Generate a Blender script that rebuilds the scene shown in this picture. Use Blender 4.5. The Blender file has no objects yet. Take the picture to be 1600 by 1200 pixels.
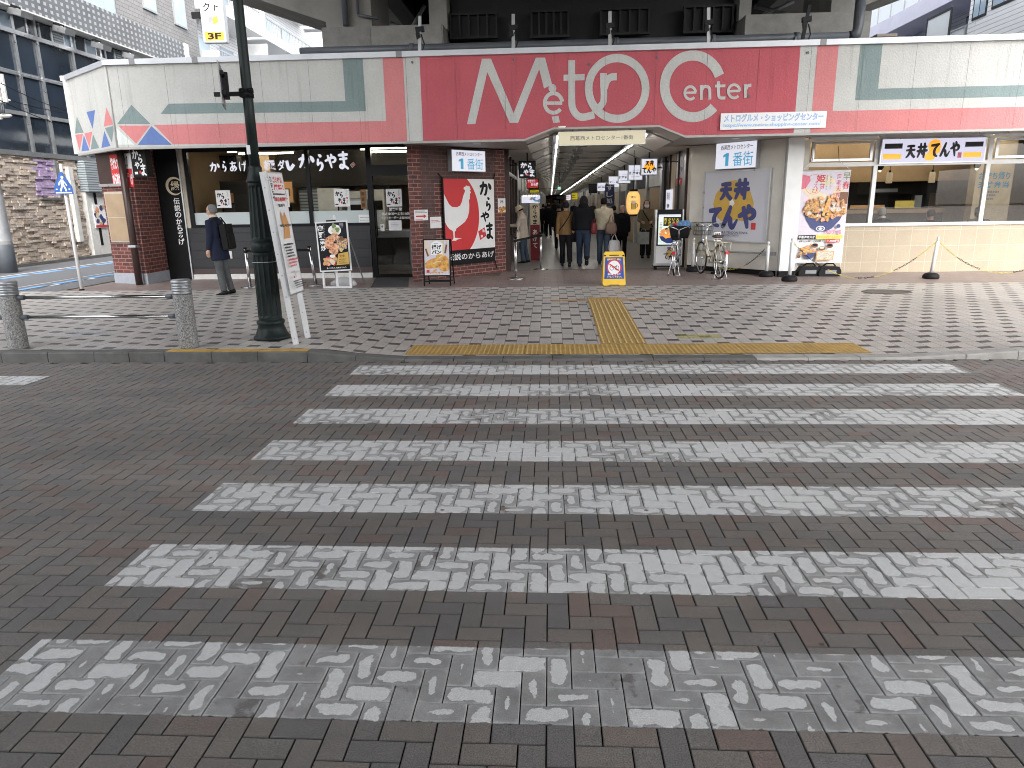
import bpy, bmesh, math, random
from mathutils import Vector as V, Matrix
rnd = random.Random(11)
sc = bpy.context.scene
col = sc.collection
R = math.radians
PI = math.pi

# ------------------------------------------------------------------ camera
PITCH, YAW, ROLL, FPX, HC = 0.25330, 0.05740, 0.01630, 1099.54, 1.855


def cam_axes():
    cy, sy, cp, sp = math.cos(YAW), math.sin(YAW), math.cos(PITCH), math.sin(PITCH)
    f = V((-sy * cp, cy * cp, -sp))
    r = V((cy, sy, 0))
    u = r.cross(f)
    c, s = math.cos(ROLL), math.sin(ROLL)
    return f, c * r - s * u, s * r + c * u


CF, CR, CU = cam_axes()
cam = bpy.data.cameras.new('camera')
cam.sensor_fit = 'HORIZONTAL'
cam.sensor_width = 36
cam.lens = FPX / 1600 * 36
cam.clip_end = 600
camo = bpy.data.objects.new('camera', cam)
col.objects.link(camo)
M = Matrix((CR, CU, -CF)).transposed().to_4x4()
M.translation = V((0, 0, HC))
camo.matrix_world = M
sc.camera = camo

# ------------------------------------------------------------------ light
EXPO = 2.32
sc.view_settings.view_transform = 'Standard'
sc.view_settings.look = 'None'
sc.view_settings.gamma = 1
sc.view_settings.exposure = EXPO
sc.cycles.use_denoising = True
sc.cycles.pixel_filter_type = 'BLACKMAN_HARRIS'
sc.cycles.filter_width = 1.0
sc.cycles.max_bounces = 10
sc.cycles.transparent_max_bounces = 16
sc.cycles.sample_clamp_indirect = 6
SUN_EL, SUN_AZ = R(42), R(162)          # azimuth clockwise from +Y
w = bpy.data.worlds.new('World')
sc.world = w
w.use_nodes = True
nt = w.node_tree
sky = nt.nodes.new('ShaderNodeTexSky')
sky.sky_type = 'NISHITA'
sky.sun_disc = False
sky.sun_elevation = SUN_EL
sky.sun_rotation = SUN_AZ
sky.dust_density = 3
hs = nt.nodes.new('ShaderNodeHueSaturation')
hs.inputs['Saturation'].default_value = 0.22
bg = nt.nodes['Background']
bg.inputs['Strength'].default_value = 0.15
nt.links.new(sky.outputs[0], hs.inputs['Color'])
nt.links.new(hs.outputs[0], bg.inputs['Color'])
sun = bpy.data.lights.new('sun', 'SUN')
sun.energy = .7
sun.angle = R(60)
sun.color = (1, .97, .93)
suno = bpy.data.objects.new('sun', sun)
col.objects.link(suno)
sd = V((math.sin(SUN_AZ) * math.cos(SUN_EL), math.cos(SUN_AZ) * math.cos(SUN_EL), math.sin(SUN_EL)))
suno.rotation_euler = sd.to_track_quat('Z', 'Y').to_euler()


# ------------------------------------------------------------------ pixel -> place helpers
def ray(px, py):
    return CF + (px - 800) / FPX * CR - (py - 600) / FPX * CU


def at(px, py, Y):
    d = ray(px, py)
    return V((0, 0, HC)) + d * (Y / d.y)


def atx(px, py, X):
    d = ray(px, py)
    return V((0, 0, HC)) + d * (X / d.x)


def atz(px, py, z):
    d = ray(px, py)
    return V((0, 0, HC)) + d * ((z - HC) / d.z)


# ------------------------------------------------------------------ node helper
class NG:
    def __init__(s, name):
        s.m = bpy.data.materials.new(name)
        s.m.use_nodes = True
        s.t = s.m.node_tree
        s.b = s.t.nodes['Principled BSDF']
        s.out = s.t.nodes['Material Output']

    def n(s, typ, **kw):
        x = s.t.nodes.new(typ)
        for k, v in kw.items():
            setattr(x, k, v)
        return x

    def put(s, sock, v):
        if isinstance(v, bpy.types.NodeSocket):
            s.t.links.new(v, sock)
        elif isinstance(v, (tuple, list)):
            if len(v) == 3 and len(sock.default_value) == 4:
                v = (*v, 1)
            sock.default_value = v
        else:
            sock.default_value = v

    def math(s, op, a, b=0.0, c=0.0, clamp=False):
        x = s.n('ShaderNodeMath', operation=op)
        x.use_clamp = clamp
        s.put(x.inputs[0], a)
        s.put(x.inputs[1], b)
        s.put(x.inputs[2], c)
        return x.outputs[0]

    def step(s, v, lo, hi):                    # smoothstep lo..hi -> 0..1
        x = s.n('ShaderNodeMapRange', interpolation_type='SMOOTHSTEP')
        s.put(x.inputs['Value'], v)
        s.put(x.inputs['From Min'], lo)
        s.put(x.inputs['From Max'], hi)
        return x.outputs[0]

    def lin(s, v, lo, hi, a, b):
        x = s.n('ShaderNodeMapRange')
        s.put(x.inputs['Value'], v)
        s.put(x.inputs['From Min'], lo)
        s.put(x.inputs['From Max'], hi)
        s.put(x.inputs['To Min'], a)
        s.put(x.inputs['To Max'], b)
        return x.outputs[0]

    def mix(s, f, a, b, mode='MIX'):
        x = s.n('ShaderNodeMix', data_type='RGBA', blend_type=mode)
        s.put(x.inputs['Factor'], f)
        s.put(x.inputs[6], a)
        s.put(x.inputs[7], b)
        return x.outputs[2]

    def coord(s, which='Object'):
        return s.n('ShaderNodeTexCoord').outputs[which]

    def sep(s, v):
        x = s.n('ShaderNodeSeparateXYZ')
        s.put(x.inputs[0], v)
        return x.outputs

    def comb(s, a, b, c=0.0):
        x = s.n('ShaderNodeCombineXYZ')
        s.put(x.inputs[0], a)
        s.put(x.inputs[1], b)
        s.put(x.inputs[2], c)
        return x.outputs[0]

    def noise(s, vec, scale, detail=3.0, rough=.55, out=0):
        x = s.n('ShaderNodeTexNoise')
        s.put(x.inputs['Vector'], vec)
        s.put(x.inputs['Scale'], scale)
        s.put(x.inputs['Detail'], detail)
        s.put(x.inputs['Roughness'], rough)
        return x.outputs[out]

    def white(s, vec, out=0):
        x = s.n('ShaderNodeTexWhiteNoise', noise_dimensions='3D')
        s.put(x.inputs['Vector'], vec)
        return x.outputs[out]

    def ramp(s, f, stops):
        x = s.n('ShaderNodeValToRGB')
        e = x.color_ramp.elements
        while len(e) < len(stops):
            e.new(.5)
        for i, (p, c) in enumerate(stops):
            e[i].position = p
            e[i].color = (*c, 1)
        s.put(x.inputs[0], f)
        return x.outputs[0]

    def bump(s, h, strength=.3, dist=.01):
        x = s.n('ShaderNodeBump')
        s.put(x.inputs['Height'], h)
        x.inputs['Strength'].default_value = strength
        x.inputs['Distance'].default_value = dist
        s.put(s.b.inputs['Normal'], x.outputs[0])

    def base(s, c, rough=.6, metal=0.0):
        s.put(s.b.inputs['Base Color'], c)
        s.put(s.b.inputs['Roughness'], rough)
        s.put(s.b.inputs['Metallic'], metal)
        return s.m


MATS = {}


def mat(name, c, rough=.6, metal=0.0, var=.12, scale=6.0, bump=0.0, bscale=80.0, dirt=0.0):
    g = NG(name)
    co = g.coord()
    n = g.noise(co, scale, 4)
    f = g.lin(n, .25, .75, 1 - var, 1 + var)
    cc = g.mix(1.0, (*c, 1), g.comb(f, f, f), 'MULTIPLY')
    if dirt:
        d = g.step(g.noise(co, scale * .35, 6, .7), .5, .75)
        cc = g.mix(g.math('MULTIPLY', d, dirt), cc, (c[0] * .35, c[1] * .33, c[2] * .3))
    rr = g.lin(n, .2, .8, max(0, rough - .08), min(1, rough + .08))
    if bump:
        g.bump(g.noise(co, bscale, 3), bump)
    if max(c) < .05 or 'cloth' in name or 'denim' in name:
        g.b.inputs['Specular IOR Level'].default_value = .16
    MATS[name] = g.base(cc, rr, metal)
    return MATS[name]


def emat(name, c, strength, base=None):
    g = NG(name)
    g.base(base or c, .5)
    g.put(g.b.inputs['Emission Color'], (*c, 1))
    g.b.inputs['Emission Strength'].default_value = strength
    MATS[name] = g.m
    return g.m


# ------------------------------------------------------------------ mesh builder
class MB:
    """Collects faces (world or local coordinates) and links them as ONE mesh object."""

    def __init__(s, m='plain'):
        s.v, s.f, s.mi, s.names, s.sm = [], [], [], [], []
        s.cur = m
        s.uv = None

    def m(s, name):
        s.cur = name
        return s

    def face(s, pts, smooth=False):
        i = len(s.v)
        s.v.extend([V(p) for p in pts])
        s.addf(list(range(i, i + len(pts))), smooth)

    def addf(s, idx, smooth=False):
        if s.cur not in s.names:
            s.names.append(s.cur)
        s.f.append(idx)
        s.mi.append(s.names.index(s.cur))
        s.sm.append(smooth)

    def box(s, a, b, rot=None, piv=None):
        x0, y0, z0 = (min(a[i], b[i]) for i in range(3))
        x1, y1, z1 = (max(a[i], b[i]) for i in range(3))
        p = [V((x, y, z)) for z in (z0, z1) for y in (y0, y1) for x in (x0, x1)]
        if rot is not None:
            pv = V(piv) if piv is not None else V(((x0 + x1) / 2, (y0 + y1) / 2, z0))
            p = [pv + rot @ (q - pv) for q in p]
        i = len(s.v)
        s.v.extend(p)
        for q in ((0, 2, 3, 1), (4, 5, 7, 6), (0, 1, 5, 4), (2, 6, 7, 3), (0, 4, 6, 2), (1, 3, 7, 5)):
            s.addf([i + k for k in q])
        return s

    def obox(s, c, ax, ay, az):
        """box centred at c with half-axis vectors."""
        c, ax, ay, az = V(c), V(ax), V(ay), V(az)
        p = [c + ax * i + ay * j + az * k for k in (-1, 1) for j in (-1, 1) for i in (-1, 1)]
        i = len(s.v)
        s.v.extend(p)
        fl = ax.cross(ay).dot(az) < 0
        for q in ((0, 2, 3, 1), (4, 5, 7, 6), (0, 1, 5, 4), (2, 6, 7, 3), (0, 4, 6, 2), (1, 3, 7, 5)):
            q = [i + k for k in q]
            s.addf(q[::-1] if fl else q)
        return s

    def prism(s, poly, d):
        """polygon (list of points) extruded by vector d, outline facing -d."""
        poly = [V(p) for p in poly]
        d = V(d)
        nrm = sum(((poly[i]).cross(poly[(i + 1) % len(poly)]) for i in range(len(poly))), V())
        if nrm.dot(d) > 0:
            poly = poly[::-1]
        n = len(poly)
        i = len(s.v)
        s.v.extend(poly + [p + d for p in poly])
        s.addf([i + k for k in range(n)])
        s.addf([i + n + k for k in range(n)][::-1])
        for k in range(n):
            l = (k + 1) % n
            s.addf([i + k, i + n + k, i + n + l, i + l])
        return s

    def rings(s, rings, cap=True, smooth=True, closed=True):
        n = len(rings[0])
        i = len(s.v)
        for r in rings:
            s.v.extend([V(p) for p in r])
        for a in range(len(rings) - 1):
            for k in range(n if closed else n - 1):
                l = (k + 1) % n
                s.addf([i + a * n + k, i + a * n + l, i + (a + 1) * n + l, i + (a + 1) * n + k], smooth)
        if cap:
            s.addf([i + k for k in range(n)][::-1])
            s.addf([i + (len(rings) - 1) * n + k for k in range(n)])
        return s

    def tube(s, pts, r, n=8, cap=True, flat=1.0):
        pts = [V(p) for p in pts]
        rr = r if isinstance(r, (list, tuple)) else [r] * len(pts)
        rings = []
        up = None
        for i, p in enumerate(pts):
            t = (pts[min(i + 1, len(pts) - 1)] - pts[max(i - 1, 0)])
            if t.length < 1e-9:
                t = V((0, 0, 1))
            t.normalize()
            if up is None:
                a = V((0, 0, 1)) if abs(t.z) < .9 else V((0, 1, 0))
                up = (a - t * a.dot(t)).normalized()
            else:
                up = (up - t * up.dot(t))
                up = up.normalized() if up.length > 1e-6 else t.orthogonal().normalized()
            sd_ = t.cross(up)
            rings.append([p + (sd_ * -math.cos(2 * PI * k / n) * flat + up * math.sin(2 * PI * k / n)) * rr[i] for k in range(n)])
        return s.rings([q[::-1] for q in rings], cap)

    def lathe(s, prof, c=(0, 0, 0), n=24, smooth=True, flute=0, cap=True):
        """prof = [(r,z)...] bottom to top about vertical axis at c."""
        c = V(c)
        rings = []
        for (r, z) in prof:
            rings.append([c + V((r * math.cos(2 * PI * k / n), r * math.sin(2 * PI * k / n), z)) for k in range(n)])
        return s.rings(rings, cap, smooth)

    def ball(s, c, r, n=12, m=8, sx=1, sy=1, sz=1, rot=None):
        c = V(c)
        rings = []
        for j in range(1, m):
            a = -PI / 2 + PI * j / m
            ring = []
            for k in range(n):
                p = V((math.cos(a) * math.cos(2 * PI * k / n) * r * sx, math.cos(a) * math.sin(2 * PI * k / n) * r * sy, math.sin(a) * r * sz))
                ring.append(c + (rot @ p if rot is not None else p))
            rings.append(ring)
        return s.rings(rings, True, True)

    def build(s, name, parent=None, origin=None, bevel=0.0, smooth=False):
        off = V((0, 0, 0))
        if parent is not None:
            off = WL[parent.name]
        if origin is not None:
            off = V(origin)
        me = bpy.data.meshes.new(name)
        me.from_pydata([tuple(p - off) for p in s.v], [], s.f)
        for nm in s.names:
            me.materials.append(MATS[nm])
        me.polygons.foreach_set('material_index', s.mi)
        me.polygons.foreach_set('use_smooth', [True] * len(s.f) if smooth else s.sm)
        ul = me.uv_layers.new(name='UVMap')
        buf = [0.0] * (2 * len(me.loops))
        vs = s.v
        for p in me.polygons:
            nn = p.normal
            if abs(nn.z) > .75:
                for li in p.loop_indices:
                    q = vs[me.loops[li].vertex_index]
                    buf[2 * li], buf[2 * li + 1] = q.x, q.y
            else:
                h = V((-nn.y, nn.x, 0))
                h = h.normalized() if h.length > 1e-6 else V((1, 0, 0))
                for li in p.loop_indices:
                    q = vs[me.loops[li].vertex_index]
                    buf[2 * li], buf[2 * li + 1] = q.dot(h), q.z
        ul.data.foreach_set('uv', buf)
        me.validate()
        o = bpy.data.objects.new(name, me)
        col.objects.link(o)
        if parent is not None:
            o.parent = parent
        else:
            o.location = off
        WL[o.name] = off
        if bevel:
            b = o.modifiers.new('bevel', 'BEVEL')
            b.width = bevel
            b.segments = 2
            b.limit_method = 'ANGLE'
        return o


WL = {}


def tag(o, label, cat, group=None):
    o['label'] = label
    o['category'] = cat
    if group:
        o['group'] = group
    return o


def thing(name, label, cat, loc=(0, 0, 0), group=None):
    o = bpy.data.objects.new(name, None)
    o.empty_display_size = .1
    col.objects.link(o)
    o.location = V(loc)
    WL[o.name] = V(loc)
    return tag(o, label, cat, group)


def struct(mb, name, kind='structure'):
    o = mb.build(name)
    o['kind'] = kind
    return o


def dup(root, loc, rotz, label=None, group=None):
    r = root.copy()
    col.objects.link(r)
    r.location = V(loc)
    r.rotation_euler = (0, 0, rotz)
    if label:
        r['label'] = label
    if group:
        r['group'] = group

    def rec(a, b):
        for ch in list(a.children):
            c = ch.copy()
            col.objects.link(c)
            c.parent = b
            rec(ch, c)
    rec(root, r)
    return r


# ------------------------------------------------------------------ lettering
_TX = {}


def text_polys(body, bold=0.0):
    k = (body, bold)
    if k not in _TX:
        cu = bpy.data.curves.new('lettering', 'FONT')
        cu.body = body
        cu.offset = bold
        cu.resolution_u = 3
        o = bpy.data.objects.new('lettering', cu)
        col.objects.link(o)
        bpy.context.view_layer.update()
        me = bpy.data.meshes.new_from_object(o.evaluated_get(bpy.context.evaluated_depsgraph_get()))
        vs = [(v.co.x, v.co.y) for v in me.vertices]
        fs = [list(p.vertices) for p in me.polygons]
        bpy.data.objects.remove(o)
        bpy.data.curves.remove(cu)
        bpy.data.meshes.remove(me)
        _TX[k] = (vs, fs)
    return _TX[k]


def smooth_path(pts, n=6):
    if len(pts) < 3:
        return pts
    out = []
    P = [pts[0]] + list(pts) + [pts[-1]]
    for i in range(1, len(P) - 2):
        for k in range(n):
            t = k / n
            a, b, c, d = P[i - 1], P[i], P[i + 1], P[i + 2]
            out.append(tuple(.5 * ((2 * b[j]) + (-a[j] + c[j]) * t + (2 * a[j] - 5 * b[j] + 4 * c[j] - d[j]) * t * t + (-a[j] + 3 * b[j] - 3 * c[j] + d[j]) * t ** 3) for j in range(len(b))))
    out.append(tuple(pts[-1]))
    return out


GLYPH = {
    'か': [[(.08, .62, .09), (.30, .68, .13), (.55, .70, .13), (.63, .60, .12), (.60, .35, .12), (.52, .14, .11), (.40, .10, .05)],
          [(.36, .94, .09), (.34, .70, .12), (.26, .40, .11), (.12, .12, .08)],
          [(.78, .82, .06), (.87, .68, .15), (.92, .52, .15), (.90, .42, .05)]],
    'ら': [[(.38, .94, .05), (.55, .87, .15), (.64, .80, .10)],
          [(.34, .70, .10), (.30, .50, .12), (.29, .38, .11), (.42, .46, .09), (.62, .48, .12), (.72, .34, .13), (.62, .16, .12), (.40, .05, .06)]],
    'や': [[(.06, .50, .09), (.35, .62, .13), (.62, .74, .13), (.82, .68, .13), (.84, .52, .11), (.70, .42, .09), (.58, .44, .05)],
          [(.52, .97, .06), (.57, .86, .12), (.60, .80, .06)],
          [(.28, .88, .09), (.38, .60, .12), (.48, .30, .11), (.54, .04, .07)]],
    'ま': [[(.12, .80, .10), (.5, .82, .14), (.88, .84, .10)],
          [(.20, .58, .09), (.5, .60, .11), (.82, .62, .09)],
          [(.52, .99, .10), (.54, .6, .11), (.54, .25, .11), (.40, .10, .12), (.22, .16, .11), (.30, .28, .09), (.55, .22, .11), (.88, .05, .10)]],
    'あ': [[(.14, .78, .08), (.45, .80, .11), (.84, .83, .08)],
          [(.42, .97, .09), (.40, .6, .11), (.44, .20, .08)],
          [(.68, .62, .08), (.52, .25, .10), (.28, .08, .10), (.14, .25, .10), (.34, .48, .10), (.66, .48, .11), (.84, .30, .12), (.60, .04, .06)]],
    'げ': [[(.15, .92, .08), (.11, .5, .11), (.17, .08, .08)],
          [(.36, .68, .08), (.62, .70, .11), (.88, .72, .08)],
          [(.64, .92, .09), (.66, .5, .11), (.56, .06, .07)],
          [(.80, .98, .06), (.85, .86, .07)], [(.93, 1.0, .06), (.98, .89, .07)]],
    '天': [[(.12, .82, .10), (.5, .84, .13), (.88, .84, .12)],
          [(.06, .54, .10), (.5, .57, .12), (.94, .58, .11)],
          [(.50, .82, .12), (.45, .5, .13), (.30, .22, .12), (.08, .05, .08)],
          [(.52, .52, .10), (.68, .25, .13), (.96, .06, .13)]],
    '丼': [[(.10, .72, .10), (.5, .73, .11), (.90, .75, .10)],
          [(.04, .45, .11), (.5, .47, .12), (.96, .50, .11)],
          [(.34, .96, .09), (.33, .5, .12), (.14, .05, .08)],
          [(.68, .98, .10), (.69, .5, .12), (.68, .03, .09)],
          [(.46, .38, .07), (.55, .26, .10)]],
    'て': [[(.04, .80, .12), (.45, .83, .14), (.92, .90, .11)],
          [(.80, .82, .08), (.52, .62, .12), (.42, .38, .14), (.52, .15, .14), (.80, .05, .08)]],
    'ん': [[(.52, .96, .09), (.34, .55, .13), (.08, .06, .11)],
          [(.16, .22, .08), (.34, .44, .11), (.50, .42, .13), (.56, .18, .13), (.70, .06, .11), (.94, .38, .06)]],
}


class Sheet:
    """A flat printed/painted surface: origin p0, unit axes U (right), W (up); n = U x W faces out."""
    STEP = .0004

    def __init__(s, mb, p0, U, W, depth=.001):
        s.mb, s.p0, s.U, s.W = mb, V(p0), V(U).normalized(), V(W).normalized()
        s.n = s.U.cross(s.W).normalized()
        s.d = depth
        s.clip = None

    def P(s, u, v):
        return s.p0 + s.U * u + s.W * v + s.n * s.d

    def poly(s, pts, m, keep=False):
        s.mb.m(m)
        a = sum(pts[i][0] * pts[(i + 1) % len(pts)][1] - pts[(i + 1) % len(pts)][0] * pts[i][1] for i in range(len(pts)))
        if a < 0:
            pts = pts[::-1]
        if s.clip:
            for a, b in s.clip:
                q = clipx(pts, a, b)
                if len(q) > 2:
                    s.mb.face([s.P(*p) for p in q])
        else:
            s.mb.face([s.P(*p) for p in pts])
        if not keep:
            s.d += s.STEP

    def rect(s, u0, v0, u1, v1, m):
        s.poly([(u0, v0), (u1, v0), (u1, v1), (u0, v1)], m)

    def ell(s, cu, cv, ru, rv, m, n=24, a0=0, a1=360):
        pts = [(cu + ru * math.cos(R(a0 + (a1 - a0) * k / n)), cv + rv * math.sin(R(a0 + (a1 - a0) * k / n))) for k in range(n if a1 - a0 == 360 else n + 1)]
        s.poly(pts, m)

    def ribbon(s, pts, m, closed=False):
        """pts (u,v,width)"""
        n = len(pts)
        L, Rr = [], []
        for i, (u, v, wd) in enumerate(pts):
            a = pts[(i - 1) % n] if (closed or i > 0) else pts[i]
            b = pts[(i + 1) % n] if (closed or i < n - 1) else pts[i]
            dx, dy = b[0] - a[0], b[1] - a[1]
            l = math.hypot(dx, dy) or 1
            nx, ny = -dy / l * wd / 2, dx / l * wd / 2
            L.append((u + nx, v + ny))
            Rr.append((u - nx, v - ny))
        for i in range(n if closed else n - 1):
            j = (i + 1) % n
            s.poly([Rr[i], Rr[j], L[j], L[i]], m, keep=True)
        s.d += s.STEP

    def line(s, pts, wd, m, sm=True, closed=False):
        q = [(p[0], p[1], wd) for p in pts]
        s.ribbon(smooth_path(q) if sm and len(q) > 2 else q, m, closed)

    def ring(s, cu, cv, ru, rv, wd, m, a0=0, a1=360, n=40):
        cl = a1 - a0 >= 360
        k = n if cl else n + 1
        s.ribbon([(cu + ru * math.cos(R(a0 + (a1 - a0) * i / n)), cv + rv * math.sin(R(a0 + (a1 - a0) * i / n)), wd) for i in range(k)], m, cl)

    def brush(s, ch, u0, v0, u1, v1, m, fat=1.0):
        w_, h_ = u1 - u0, v1 - v0
        for st in GLYPH[ch]:
            q = [(u0 + a * w_, v0 + b * h_, c * fat * (w_ + h_) / 2) for a, b, c in st]
            q = smooth_path(q, 5)
            # round-ish ends
            a, b = q[0], q[1]
            c, d = q[-1], q[-2]
            k = .35
            q = [(a[0] - (b[0] - a[0]) * k * 2, a[1] - (b[1] - a[1]) * k * 2, a[2] * .35)] + q + [(c[0] - (d[0] - c[0]) * k * 2, c[1] - (d[1] - c[1]) * k * 2, c[2] * .35)]
            s.ribbon(q, m)

    def text(s, body, u0, v0, u1, v1, m, bold=.015, keep_aspect=False):
        vs, fs = text_polys(body, bold)
        if not vs:
            return
        xs = [p[0] for p in vs]
        ys = [p[1] for p in vs]
        ax, bx, ay, by = min(xs), max(xs), min(ys), max(ys)
        sx, sy = (u1 - u0) / max(bx - ax, 1e-6), (v1 - v0) / max(by - ay, 1e-6)
        if keep_aspect:
            k = min(sx, sy)
            u0 += ((u1 - u0) - k * (bx - ax)) / 2
            v0 += ((v1 - v0) - k * (by - ay)) / 2
            sx = sy = k
        s.mb.m(m)
        for f in fs:
            s.mb.face([s.P(u0 + (vs[i][0] - ax) * sx, v0 + (vs[i][1] - ay) * sy) for i in f])
        s.d += s.STEP

    def vtext(s, body, uc, vtop, size, m, bold=.02, pitch=1.08):
        for i, ch in enumerate(body):
            v = vtop - size * pitch * i
            if ch in 'ー':
                s.rect(uc - size * .06, v - size * .9, uc + size * .06, v - size * .1, m)
            elif ch not in ' ':
                s.text(ch, uc - size / 2, v - size, uc + size / 2, v, m, bold, keep_aspect=True)

    def tiny(s, u0, v0, u1, v1, rows, m, fill=.62, rg=None):
        """rows of small print, too small to read"""
        g = rg or rnd
        h = (v1 - v0) / rows
        for i in range(rows):
            v = v1 - h * (i + 1)
            u = u0
            end = u1 - (u1 - u0) * g.random() * .35
            while u < end:
                l = h * fill * g.uniform(.5, 1.0)
                s.rect(u, v + h * .2, min(u + l, end), v + h * .2 + h * fill * g.uniform(.75, 1), m)
                u += l + h * .18

    def blob(s, cu, cv, ru, rv, m, rg=None, j=.18, n=14):
        g = rg or rnd
        ph = g.random() * 6
        s.poly([(cu + ru * (1 + j * math.sin(3 * t + ph) * g.uniform(.4, 1) + j * .5 * math.sin(5 * t + 2 * ph)) * math.cos(t), cv + rv * (1 + j * math.sin(3 * t + ph)) * math.sin(t)) for t in [2 * PI * k / n for k in range(n)]], m)


def clipx(poly, a, b):
    def cut(p, x, keep_gt):
        out = []
        for i in range(len(p)):
            c, d = p[i], p[(i + 1) % len(p)]
            ic = (c[0] >= x) if keep_gt else (c[0] <= x)
            idd = (d[0] >= x) if keep_gt else (d[0] <= x)
            if ic:
                out.append(c)
            if ic != idd:
                t = (x - c[0]) / (d[0] - c[0])
                out.append((x, c[1] + t * (d[1] - c[1])))
        return out
    q = cut(poly, a, True)
    return cut(q, b, False) if len(q) > 2 else q


# ------------------------------------------------------------------ materials
def stucco(name, c):
    g = NG(name)
    co = g.coord()
    n1 = g.noise(co, 28, 4, .6)
    n2 = g.noise(co, 1.3, 5, .65)
    f = g.lin(n2, .25, .8, 1.06, .86)
    f2 = g.lin(n1, .3, .7, .93, 1.05)
    cc = g.mix(1.0, (*c, 1), g.comb(f, f, g.math('MULTIPLY', f, .99)), 'MULTIPLY')
    cc = g.mix(1.0, cc, g.comb(f2, f2, f2), 'MULTIPLY')
    # rain streaks running down the panels
    x = g.sep(co)
    st = g.noise(g.comb(g.math('MULTIPLY', x[0], 9.0), x[1], g.math('MULTIPLY', x[2], .35)), 1.0, 5, .7)
    cc = g.mix(g.math('MULTIPLY', g.step(st, .53, .72), .42), cc, (c[0] * .55, c[1] * .55, c[2] * .52))
    g.bump(n1, .55, .02)
    MATS[name] = g.base(cc, .75)


stucco('stucco_white', (.50, .50, .485))
stucco('stucco_red', (.46, .088, .112))
stucco('stucco_salmon', (.58, .20, .205))
stucco('stucco_grey', (.19, .25, .25))
stucco('stucco_blue', (.11, .18, .42))
stucco('stucco_pale', (.62, .66, .64))
mat('fascia_back', (.16, .15, .14), .8)
mat('vent_brown', (.20, .17, .15), .6, .2, .2, 4)
mat('dark_red_print', (.22, .012, .02), .5)
mat('coping_metal', (.52, .54, .57), .45, .3, .08, 3, dirt=.25)
mat('coping_joint', (.20, .20, .21), .5, .3)
mat('soffit', (.60, .57, .52), .7, 0, .08, 2, dirt=.2)
mat('soffit_trim', (.36, .35, .33), .5)
mat('downlight_lens', (.8, .78, .7), .3)


def brickmat(name, a, b, mortar, bw, bh, ms=.008, rough=.7, bump=.5, vary=.55):
    g = NG(name)
    uv = g.coord('UV')
    t = g.n('ShaderNodeTexBrick')
    t.offset = .5
    g.put(t.inputs['Vector'], uv)
    g.put(t.inputs['Color1'], (*a, 1))
    g.put(t.inputs['Color2'], (*b, 1))
    g.put(t.inputs['Mortar'], (*mortar, 1))
    t.inputs['Scale'].default_value = 1
    t.inputs['Mortar Size'].default_value = ms
    t.inputs['Mortar Smooth'].default_value = .2
    t.inputs['Bias'].default_value = 0
    t.inputs['Brick Width'].default_value = bw
    t.inputs['Row Height'].default_value = bh
    n = g.noise(uv, 3, 5, .65)
    n2 = g.noise(uv, 60, 3)
    f = g.lin(n, .25, .75, 1 - vary / 2, 1 + vary / 2)
    cc = g.mix(1.0, t.outputs['Color'], g.comb(f, f, f), 'MULTIPLY')
    f2 = g.lin(n2, .3, .7, .88, 1.1)
    cc = g.mix(1.0, cc, g.comb(f2, f2, f2), 'MULTIPLY')
    g.bump(g.math('SUBTRACT', g.math('MULTIPLY', n2, .3), t.outputs['Fac']), bump, .006)
    MATS[name] = g.base(cc, rough)


brickmat('red_brick', (.165, .045, .036), (.075, .026, .024), (.30, .20, .17), .24, .088, .008)
brickmat('dark_brick_band', (.10, .05, .045), (.07, .035, .032), (.13, .085, .075), .24, .088, .008)
brickmat('beige_tile', (.41, .345, .25), (.38, .315, .23), (.50, .44, .34), .362, .362, .006, .3, .3, .12)
t_ = MATS['beige_tile'].node_tree
for n_ in t_.nodes:
    if n_.type == 'TEX_BRICK':
        n_.offset = 0
brickmat('wall_tile', (.27, .26, .255), (.23, .225, .22), (.13, .128, .125), .45, .16, .012, .6, .4, .2)
brickmat('white_siding', (.84, .85, .86), (.80, .81, .83), (.50, .52, .55), 60, .16, .018, .5, .5, .08)
brickmat('corridor_tile', (.26, .25, .235), (.23, .22, .21), (.13, .125, .12), .6, .6, .006, .3, .2, .15)
t_ = MATS['corridor_tile'].node_tree
for n_ in t_.nodes:
    if n_.type == 'TEX_BRICK':
        n_.offset = .5
brickmat('border_tile', (.255, .20, .18), (.225, .175, .16), (.13, .10, .09), .3, .3, .006, .45, .25, .2)
brickmat('dark_plank', (.017, .018, .021), (.012, .013, .0155), (.008, .008, .009), 3.2, .205, .006, .45, .5, .3)
brickmat('spandrel', (.40, .36, .32), (.38, .34, .31), (.06, .055, .05), 30, .12, .012, .6, .4, .1)
brickmat('silver_siding', (.36, .40, .42), (.34, .38, .40), (.13, .15, .16), 30, .085, .02, .35, .6, .1)
brickmat('concrete_form', (.27, .265, .25), (.22, .215, .205), (.13, .125, .12), 1.8, .9, .008, .85, .5, .5)

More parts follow.
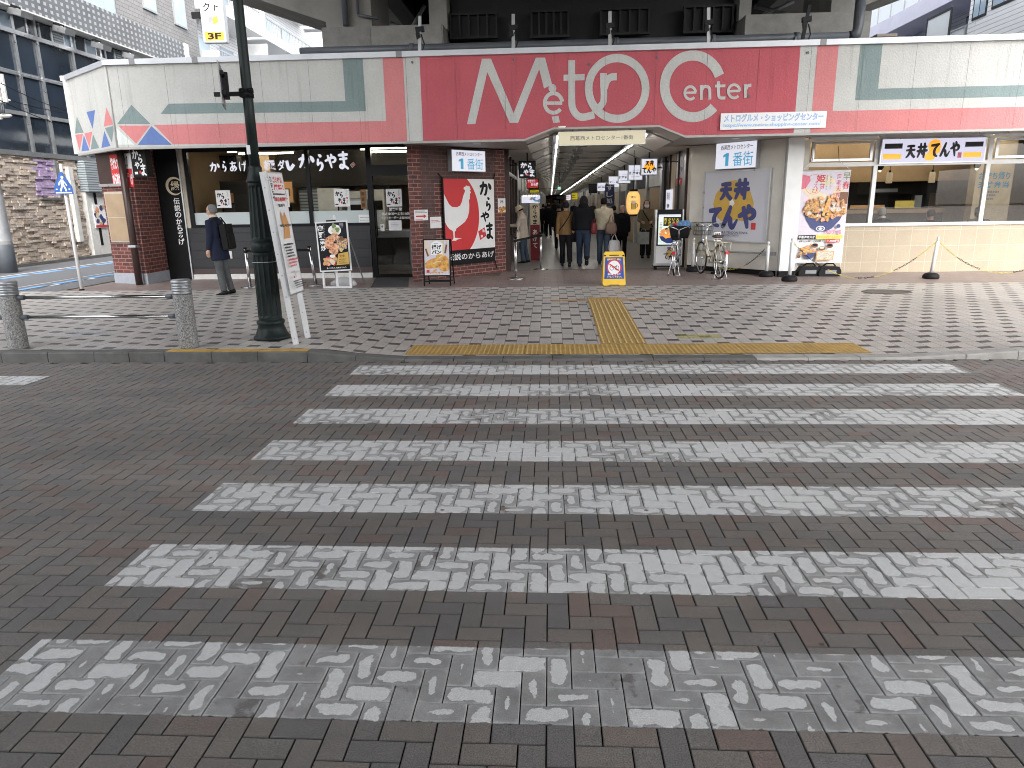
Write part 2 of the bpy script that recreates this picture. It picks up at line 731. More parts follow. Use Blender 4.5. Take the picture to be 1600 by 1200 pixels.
mat('plinth_paint', (.34, .36, .40), .6, dirt=.3)
mat('brown_metal', (.05, .030, .026), .4, .2)
mat('plywood', (.36, .26, .165), .6, 0, .16, 3)
mat('beige_frame', (.45, .40, .33), .45, .1)
mat('black_panel', (.010, .010, .011), .35)
mat('black_metal', (.012, .012, .013), .35, .3)
mat('matte_black', (.010, .010, .010), .7)
mat('maroon_band', (.055, .035, .032), .5)
mat('off_white_paint', (.62, .61, .58), .6, dirt=.35)
mat('white_paint', (.66, .66, .655), .4, 0, .05)
mat('white_frame', (.66, .67, .67), .35, .1, .06)
mat('alu', (.55, .56, .57), .32, .85, .08)
mat('steel', (.62, .62, .62), .22, 1.0, .06)
mat('dull_steel', (.40, .41, .42), .45, .8, .1)
mat('greige_wall', (.64, .61, .55), .7, 0, .07, 2.5, .12, 50, .2)
mat('cream_wall', (.52, .42, .29), .7)
mat('warm_wall', (.38, .27, .165), .7)
mat('grey_wall', (.30, .29, .25), .6, 0, .15, 1.5)
mat('dark_wall', (.035, .032, .030), .6)
mat('dim_ceiling', (.10, .095, .085), .8)
mat('wood_bulkhead', (.46, .31, .17), .5, 0, .12, 4)
mat('dark_wood', (.06, .04, .028), .5)
mat('interior_floor', (.12, .10, .085), .5)
mat('concrete', (.26, .255, .24), .85, 0, .2, 1.2, .3, 30, .55)
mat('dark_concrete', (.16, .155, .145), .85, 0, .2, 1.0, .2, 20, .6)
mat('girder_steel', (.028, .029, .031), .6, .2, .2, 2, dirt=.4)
mat('pipe_grey', (.10, .11, .125), .45, 0, .1)
mat('granite', (.21, .205, .195), .6, 0, .95, 55, .15, 200)
mat('asphalt', (.13, .134, .142), .8, 0, .2, 40, .3, 250)
mat('line_blue', (.16, .34, .60), .7, 0, .2, 10)
mat('line_white', (.62, .63, .64), .7, 0, .15, 10)
mat('lamp_green', (.020, .027, .026), .38, .15, .2, 5, dirt=.3)
mat('sign_blue', (.02, .10, .36), .4)
mat('sign_grey', (.35, .36, .37), .5, .3)
mat('white_print', (.76, .76, .76), .5, 0, .03)
mat('black_print', (.012, .012, .014), .5)
mat('grey_print', (.22, .22, .23), .5)
mat('red_print', (.55, .030, .035), .5, 0, .06)
mat('pink_print', (.62, .15, .22), .5)
mat('rose_print', (.72, .55, .60), .5)
mat('lilac_print', (.60, .55, .62), .5, 0, .08, 12)
mat('navy_print', (.035, .05, .16), .5)
mat('ink_blue', (.05, .055, .18), .5)
mat('teal_print', (.06, .30, .48), .5)
mat('sky_print', (.30, .50, .78), .5)
mat('plate_blue', (.10, .22, .52), .5)
mat('plate_sky', (.42, .60, .82), .5)
mat('ledge_purple_lit', (.40, .30, .46), .85, 0, .35, 9, .4, 20)  # purple light falling on these ledge stones, put into their colour
mat('gold_print', (.58, .36, .06), .5)
mat('orange_print', (.72, .30, .03), .5)
mat('yellow_print', (.75, .56, .10), .5)
mat('cream_print', (.68, .58, .42), .5)
mat('brown_print', (.16, .07, .03), .5)
mat('tan_print', (.62, .32, .12), .5)
mat('green_print', (.16, .25, .08), .5)
mat('silver_print', (.56, .56, .60), .42, .05, .05, 1.5)
mat('kraft', (.40, .20, .08), .6)
mat('yellow_plastic', (.78, .50, .05), .35, 0, .08)
mat('caution_blue', (.025, .075, .36), .4)
mat('black_rubber', (.014, .014, .015), .6)
mat('mat_grey', (.045, .048, .055), .9, 0, .1, 60)
mat('chain_yellow', (.55, .45, .10), .5)
mat('chain_black', (.02, .02, .02), .5)
mat('clear_plastic', (.55, .57, .57), .3)
mat('seam', (.1, .1, .1), .8)


def foodmat(name, a, b, c, scale):
    g = NG(name)
    co = g.coord()
    v = g.n('ShaderNodeTexVoronoi')
    g.put(v.inputs['Vector'], co)
    g.put(v.inputs['Scale'], scale)
    n = g.noise(co, scale * 1.7, 5, .7)
    f = g.math('ADD', g.math('MULTIPLY', v.outputs['Distance'], .6), g.math('MULTIPLY', n, .6))
    MATS[name] = g.base(g.ramp(f, [(.28, a), (.5, b), (.78, c)]), .45)


foodmat('print_fried', (.10, .035, .010), (.36, .15, .035), (.66, .40, .14), 22)
foodmat('print_bread', (.28, .10, .015), (.52, .24, .04), (.70, .40, .09), 12)
foodmat('print_meat', (.14, .04, .02), (.52, .20, .10), (.80, .46, .26), 20)
foodmat('print_salad', (.05, .09, .02), (.30, .16, .16), (.68, .56, .22), 26)
foodmat('print_noodle', (.26, .20, .13), (.48, .40, .30), (.66, .60, .50), 40)


def glassmat(name, tint=(1, 1, 1), ior=1.45, rough=0.0, boost=0.0):
    g = NG(name)
    g.t.nodes.remove(g.b)
    fr = g.n('ShaderNodeFresnel')
    fr.inputs['IOR'].default_value = ior
    tr = g.n('ShaderNodeBsdfTransparent')
    g.put(tr.inputs[0], (*tint, 1))
    gl = g.n('ShaderNodeBsdfGlossy')
    gl.inputs['Roughness'].default_value = rough
    mx = g.n('ShaderNodeMixShader')
    g.put(mx.inputs[0], g.math('ADD', fr.outputs[0], boost, clamp=True))
    g.t.links.new(tr.outputs[0], mx.inputs[1])
    g.t.links.new(gl.outputs[0], mx.inputs[2])
    g.t.links.new(mx.outputs[0], g.out.inputs[0])
    MATS[name] = g.m


glassmat('shop_glass', (.86, .88, .87))


def frostmat(name, c, mixf):
    g = NG(name)
    g.base((*c, 1), .6)
    tr = g.n('ShaderNodeBsdfTransparent')
    mx = g.n('ShaderNodeMixShader')
    mx.inputs[0].default_value = mixf
    g.t.links.new(tr.outputs[0], mx.inputs[1])
    g.t.links.new(g.b.outputs[0], mx.inputs[2])
    g.t.links.new(mx.outputs[0], g.out.inputs[0])
    MATS[name] = g.m


frostmat('frost_film', (.52, .58, .58), .93)
frostmat('smoke_film', (.17, .16, .155), .30)
frostmat('balcony_glass', (.78, .82, .84), .88)
frostmat('bag_film', (.70, .70, .70), .55)


def curtainglass():
    g = NG('curtain_glass')
    co = g.coord()
    n = g.noise(co, .35, 3)
    c = g.ramp(n, [(.3, (.016, .022, .032)), (.7, (.05, .068, .095))])
    g.base(c, .06)
    g.b.inputs['Specular IOR Level'].default_value = .7
    g.bump(g.noise(co, 1.2, 2), .03, .05)
    MATS['curtain_glass'] = g.m


curtainglass()
mat('pale_window', (.36, .46, .56), .12, 0, .2, .8)


def perforated():
    g = NG('perforated_panel')
    uv = g.sep(g.coord('UV'))
    a = g.math('SUBTRACT', g.math('FRACT', g.math('DIVIDE', uv[0], .30)), .5)
    b = g.math('SUBTRACT', g.math('FRACT', g.math('DIVIDE', uv[1], .20)), .5)
    m = g.math('MULTIPLY', g.math('LESS_THAN', g.math('ABSOLUTE', a), .22), g.math('LESS_THAN', g.math('ABSOLUTE', b), .26))
    n = g.noise(g.coord(), .8, 5, .7)
    c = g.mix(m, g.ramp(n, [(.3, (.10, .105, .112)), (.7, (.16, .168, .176))]), (.36, .372, .385))
    MATS['perforated_panel'] = g.base(c, .5, .2)


perforated()
stone_ = NG('ledge_stone')
oi = stone_.n('ShaderNodeAttribute', attribute_name='tint')
nn_ = stone_.noise(stone_.coord(), 14, 4, .6)
cc_ = stone_.ramp(oi.outputs['Fac'], [(0, (.34, .28, .23)), (.35, (.52, .44, .36)), (.7, (.62, .53, .44)), (1, (.44, .38, .34))])
ff_ = stone_.lin(nn_, .25, .75, .72, 1.2)
stone_.bump(nn_, .5, .02)
MATS['ledge_stone'] = stone_.base(stone_.mix(1.0, cc_, stone_.comb(ff_, ff_, ff_), 'MULTIPLY'), .85)

EK = 1 / (2 ** EXPO)
emat('tube_light', (1, .97, .92), 24 * EK)
emat('warm_tube', (1, .88, .68), 34 * EK)
emat('lit_white', (.86, .87, .98), .82 * EK, (.15, .15, .15))
emat('lit_lilac', (.80, .78, .98), .80 * EK, (.12, .12, .14))
emat('lit_ink', (.04, .04, .06), .2 * EK)
emat('lit_teal', (.05, .28, .45), .8 * EK)
emat('lit_orange', (.90, .38, .04), .9 * EK)
emat('lit_black', (.004, .004, .005), .2 * EK)
emat('lit_red', (.6, .03, .04), .4 * EK)
emat('lit_yellow', (.7, .55, .02), .4 * EK)
emat('lit_green', (.25, .8, .5), .9 * EK)
emat('lit_screen', (.62, .72, .66), .8 * EK)
emat('lit_navy', (.03, .05, .22), .4 * EK)
emat('exit_glow', (.8, .85, .9), 1.2 * EK)
emat('bulb_glow', (1, .75, .4), 5 * EK)
emat('bulb_dim', (.95, .70, .42), .35 * EK, (.3, .25, .18))


def litbox():
    g = NG('lit_cream')
    g.base((.10, .09, .07), .5)
    g.put(g.b.inputs['Emission Color'], (.86, .78, .55, 1))
    g.b.inputs['Emission Strength'].default_value = .72 * EK
    MATS['lit_cream'] = g.m
    g = NG('lantern_paper')
    co = g.sep(g.coord())
    rib = g.math('ABSOLUTE', g.math('SINE', g.math('MULTIPLY', co[2], 95.0)))
    f = g.lin(rib, 0, .4, .8, 1.0)
    c = g.mix(1.0, (.95, .55, .17, 1), g.comb(f, f, f), 'MULTIPLY')
    g.base(c, .6)
    g.put(g.b.inputs['Emission Color'], c)
    g.b.inputs['Emission Strength'].default_value = .70 * EK
    MATS['lantern_paper'] = g.m


litbox()


# ---- road pavers: tint, paint and wear all follow the single paver
STR_Y0, STR_X0, STR_X1 = 2.636, -2.27, 4.50


def roadmat():
    g = NG('road_paver')
    co = g.coord()
    x = g.sep(co)
    pv = g.n('ShaderNodeUVMap', uv_map='paver').outputs[0]
    q = g.sep(pv)
    at_ = g.n('ShaderNodeAttribute', attribute_name='tint')
    tc = g.n('ShaderNodeSeparateColor')
    g.put(tc.inputs[0], at_.outputs['Color'])
    t0, t1, ln = tc.outputs[0], tc.outputs[1], tc.outputs[2]
    fine = g.noise(co, 190, 3, .75)
    mid = g.noise(co, 26, 5, .65)
    big = g.noise(co, .55, 4, .6)
    c = g.ramp(t0, [(0, (.157, .150, .145)), (.25, (.175, .163, .151)), (.6, (.191, .173, .155)), (.88, (.196, .170, .150)), (1, (.185, .138, .119))])
    f = g.math('MULTIPLY', g.lin(mid, .25, .75, .84, 1.14), g.lin(big, .3, .7, .86, 1.12))
    f = g.math('MULTIPLY', f, g.lin(fine, .32, .68, .50, 1.50))
    trk = g.noise(g.comb(g.math('MULTIPLY', x[0], .22), g.math('MULTIPLY', x[1], 1.5), 0.0), 1.0, 4, .6)
    f = g.math('MULTIPLY', f, g.lin(trk, .32, .68, .80, 1.14))
    c = g.mix(1.0, c, g.comb(f, f, f), 'MULTIPLY')
    sp = g.step(g.noise(co, 150, 2, .6), .63, .70)
    c = g.mix(g.math('MULTIPLY', sp, .38), c, (.32, .31, .30))
    sp2 = g.step(g.noise(co, 105, 2, .6), .62, .70)
    c = g.mix(g.math('MULTIPLY', sp2, .45), c, (.05, .047, .045))
    # dark oil/gum spots
    vo = g.n('ShaderNodeTexVoronoi')
    g.put(vo.inputs['Vector'], co)
    vo.inputs['Scale'].default_value = 2.3
    gum = g.math('SUBTRACT', 1.0, g.step(g.math('ADD', vo.outputs['Distance'], g.math('MULTIPLY', mid, .03)), .035, .06))
    bevel_shade = g.math('SUBTRACT', 1.0, g.step(g.math('MINIMUM', g.math('SUBTRACT', .0975, g.math('ABSOLUTE', q[0])), g.math('SUBTRACT', .0478, g.math('ABSOLUTE', q[1]))), .0002, .0045))  # paver rims painted darker to offset sky light caught by the bevels
    c = g.mix(g.math('MULTIPLY', bevel_shade, .62), c, (.038, .035, .032))
    # stripe mask
    wob = g.math('MULTIPLY', g.math('SUBTRACT', g.noise(co, 30, 3), .5), .025)
    yy = g.math('ADD', g.math('SUBTRACT', x[1], STR_Y0 - .45), wob)
    k = g.math('FLOOR', g.math('DIVIDE', yy, .9))
    fy = g.math('SUBTRACT', yy, g.math('MULTIPLY', k, .9))
    inb = g.math('MULTIPLY', g.step(fy, -.004, .004), g.math('SUBTRACT', 1.0, g.step(fy, .446, .454)))
    inx = g.math('MULTIPLY', g.math('GREATER_THAN', x[0], STR_X0), g.math('LESS_THAN', g.math('ADD', x[0], wob), STR_X1))
    iny = g.math('MULTIPLY', g.math('GREATER_THAN', k, -.5), g.math('LESS_THAN', k, 6.5))
    inb = g.math('MULTIPLY', inb, g.math('MULTIPLY', inx, iny))
    # second marking far left, at the kerb
    s2 = g.math('MULTIPLY', g.math('LESS_THAN', x[0], g.math('ADD', -5.75, g.math('MULTIPLY', wob, 2.0))), g.math('MULTIPLY', g.math('GREATER_THAN', x[1], 7.15), g.math('LESS_THAN', x[1], 7.56)))
    inb = g.math('MAXIMUM', inb, s2)
    # edge distance inside paver (metres): half sizes from attribute
    ex = g.math('SUBTRACT', g.lin(ln, 0, 1, .0, .1), g.math('ABSOLUTE', q[0]))
    ey = g.math('SUBTRACT', .0475, g.math('ABSOLUTE', q[1]))
    e = g.math('SMOOTH_MIN', ex, ey, .055)
    wear = g.math('SUBTRACT', g.noise(co, 15, 3, .5), .5)
    wear2 = g.math('SUBTRACT', g.noise(co, 75, 3, .6), .5)
    patch = g.math('SUBTRACT', g.noise(co, 1.15, 3, .55), .5)
    # more wear on the first stripe, less further away
    st_w = g.lin(k, 0, 1.0, .013, -.006)
    amp = g.lin(k, 0, 1.0, .050, .020)
    pam = g.lin(k, 1.0, 3.0, .085, .135)
    thr = g.math('ADD', st_w, g.math('ADD', g.math('MULTIPLY', g.math('SUBTRACT', t1, .5), amp), g.math('MULTIPLY', patch, pam)))
    lvl = g.math('ADD', g.math('SUBTRACT', e, thr), g.math('ADD', g.math('MULTIPLY', wear, .060), g.math('MULTIPLY', wear2, .012)))
    thick = g.math('MULTIPLY', inb, g.step(lvl, .016, .019))
    # thin grey residue, scraped off in patches
    bare = g.step(g.math('ADD', g.math('ADD', g.math('MULTIPLY', patch, 1.1), g.math('MULTIPLY', wear, .6)), g.math('MULTIPLY', g.math('SUBTRACT', t1, .5), .35)), .25, .34)
    thin = g.math('MULTIPLY', inb, g.math('SUBTRACT', 1.0, bare))
    gr = g.math('ADD', g.lin(g.noise(co, 5, 5, .7), .25, .75, .19, .42), g.lin(k, 0, 3.0, 0, .09))
    gr = g.math('MULTIPLY', gr, g.lin(fine, .3, .7, .80, 1.2))
    edge_l = g.math('ADD', gr, g.math('MULTIPLY', g.math('SUBTRACT', 1.0, g.step(e, -.004, .008)), .10))
    c = g.mix(g.math('MULTIPLY', thin, .88), c, g.comb(edge_l, edge_l, g.math('MULTIPLY', edge_l, .985)))
    wh = g.math('MULTIPLY', g.lin(fine, .28, .68, .46, .80), g.lin(mid, .25, .75, .86, 1.05))
    c = g.mix(thick, c, g.comb(wh, wh, g.math('MULTIPLY', wh, .985)))
    c = g.mix(g.math('MULTIPLY', gum, .8), c, (.02, .02, .02))
    rough = g.lin(mid, .25, .75, .52, .72)
    h = g.math('ADD', g.math('MULTIPLY', fine, .5), g.math('MULTIPLY', thick, 1.3))
    g.bump(g.math('ADD', h, g.math('MULTIPLY', mid, .6)), .35, .0025)
    MATS['road_paver'] = g.base(c, rough)


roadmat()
mat('road_joint', (.020, .019, .018), .95, 0, .3, 40)


def walkmat():
    g = NG('walk_paver')
    co = g.coord()
    x = g.sep(co)
    W_, S_, P_ = .155, .30, .70
    cx = g.math('FLOOR', g.math('DIVIDE', x[0], W_))
    fx = g.math('SUBTRACT', x[0], g.math('MULTIPLY', cx, W_))
    yy = g.math('SUBTRACT', x[1], g.math('MULTIPLY', cx, S_))
    row = g.math('FLOOR', g.math('DIVIDE', yy, P_))
    fy = g.math('SUBTRACT', yy, g.math('MULTIPLY', row, P_))
    dark = g.math('LESS_THAN', fy, .11)
    blk = g.math('ADD', g.math('GREATER_THAN', fy, .11), g.math('GREATER_THAN', fy, .405))
    dx = g.math('MINIMUM', fx, g.math('SUBTRACT', W_, fx))
    dy = fy
    for q in (.11, .405, .70):
        dy = g.math('MINIMUM', dy, g.math('ABSOLUTE', g.math('SUBTRACT', fy, q)))
    jn = g.math('SUBTRACT', 1.0, g.step(g.math('MINIMUM', dx, dy), .0015, .005))
    tint = g.white(g.comb(cx, row, blk))
    big = g.noise(co, .45, 5, .6)
    mid = g.noise(co, 5, 4, .6)
    sp = g.noise(co, 75, 4, .85)
    c = g.ramp(tint, [(0, (.42, .405, .382)), (.5, (.46, .438, .41)), (1, (.485, .445, .415))])
    f = g.math('MULTIPLY', g.lin(big, .3, .7, .80, 1.12), g.lin(mid, .3, .7, .9, 1.08))
    f = g.math('MULTIPLY', f, g.lin(sp, .32, .68, .55, 1.45))
    c = g.mix(1.0, c, g.comb(f, f, f), 'MULTIPLY')
    dk = g.lin(sp, .3, .7, .05, .10)
    c = g.mix(dark, c, g.comb(dk, g.math('MULTIPLY', dk, .95), g.math('MULTIPLY', dk, .92)))
    c = g.mix(g.math('MULTIPLY', jn, .75), c, (.05, .047, .043))
    # scuffs, damp patches
    damp = g.step(g.noise(co, .9, 5, .7), .52, .68)
    c = g.mix(g.math('MULTIPLY', damp, .22), c, (.09, .085, .08))
    g.bump(g.math('ADD', g.math('MULTIPLY', jn, -1.0), g.math('MULTIPLY', sp, .25)), .4, .003)
    MATS['walk_paver'] = g.base(c, g.math('SUBTRACT', g.lin(mid, .3, .7, .36, .52), g.math('MULTIPLY', damp, .12)))


walkmat()
mat('tactile_yellow', (.42, .265, .075), .6, 0, .2, 7, .15, 150, .35)
mat('tactile_top', (.66, .50, .20), .5, 0, .2, 14)
mat('line_orange', (.58, .30, .07), .7, 0, .25, 12)
mat('kerb_stone', (.125, .122, .115), .8, 0, .25, 5, .2, 60, .6)
mat('kerb_pale', (.34, .33, .31), .8, 0, .2, 6, .2, 60, .4)
mat('kerb_yellow', (.52, .31, .06), .75, 0, .35, 9, .15, 60, .6)
mat('manhole_iron', (.11, .105, .10), .5, .4, .2, 30)


def wornmat(name, c):
    g = NG(name)
    g.base((*c, 1), .7)
    tr = g.n('ShaderNodeBsdfTransparent')
    mx = g.n('ShaderNodeMixShader')
    g.put(mx.inputs[0], g.step(g.noise(g.coord(), 45, 4, .7), .46, .60))
    g.t.links.new(tr.outputs[0], mx.inputs[1])
    g.t.links.new(g.b.outputs[0], mx.inputs[2])
    g.t.links.new(mx.outputs[0], g.out.inputs[0])
    MATS[name] = g.m


wornmat('worn_yellow_green', (.55, .52, .06))
wornmat('worn_pale_blue', (.45, .55, .72))
# people, cloth
for nm, c, r in (('skin', (.50, .29, .20), .5), ('hair_grey', (.12, .12, .12), .7), ('hair_black', (.010, .009, .009), .45),
                 ('hair_white', (.45, .44, .43), .7), ('cloth_navy', (.013, .016, .034), .8), ('cloth_grey', (.085, .090, .092), .85),
                 ('cloth_black', (.008, .008, .010), .9), ('cloth_charcoal', (.022, .022, .024), .9), ('cloth_beige', (.52, .45, .385), .9),
                 ('cloth_cream', (.52, .47, .36), .9), ('cloth_mustard', (.16, .095, .042), .9), ('denim_blue', (.060, .082, .120), .9),
                 ('denim_dark', (.022, .032, .055), .9), ('cloth_olive', (.15, .12, .075), .9), ('bag_brown', (.20, .13, .10), .7),
                 ('bag_red', (.12, .010, .014), .6), ('bag_white', (.62, .57, .48), .7), ('mask_white', (.70, .68, .68), .8),
                 ('shoe_black', (.010, .010, .010), .4), ('shoe_white', (.50, .50, .48), .6), ('apron_grey', (.34, .37, .36), .8),
                 ('plastic_bag', (.52, .52, .52), .45), ('eye_dark', (.01, .01, .01), .2), ('lip', (.35, .13, .11), .5)):
    mat(nm, c, r, 0, .18, 9, .25 if 'cloth' in nm or 'denim' in nm else 0, 38)
mat('bike_cream', (.62, .56, .44), .3, .2)
mat('bike_silver', (.62, .62, .63), .25, .8)
mat('bike_black', (.015, .015, .017), .4)
mat('bike_red', (.55, .02, .02), .25)
mat('saddle_brown', (.06, .03, .02), .5)
mat('basket_wire', (.10, .10, .09), .4, .5)
mat('blue_pattern', (.10, .22, .42), .8, 0, .7, 30)


# ------------------------------------------------------------------ ground, road, pavement
g_ = MB('road_joint')
g_.face([(-250, -120, -.05), (250, -120, -.05), (250, 400, -.05), (-250, 400, -.05)])
struct(g_, 'ground')


def build_road():
    S, J = .1, .0022
    vs, fs, tint, uvs = [], [], [], []
    y0, y1 = -1.0, 8.22
    nj0, nj1 = int(y0 / S) - 2, int(y1 / S) + 1
    oy = STR_Y0 - .45 - 21 * S            # a joint falls on the stripe edge
    ox = STR_X0 + .05

    def paver(xa, ya, xb, yb, lng):
        ya += oy
        yb += oy
        xa += ox
        xb += ox
        cx, cy = (xa + xb) / 2, (ya + yb) / 2
        if cy > 8.26 or cy < 1.2 or abs(cx) > cy * .95 + 3.0 or cx < -13 or cx > 13:
            return
        i = len(vs)
        dz = rnd.uniform(-.0012, .0012)
        tx, ty = rnd.uniform(-.012, .012), rnd.uniform(-.012, .012)
        for (ins, z) in ((J + .003, 0.0), (J, -.0045), (J, -.03)):
            for (x, y) in ((xa + ins, ya + ins), (xb - ins, ya + ins), (xb - ins, yb - ins), (xa + ins, yb - ins)):
                vs.append((x, y, z + dz + (x - cx) * tx + (y - cy) * ty))
                uvs.append((x - cx, y - cy) if lng == 0 else (y - cy, x - cx))
        t = rnd.random()
        t = t if rnd.random() < .9 else rnd.choice((.02, .98))
        tint.extend([(t, rnd.random(), .975, 1)] * 12)
        fs.append([i, i + 1, i + 2, i + 3])
        for a in (0, 4):
            for k in range(4):
                l = (k + 1) % 4
                fs.append([i + a + 4 + k, i + a + 4 + l, i + a + l, i + a + k])

    for j in range(nj0, nj1):
        for k in range(-40, 40):
            a = j + 4 * k
            if abs(a * S) > 14:
                continue
            paver(a * S, j * S, (a + 2) * S, (j + 1) * S, 0)
            paver((a + 3) * S, j * S, (a + 4) * S, (j + 2) * S, 1)
    me = bpy.data.meshes.new('road')
    me.from_pydata(vs, [], fs)
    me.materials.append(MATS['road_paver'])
    ca = me.color_attributes.new('tint', 'FLOAT_COLOR', 'POINT')
    ca.data.foreach_set('color', [c for t in tint for c in t])
    ul = me.uv_layers.new(name='paver')
    buf = []
    for l in me.loops:
        buf.extend(uvs[l.vertex_index])
    ul.data.foreach_set('uv', buf)
    o = bpy.data.objects.new('road', me)
    col.objects.link(o)
    o['kind'] = 'structure'
    g = MB('road_joint')
    g.face([(-40, -30, -.009), (40, -30, -.009), (40, 8.24, -.009), (-40, 8.24, -.009)])
    struct(g, 'road_bed')


build_road()
KY0, KY1, BY = 8.27, 8.46, 14.85


def sstep(a, b, x):
    t = min(1, max(0, (x - a) / (b - a)))
    return t * t * (3 - 2 * t)


def kz(x):
    if x < 1:
        return .125 - .10 * sstep(-3.0, -1.9, x)
    return .025 + .10 * sstep(4.0, 6.2, x)


def gz(x, y):
    t = sstep(KY1, 12.5, y)
    return kz(x) * (1 - t) + .12 * t


# kerb stones
kb = MB('kerb_stone')
x = -26.0
while x < 26:
    ln = rnd.choice((.62, .6, .58)) if x < -3 or x > 4.2 else .60
    if -6 < x < -5:
        ln = .45
    xa, xb = x + .004, x + ln - .004
    za, zb = kz(xa), kz(xb)
    ya = KY0 + rnd.uniform(-.004, .004)
    top = 'kerb_yellow' if -5.0 < (xa + xb) / 2 < -2.75 else ('kerb_pale' if x > 2.2 else 'kerb_stone')
    body = 'kerb_pale' if x > 2.2 else 'kerb_stone'
    b = .015
    if za < .05 and zb < .05:
        ya -= .02
        b = .022
    P = lambda xx, yy, zz: (xx, yy, zz)
    kb.m(body)
    kb.face([P(xa, ya, -.04), P(xb, ya, -.04), P(xb, ya, zb - b), P(xa, ya, za - b)])
    kb.face([P(xa, ya, za - b), P(xb, ya, zb - b), P(xb, ya + b, zb), P(xa, ya + b, za)])
    kb.face([P(xa, ya, -.04), P(xa, ya, za - b), P(xa, ya + b, za), P(xa, KY1, za), P(xa, KY1, -.04)])
    kb.face([P(xb, ya, -.04), P(xb, KY1, -.04), P(xb, KY1, zb), P(xb, ya + b, zb), P(xb, ya, zb - b)])
    kb.m(top)
    kb.face([P(xa, ya + b, za), P(xb, ya + b, zb), P(xb, KY1 - .003, zb), P(xa, KY1 - .003, za)])
    x += ln
struct(kb, 'kerb')

# pavement sheet, follows the dropped kerb
pv_ = MB('walk_paver')
xs = [-40, -20] + [-14 + .25 * i for i in range(121)] + [24, 45]
ys = [KY1] + [KY1 + .2 * i for i in range(1, 21)] + [13.2, BY]
base_i = {}
for j, y in enumerate(ys):
    for i, x in enumerate(xs):
        base_i[i, j] = len(pv_.v)
        pv_.v.append(V((x, y, gz(x, y) - .002)))
for j in range(len(ys) - 1):
    for i in range(len(xs) - 1):
        pv_.addf([base_i[i, j], base_i[i + 1, j], base_i[i + 1, j + 1], base_i[i, j + 1]], True)
struct(pv_, 'pavement')
bt = MB('border_tile')
bt.face([(-10.75, BY, .118), (45, BY, .118), (45, 17.4, .118), (-10.75, 17.4, .118)])
struct(bt, 'building_forecourt')
ss = MB('asphalt')
ss.face([(-16.6, BY, .105), (-10.75, BY, .105), (-11.2, 90, .105), (-17, 90, .105)])
ss.face([(-45, BY, .104), (-16.6, BY, .104), (-17, 90, .104), (-45, 90, .104)])
struct(ss, 'side_street')
ln_ = MB('line_blue')
for (xa, w_, m) in ((-12.05, .30, 'line_blue'), (-11.85, .12, 'line_white'), (-12.36, .05, 'line_white'), (-14.55, .28, 'line_blue'), (-14.85, .10, 'line_white')):
    ln_.m(m)
    y = 15.0
    while y < 60:
        L_ = 1.1 if m == 'line_blue' else 45
        ln_.face([(xa - .004 * (y - 15) * 3, y, .1105), (xa + w_ - .012 * (y - 15), y, .1105), (xa + w_ - .012 * (y + L_ - 15), y + L_, .1105), (xa - .012 * (y + L_ - 15), y + L_, .1105)])
        y += L_ + .28
struct(ln_, 'cycle_lane_markings')
sk = MB('kerb_stone')
sk.box((-10.78, 15.0, 0), (-10.66, 60, .135))
sk.box((-16.75, 15.0, 0), (-16.6, 60, .20))
struct(sk, 'side_street_kerb')


